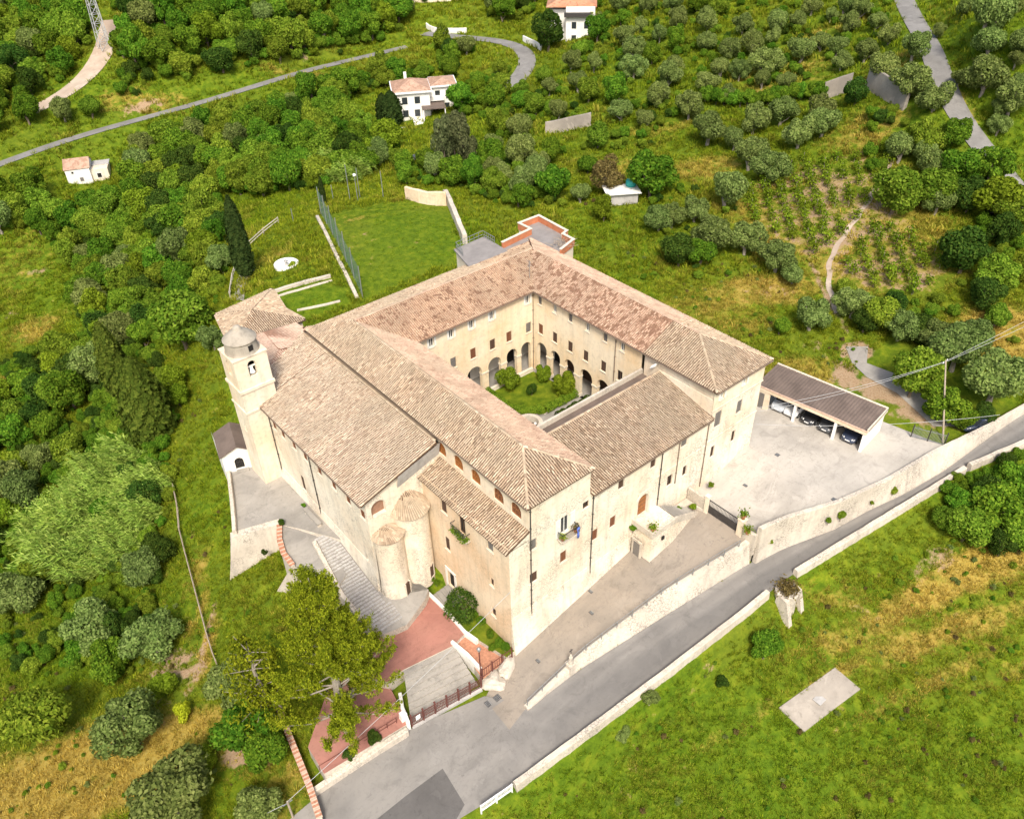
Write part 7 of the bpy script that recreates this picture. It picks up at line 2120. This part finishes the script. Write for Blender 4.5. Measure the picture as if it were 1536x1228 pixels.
mb.v = V; mb.f = F; mb.m = [0]*len(F); o = mb.build('flag', M['blue_cloth'], None, True); md = o.modifiers.new('thickness', 'SOLIDIFY'); md.thickness = .02; tag(o, 'small blue flag hanging from the street balcony', 'flag')
rng = np.random.default_rng(5); n = 420; P = np.stack([rng.normal(0, .16, n)-.42, 6.54+rng.uniform(-1.1, 1.1, n), 4.25+rng.normal(0, .16, n)-.15*rng.uniform(0, 1, n)], 1)
V, F = leaves(P, rng.normal(size=(n, 3))+[-.5,0,.5], .12, rng, 1.6); o = link('trailing_plants', mesh_np('trailing_plants', V, F, M['leaf_mid'])); tag(o, 'trailing green plants along the side balcony rail', 'plants')
def tuft_bush(p, s, k, lb, grp=None): 
    return put(k, p, s, lb, grp)
for px, py, s in ((1250,768,.55),(1237,778,.4),(1330,732,.5),(1300,748,.25)):
    z = -1.4; p = at(px, py, z); p = np.array([p[0], float(np.interp(p[0], [q[0] for q in yw], [q[1] for q in yw]))-.5, z-.3]); put('mid', p, s, 'weed bush rooted in the face of the yard retaining wall', 'weeds in the yard wall')
for px, py, s, k, lb in ((1152,815,.5,'mid','scrubby bush in the wall beside the gate'),(1136,812,.4,'mid','second scrubby bush in the wall beside the gate')):
    p = at(px, py, -2.4); put(k, p, s, lb)
put('mid', (21.0,-.9,-1.35), .45, 'shrub on the stone bank beside the entrance stair'); put('bright', (22.4,-1.6,-1.35), .4, 'yellowish plant on the stone bank beside the gate'); put('broad', (15.0,-.35,-.4), .42, 'green creeper at the corner of the entrance landing')
put('bright', (25.9,-1.0,-.9), .35, 'small plant against the convent wall inside the gate')
put('mid', (*at(408,690,-1.5)[:2], -2.2), .95, 'leafy shrub against the church wall at the terrace corner')
put('broad', (-6.75,25.5,-2.2), .3, 'small weed beside the stone bench'); 
for i, (px, py) in enumerate([(391,800),(397,832),(423,787)]): put('dark', at(px, py, -3.6-.5*i if i < 2 else -2.2), .4, 'bush growing from the sloping terrace wall', 'bushes in the sloping wall')
for i, (px, py) in enumerate([(640,872),(648,872),(655,877),(622,893),(612,900),(605,906)]): put('broad', at(px, py, -5.3), .33, 'low green weed at the foot of the apses', 'weeds at the apse foot')
for i, (px, py) in enumerate([(712,925),(722,935),(735,955),(748,968),(758,975)]): put('broad', at(px, py, -5.6), .45, 'low shrub in the planted bed along the convent wall', 'shrubs in the planted bed')
put('broad', at(738,975,-6.2), .45, 'small palm-like plant on the brick path'); 
for px, py in ((566,1122),(528,1148)): put('dark', rd(px, py)+[0,.3,.6], .7, 'dark bush sprouting over the whitewashed bank wall', 'bushes on the bank wall')
p = rd(1168, 880); rngt = np.random.default_rng(9); n = 700; P = np.stack([rngt.normal(0, .55, n)+p[0], rngt.normal(0, .55, n)+p[1]-.9, rngt.uniform(.4, 1.0, n)+p[2]], 1); V, F = leaves(P, rngt.normal(size=(n, 3)), .12, rngt, 2.5)
o = link('dry_weeds', mesh_np('dry_weeds', V, F, M['leaf_brown'])); tag(o, 'cap of dry brown weeds on the round turret', 'weeds')

# vineyard ------------------------------------------------------------------------------
vd = cg*math.cos(.12)+cr*math.sin(.12); vn = np.array([vd[1], -vd[0]])
def vines(poly, lb, grp, cap):
    G = np.array([gr(*p)[:2] for p in poly]); c = G.mean(0); pts = []
    rng = np.random.default_rng(31)
    for a in np.arange(-40, 40, 2.25):
        for b in np.arange(-50, 50, 1.75):
            q = c+vn*a+vd*b+rng.normal(0, .16, 2)
            if rng.uniform() < .1: continue
            pts.append(q)
    P = np.array(pts); k = inside(P[:, 0], P[:, 1], G); P = P[k]; Z = Hf(P[:, 0], P[:, 1])
    o = sorted(zip(P[:, 0], P[:, 1], Z), key=lambda q: dist(q))[:cap]
    for q in o: put('vine', q, rng.uniform(.8, 1.35), lb, grp)
    return len(P)
n1 = vines([(1195,238),(1335,240),(1300,305),(1252,372),(1216,384),(1135,345),(1108,292)], 'young leafy vine on a stake in the upper vineyard plot', 'vines in the upper plot', 190)
n2 = vines([(1310,335),(1428,378),(1412,442),(1330,446),(1262,408)], 'young leafy vine on a stake in the lower vineyard plot', 'vines in the lower plot', 100)
far_path = np.array([gr(*p)[:2] for p in [(1338,240),(1318,275),(1300,306),(1272,345),(1250,378),(1243,402),(1244,436),(1256,470)]]); far_path = resample(far_path, 40)
_T = np.gradient(far_path, axis=0); _T /= np.linalg.norm(_T, axis=1)[:, None]; _N = np.stack([-_T[:, 1], _T[:, 0]], 1); _jw = .34+.12*np.sin(np.arange(40)*1.3)
strip('vineyard_path', far_path+_N*_jw[:, None], far_path-_N*_jw[::-1][:, None], M['dirt_track'], z=lambda x, y: Hf(np.array([x]), np.array([y]))[0], off=.06)
# ------------------------------------------------------------------ ground cover (nobody could count it)
def scatter(name, pts, scl, rot, idx, protos, extra, label, cat):
    """one object: a cloud of points carrying small plants"""
    me = bpy.data.meshes.new(name); me.vertices.add(len(pts)); me.vertices.foreach_set('co', np.asarray(pts, np.float32).ravel())
    def at_(nm, typ, v):
        a = me.attributes.new(nm, typ, 'POINT'); a.data.foreach_set('vector' if typ == 'FLOAT_VECTOR' else 'value', np.asarray(v).ravel())
    at_('scl', 'FLOAT', scl.astype(np.float32)); at_('rot', 'FLOAT_VECTOR', rot.astype(np.float32)); at_('idx', 'INT', idx.astype(np.int32))
    for k, v in extra.items(): at_(k, 'FLOAT', v.astype(np.float32))
    o = link(name, me); tag(o, label, cat, kind='stuff')
    pc = bpy.data.collections.new(name+'_kit')
    for i, m_ in enumerate(protos):
        po = bpy.data.objects.new('%s_kit_%02d' % (name, i), m_); pc.objects.link(po)
    ng = bpy.data.node_groups.new(name, 'GeometryNodeTree')
    ng.interface.new_socket('Geometry', in_out='INPUT', socket_type='NodeSocketGeometry'); ng.interface.new_socket('Geometry', in_out='OUTPUT', socket_type='NodeSocketGeometry')
    gi = ng.nodes.new('NodeGroupInput'); go = ng.nodes.new('NodeGroupOutput'); ip = ng.nodes.new('GeometryNodeInstanceOnPoints'); ci = ng.nodes.new('GeometryNodeCollectionInfo')
    ci.inputs['Collection'].default_value = pc; ci.inputs['Separate Children'].default_value = True; ci.inputs['Reset Children'].default_value = True
    def na(nm, typ):
        n = ng.nodes.new('GeometryNodeInputNamedAttribute'); n.data_type = typ; n.inputs['Name'].default_value = nm; return n.outputs['Attribute']
    L = ng.links
    L.new(gi.outputs[0], ip.inputs['Points']); L.new(ci.outputs[0], ip.inputs['Instance']); ip.inputs['Pick Instance'].default_value = True
    L.new(na('idx', 'INT'), ip.inputs['Instance Index']); L.new(na('scl', 'FLOAT'), ip.inputs['Scale'])
    er = ng.nodes.new('FunctionNodeEulerToRotation'); L.new(na('rot', 'FLOAT_VECTOR'), er.inputs[0]); L.new(er.outputs[0], ip.inputs['Rotation'])
    L.new(ip.outputs[0], go.inputs[0])
    md = o.modifiers.new('scatter', 'NODES'); md.node_group = ng
    return o

def blade_mat(name, greens, drys, lushs=None):
    m = bpy.data.materials.new(name); m.use_nodes = True; nt = m.node_tree; l = nt.links
    for n in list(nt.nodes): nt.nodes.remove(n)
    out = N(nt, 'ShaderNodeOutputMaterial'); g = N(nt, 'ShaderNodeNewGeometry'); oi = N(nt, 'ShaderNodeObjectInfo')
    a = N(nt, 'ShaderNodeAttribute'); a.attribute_type = 'INSTANCER'; a.attribute_name = 'dry'
    b = N(nt, 'ShaderNodeAttribute'); b.attribute_type = 'INSTANCER'; b.attribute_name = 'lush'
    r = g.outputs['Random Per Island']
    c1 = ramp(nt, r, [(0, greens[0]), (.5, greens[1]), (1, greens[2])]); c2 = ramp(nt, r, [(0, drys[0]), (.5, drys[1]), (1, drys[2])])
    c3 = ramp(nt, r, [(0, lushs[0]), (.5, lushs[1]), (1, lushs[2])])
    col = mix(nt, b.outputs['Fac'], c1, c3)
    col = mix(nt, a.outputs['Fac'], col, c2)
    hs = N(nt, 'ShaderNodeHueSaturation'); l.new(col, hs.inputs['Color']); l.new(maprange(nt, oi.outputs['Random'], 0, 1, .7, 1.35), hs.inputs['Value'])
    d = N(nt, 'ShaderNodeBsdfDiffuse'); t = N(nt, 'ShaderNodeBsdfTranslucent'); mx = N(nt, 'ShaderNodeMixShader'); mx.inputs[0].default_value = .3
    for s in (d, t): l.new(hs.outputs[0], s.inputs[0])
    l.new(d.outputs[0], mx.inputs[1]); l.new(t.outputs[0], mx.inputs[2]); l.new(mx.outputs[0], out.inputs[0])
    M[name] = m
    return m
blade_mat('grass_blade', [(.074,.118,.006),(.155,.205,.010),(.28,.295,.02)], [(.27,.17,.025),(.40,.28,.045),(.54,.42,.11)], [(.05,.11,.006),(.11,.19,.008),(.20,.27,.013)])
def tuft(seed, nb, h, spread, w):
    rng = np.random.default_rng(seed); V = []; F = []
    for k in range(nb):
        a = rng.uniform(0, 6.28); r = spread*rng.uniform(0, 1)**.5; b = np.array([r*math.cos(a), r*math.sin(a), -.04])
        d = np.array([math.cos(a+rng.normal()*.8), math.sin(a+rng.normal()*.8), 0]); hh = h*rng.uniform(.5, 1.2); s = np.array([-d[1], d[0], 0])*w*rng.uniform(.7, 1.4)
        m = b+d*hh*.25+np.array([0,0,hh*.65]); t = b+d*hh*rng.uniform(.5, .9)+np.array([0,0,hh*.95])
        i = len(V); V += [b-s, b+s, m+s*.8, m-s*.8, t]; F += [(i, i+1, i+2, i+3), (i+3, i+2, i+4, i+4)]
    me = bpy.data.meshes.new('tuft'); me.from_pydata([tuple(v) for v in V], [], [f if f[2] != f[3] else f[:3] for f in F]); me.materials.append(M['grass_blade']); me.update()
    return me
tufts = [tuft(i, 22, .30, .30, .021) for i in range(5)]
rng = np.random.default_rng(77)
ST = []
for t0, t1, dens in ((18, 62, 11.0), (62, 100, 7.5), (100, 150, 3.0), (150, 260, 1.0)):
    w = t1*1.05; A = (t1-t0)*2*w; n = int(A*dens); s = rng.uniform(-w, w, n); t = rng.uniform(t0, t1, n); ST.append(np.stack([s, t, np.full(n, dens)], 1))
ST = np.concatenate(ST)
X = CAM[0]+cr[0]*ST[:, 0]+cg[0]*ST[:, 1]; Y = CAM[1]+cr[1]*ST[:, 0]+cg[1]*ST[:, 1]; Z = Hf(X, Y)
Q = proj(np.stack([X, Y, Z], 1)); ok = (Q[:, 0] > -60) & (Q[:, 0] < 1596) & (Q[:, 1] > -40) & (Q[:, 1] < 1280)
X, Y, Z, D = X[ok], Y[ok], Z[ok], ST[ok, 2]
def grid_attr(v, X, Y):
    v2 = v.reshape(_h, _w); dx, dy = X-CAM[0], Y-CAM[1]; s = dx*cr[0]+dy*cr[1]; t = dx*cg[0]+dy*cg[1]
    return v2[np.clip(np.searchsorted(_t, t), 0, _h-1), np.clip(np.searchsorted(_s, s), 0, _w-1)]
ok = np.ones(len(X), bool)
yi, yo = road_in_y(X), road_out_y(X); ok &= ~((Y < yi+.3) & (Y > yo-.6) & (X > -42))
for poly, m_ in ((RAMP, .1), (YARD, .2), (TERR, .3), (COURTZ, .2), (HOUSE, 1.2), (apron, .3), (cob, .4), (NB, .5), ([p[:2] for p in P4], .15)):
    ok &= sdist(X, Y, [tuple(p[:2]) for p in poly]) > m_
for nm, (Qr, hw) in FAR_ROADS.items():
    d, _ = seg_dist(X, Y, Qr); ok &= d > hw+.3
ok &= ~((X > 24.5) & (X < 62) & (Y < .5) & (Y > yi))
d, _ = seg_dist(X, Y, [(*q, 0) for q in far_path]); ok &= d > .5
gl = np.array([gr(*p)[:2] for p in [(1268,520),(1302,520),(1300,545),(1345,562),(1400,600),(1440,622),(1462,632),(1440,642),(1400,642),(1345,592),(1300,568),(1278,547)]]); ok &= ~inside(X, Y, gl)
ok &= np.hypot(X-fo_[0], Y-fo_[1]) > 1.9
vp = inside(X, Y, np.array([gr(*p)[:2] for p in [(1195,238),(1335,240),(1300,305),(1252,372),(1216,384),(1135,345),(1108,292)]])) | inside(X, Y, np.array([gr(*p)[:2] for p in [(1310,335),(1428,378),(1412,442),(1330,446),(1262,408)]]))
ok &= ~(vp & (rng.uniform(0, 1, len(X)) < .75))
so = grid_attr(soilv, X, Y); ok &= rng.uniform(0, 1, len(X)) > so*.9
X, Y, Z, D = X[ok], Y[ok], Z[ok], D[ok]
def vnoise(X, Y, f, seed):
    r = np.random.default_rng(seed); a = 0
    for k in range(5):
        th = r.uniform(0, 6.28); ph = r.uniform(0, 6.28); fk = f*r.uniform(.6, 1.8); a = a+np.sin((X*math.cos(th)+Y*math.sin(th))*fk+ph+1.3*np.sin((X*math.sin(th)-Y*math.cos(th))*fk*.7+ph*2))
    return a/5
nz = vnoise(X, Y, .25, 4); nz2 = vnoise(X, Y, 1.1, 6)
keep = rng.uniform(0, 1, len(X)) < np.clip(.72+.5*nz2, .25, 1); X, Y, Z, D, nz, nz2 = [q[keep] for q in (X, Y, Z, D, nz, nz2)]
dr = np.clip(grid_attr(dryv, X, Y)*1.15+.28*nz+.22*nz2+.14*rng.normal(size=len(X))-.04, 0, 1); lu = np.clip(grid_attr(lushv, X, Y)+.4*nz2, 0, 1)
mown = inside(X, Y, np.array([gr(*p)[:2] for p in [(485,325),(610,300),(672,305),(696,385),(545,450)]])) | inside(X, Y, np.array([gr(*p)[:2] for p in [(400,445),(500,420),(530,455),(440,490)]]))
dr = np.where(mown, dr*.5, dr); lu = np.where(mown, 1.0, lu)
sc_ = np.select([D > 8, D > 5, D > 2], [.95, 1.15, 1.7], 2.6)*rng.uniform(.6, 1.35, len(X))*(1+.35*nz)*np.where(mown, .30, 1)
rot = np.stack([rng.normal(0, .15, len(X)), rng.normal(0, .15, len(X)), rng.uniform(0, 6.28, len(X))], 1)
scatter('grass', np.stack([X, Y, Z], 1), sc_, rot, rng.integers(0, len(tufts), len(X)), tufts, {'dry': dr, 'lush': lu}, 'long uncut grass of the meadows and slopes', 'grass')
print('GRASS', len(X))

# low scrub filling the woods and banks
scrub = [KINDS['broad'][0][0], KINDS['mid'][1][0], KINDS['dark'][0][0], KINDS['broad'][3][0], KINDS['mid'][3][0], KINDS['bright'][0][0]]
SCR = [([(-80,290),(110,285),(330,298),(340,400),(332,460),(240,470),(250,560),(262,640),(150,660),(130,520),(110,400),(60,345),(-80,345)], .16, .75), ([(-80,560),(150,500),(240,640),(262,735),(235,830),(60,800),(-80,900)], .13, .7), ([(-80,-40),(130,-40),(150,60),(90,130),(20,160),(-80,250)], .07, 1.1),
       ([(175,-40),(640,-40),(640,40),(540,78),(300,128),(175,150)], .07, 1.05), ([(60,262),(330,182),(640,100),(660,140),(560,150),(600,230),(480,285),(345,296),(170,280)], .14, .8), ([(650,70),(745,75),(780,130),(730,180),(690,175)], .12, .75), ([(600,245),(800,232),(850,310),(790,330),(700,290),(600,285)], .10, .65),
       ([(740,130),(850,100),(900,-20),(1320,-40),(1340,60),(1060,160),(1000,220),(880,240),(730,215)], .045, .6), ([(1280,180),(1440,170),(1500,260),(1536,380),(1500,470),(1420,420),(1400,300),(1320,300)], .06, .7), ([(1400,740),(1560,660),(1560,840),(1490,830)], .2, .7), ([(1240,440),(1500,470),(1536,520),(1440,560),(1330,510)], .06, .55),
       ([(0,830),(230,830),(250,930),(200,1010),(60,1010),(0,1000)], .16, .6), ([(880,290),(1100,280),(1120,420),(960,420)], .03, .45), ([(640,-40),(900,-40),(880,20),(820,10),(760,40),(690,8)], .06, 1.0)]
PX, PS = [], []
for poly, den, sz in SCR:
    G = np.array([gr(*p)[:2] for p in poly]); lo, hi = G.min(0), G.max(0); n = int((hi-lo).prod()*den*2.4); x = rng.uniform(lo[0], hi[0], n); y = rng.uniform(lo[1], hi[1], n); k = inside(x, y, G)
    for nm, (Qr, hw) in FAR_ROADS.items():
        d, _ = seg_dist(x, y, Qr); k &= d > hw+(2.0 if nm == 'valley' else .9)
    for c, rr in KEEP: k &= np.hypot(x-c[0], y-c[1]) > rr*.95
    k &= ~((y < road_in_y(x)+.5) & (y > road_out_y(x)-.8) & (x > -42)); k &= sdist(x, y, HOUSE) > 2
    x, y = x[k], y[k]; PX.append(np.stack([x, y, Hf(x, y)-.15*sz], 1)); PS.append(sz*1.35*rng.uniform(.45, 1.45, len(x)))
PX = np.concatenate(PX); PS = np.concatenate(PS); n = len(PX)
scatter('undergrowth', PX, PS, np.stack([np.zeros(n), np.zeros(n), rng.uniform(0, 6.28, n)], 1), rng.choice(len(scrub), n, p=[.26,.24,.14,.16,.15,.05]), scrub, {}, 'tangled green undergrowth filling the woods and banks', 'undergrowth')
print('SCRUB', n)

# knee-high weeds in the meadows
PX, PS = [], []
for poly, den in (([(780,1235),(1180,900),(1540,690),(1560,1250)], .55), ([(-40,880),(330,830),(420,960),(440,1240),(-40,1240)], .35), ([(880,290),(1240,420),(1300,560),(1150,530),(870,380)], .30), ([(280,560),(335,620),(345,880),(300,900),(262,700)], .35)):
    G = np.array([gr(*p)[:2] for p in poly]); lo, hi = G.min(0), G.max(0); n = int((hi-lo).prod()*den); x = rng.uniform(lo[0], hi[0], n); y = rng.uniform(lo[1], hi[1], n); k = inside(x, y, G)
    k &= ~((y < road_in_y(x)+.5) & (y > road_out_y(x)-.7) & (x > -42)); k &= sdist(x, y, HOUSE) > 1.5; k &= sdist(x, y, [tuple(p[:2]) for p in P4]) > .3; k &= sdist(x, y, TERR) > .5; k &= sdist(x, y, COURTZ) > .4
    k &= (vnoise(x, y, .5, 12) > -.15)
    x, y = x[k], y[k]; PX.append(np.stack([x, y, Hf(x, y)-.1], 1)); PS.append(rng.uniform(.12, .34, len(x))*(1+.5*(rng.uniform(size=len(x)) > .93)))
PX = np.concatenate(PX); PS = np.concatenate(PS); n = len(PX)
weeds = [KINDS['mid'][0][0], KINDS['bright'][1][0], KINDS['broad'][1][0], KINDS['brown'][0][0], KINDS['olive'][2][0]]
scatter('weeds', PX, PS, np.stack([np.zeros(n), np.zeros(n), rng.uniform(0, 6.28, n)], 1), rng.choice(5, n, p=[.38,.2,.17,.15,.10]), weeds, {}, 'knee-high weeds scattered through the meadows', 'weeds')

# cane thicket: long pale arching stems leaning downhill
def cane(seed):
    r = np.random.default_rng(seed); V = []; F = []
    for s in range(5):
        b = np.array([r.normal()*.3, r.normal()*.3, -.1]); hh = r.uniform(2.6, 4.2); ln = np.array([1.0, .25+r.normal()*.25, 0])*hh*r.uniform(.25, .5)
        for k in range(26):
            t = .25+.75*k/25; c = b+ln*t*t+np.array([0,0,hh*t*(1-.18*t)]); a = r.uniform(0, 6.28)
            d = np.array([math.cos(a)*.5+.75, math.sin(a)*.6, r.uniform(-.25,.45)]); d /= np.linalg.norm(d); L = r.uniform(.4, .85)*(1.15-.4*t); w = np.cross(d, r.normal(size=3)); w /= np.linalg.norm(w); w *= .035
            i = len(V); V += [c-w*.5, c+d*L*.45-w*1.6, c+d*L, c+d*L*.45+w*1.6]; F.append((i, i+1, i+2, i+3))
        i = len(V); side = np.array([.02, -.02, 0])
        for t in (0, .5, 1):
            c = b+ln*t*t+np.array([0,0,hh*t*(1-.18*t)]); V += [c-side, c+side]
        F += [(i, i+1, i+3, i+2), (i+2, i+3, i+5, i+4)]
    return mesh_np('cane', V, F, M['leaf_reed'])
canes = [cane(i) for i in range(4)]
def cane_patch(poly, den, sz, ang, name, lb, seed):
    r = np.random.default_rng(seed); G = np.array([gr(*p)[:2] for p in poly]); lo, hi = G.min(0), G.max(0); n = int((hi-lo).prod()*den); x = r.uniform(lo[0], hi[0], n); y = r.uniform(lo[1], hi[1], n); k = inside(x, y, G); x, y = x[k], y[k]; n = len(x)
    cl = vnoise(x, y, .55, seed+5); kk = cl > -.42; x, y, cl = x[kk], y[kk], cl[kk]; n = len(x)
    scatter(name, np.stack([x, y, Hf(x, y)], 1), sz*r.uniform(.75, 1.25, n)*(.85+.65*cl), np.stack([np.zeros(n), np.zeros(n), ang+r.normal(0, .35, n)], 1), r.integers(0, 4, n), canes, {}, lb, 'canes')
cane_patch([(150,680),(240,690),(262,735),(240,790),(205,850),(120,880),(50,870),(45,820),(90,770)], 2.3, 1.05, math.atan2(-cr[1], -cr[0]), 'cane_thicket', 'pale feathery cane thicket on the slope below the stout cypress', 2)
cane_patch([(490,238),(560,228),(575,250),(540,275),(490,280)], 1.4, 1.0, math.atan2(-cr[1], -cr[0]), 'cane_thicket', 'pale cane patch in the valley beyond the lawn', 3)
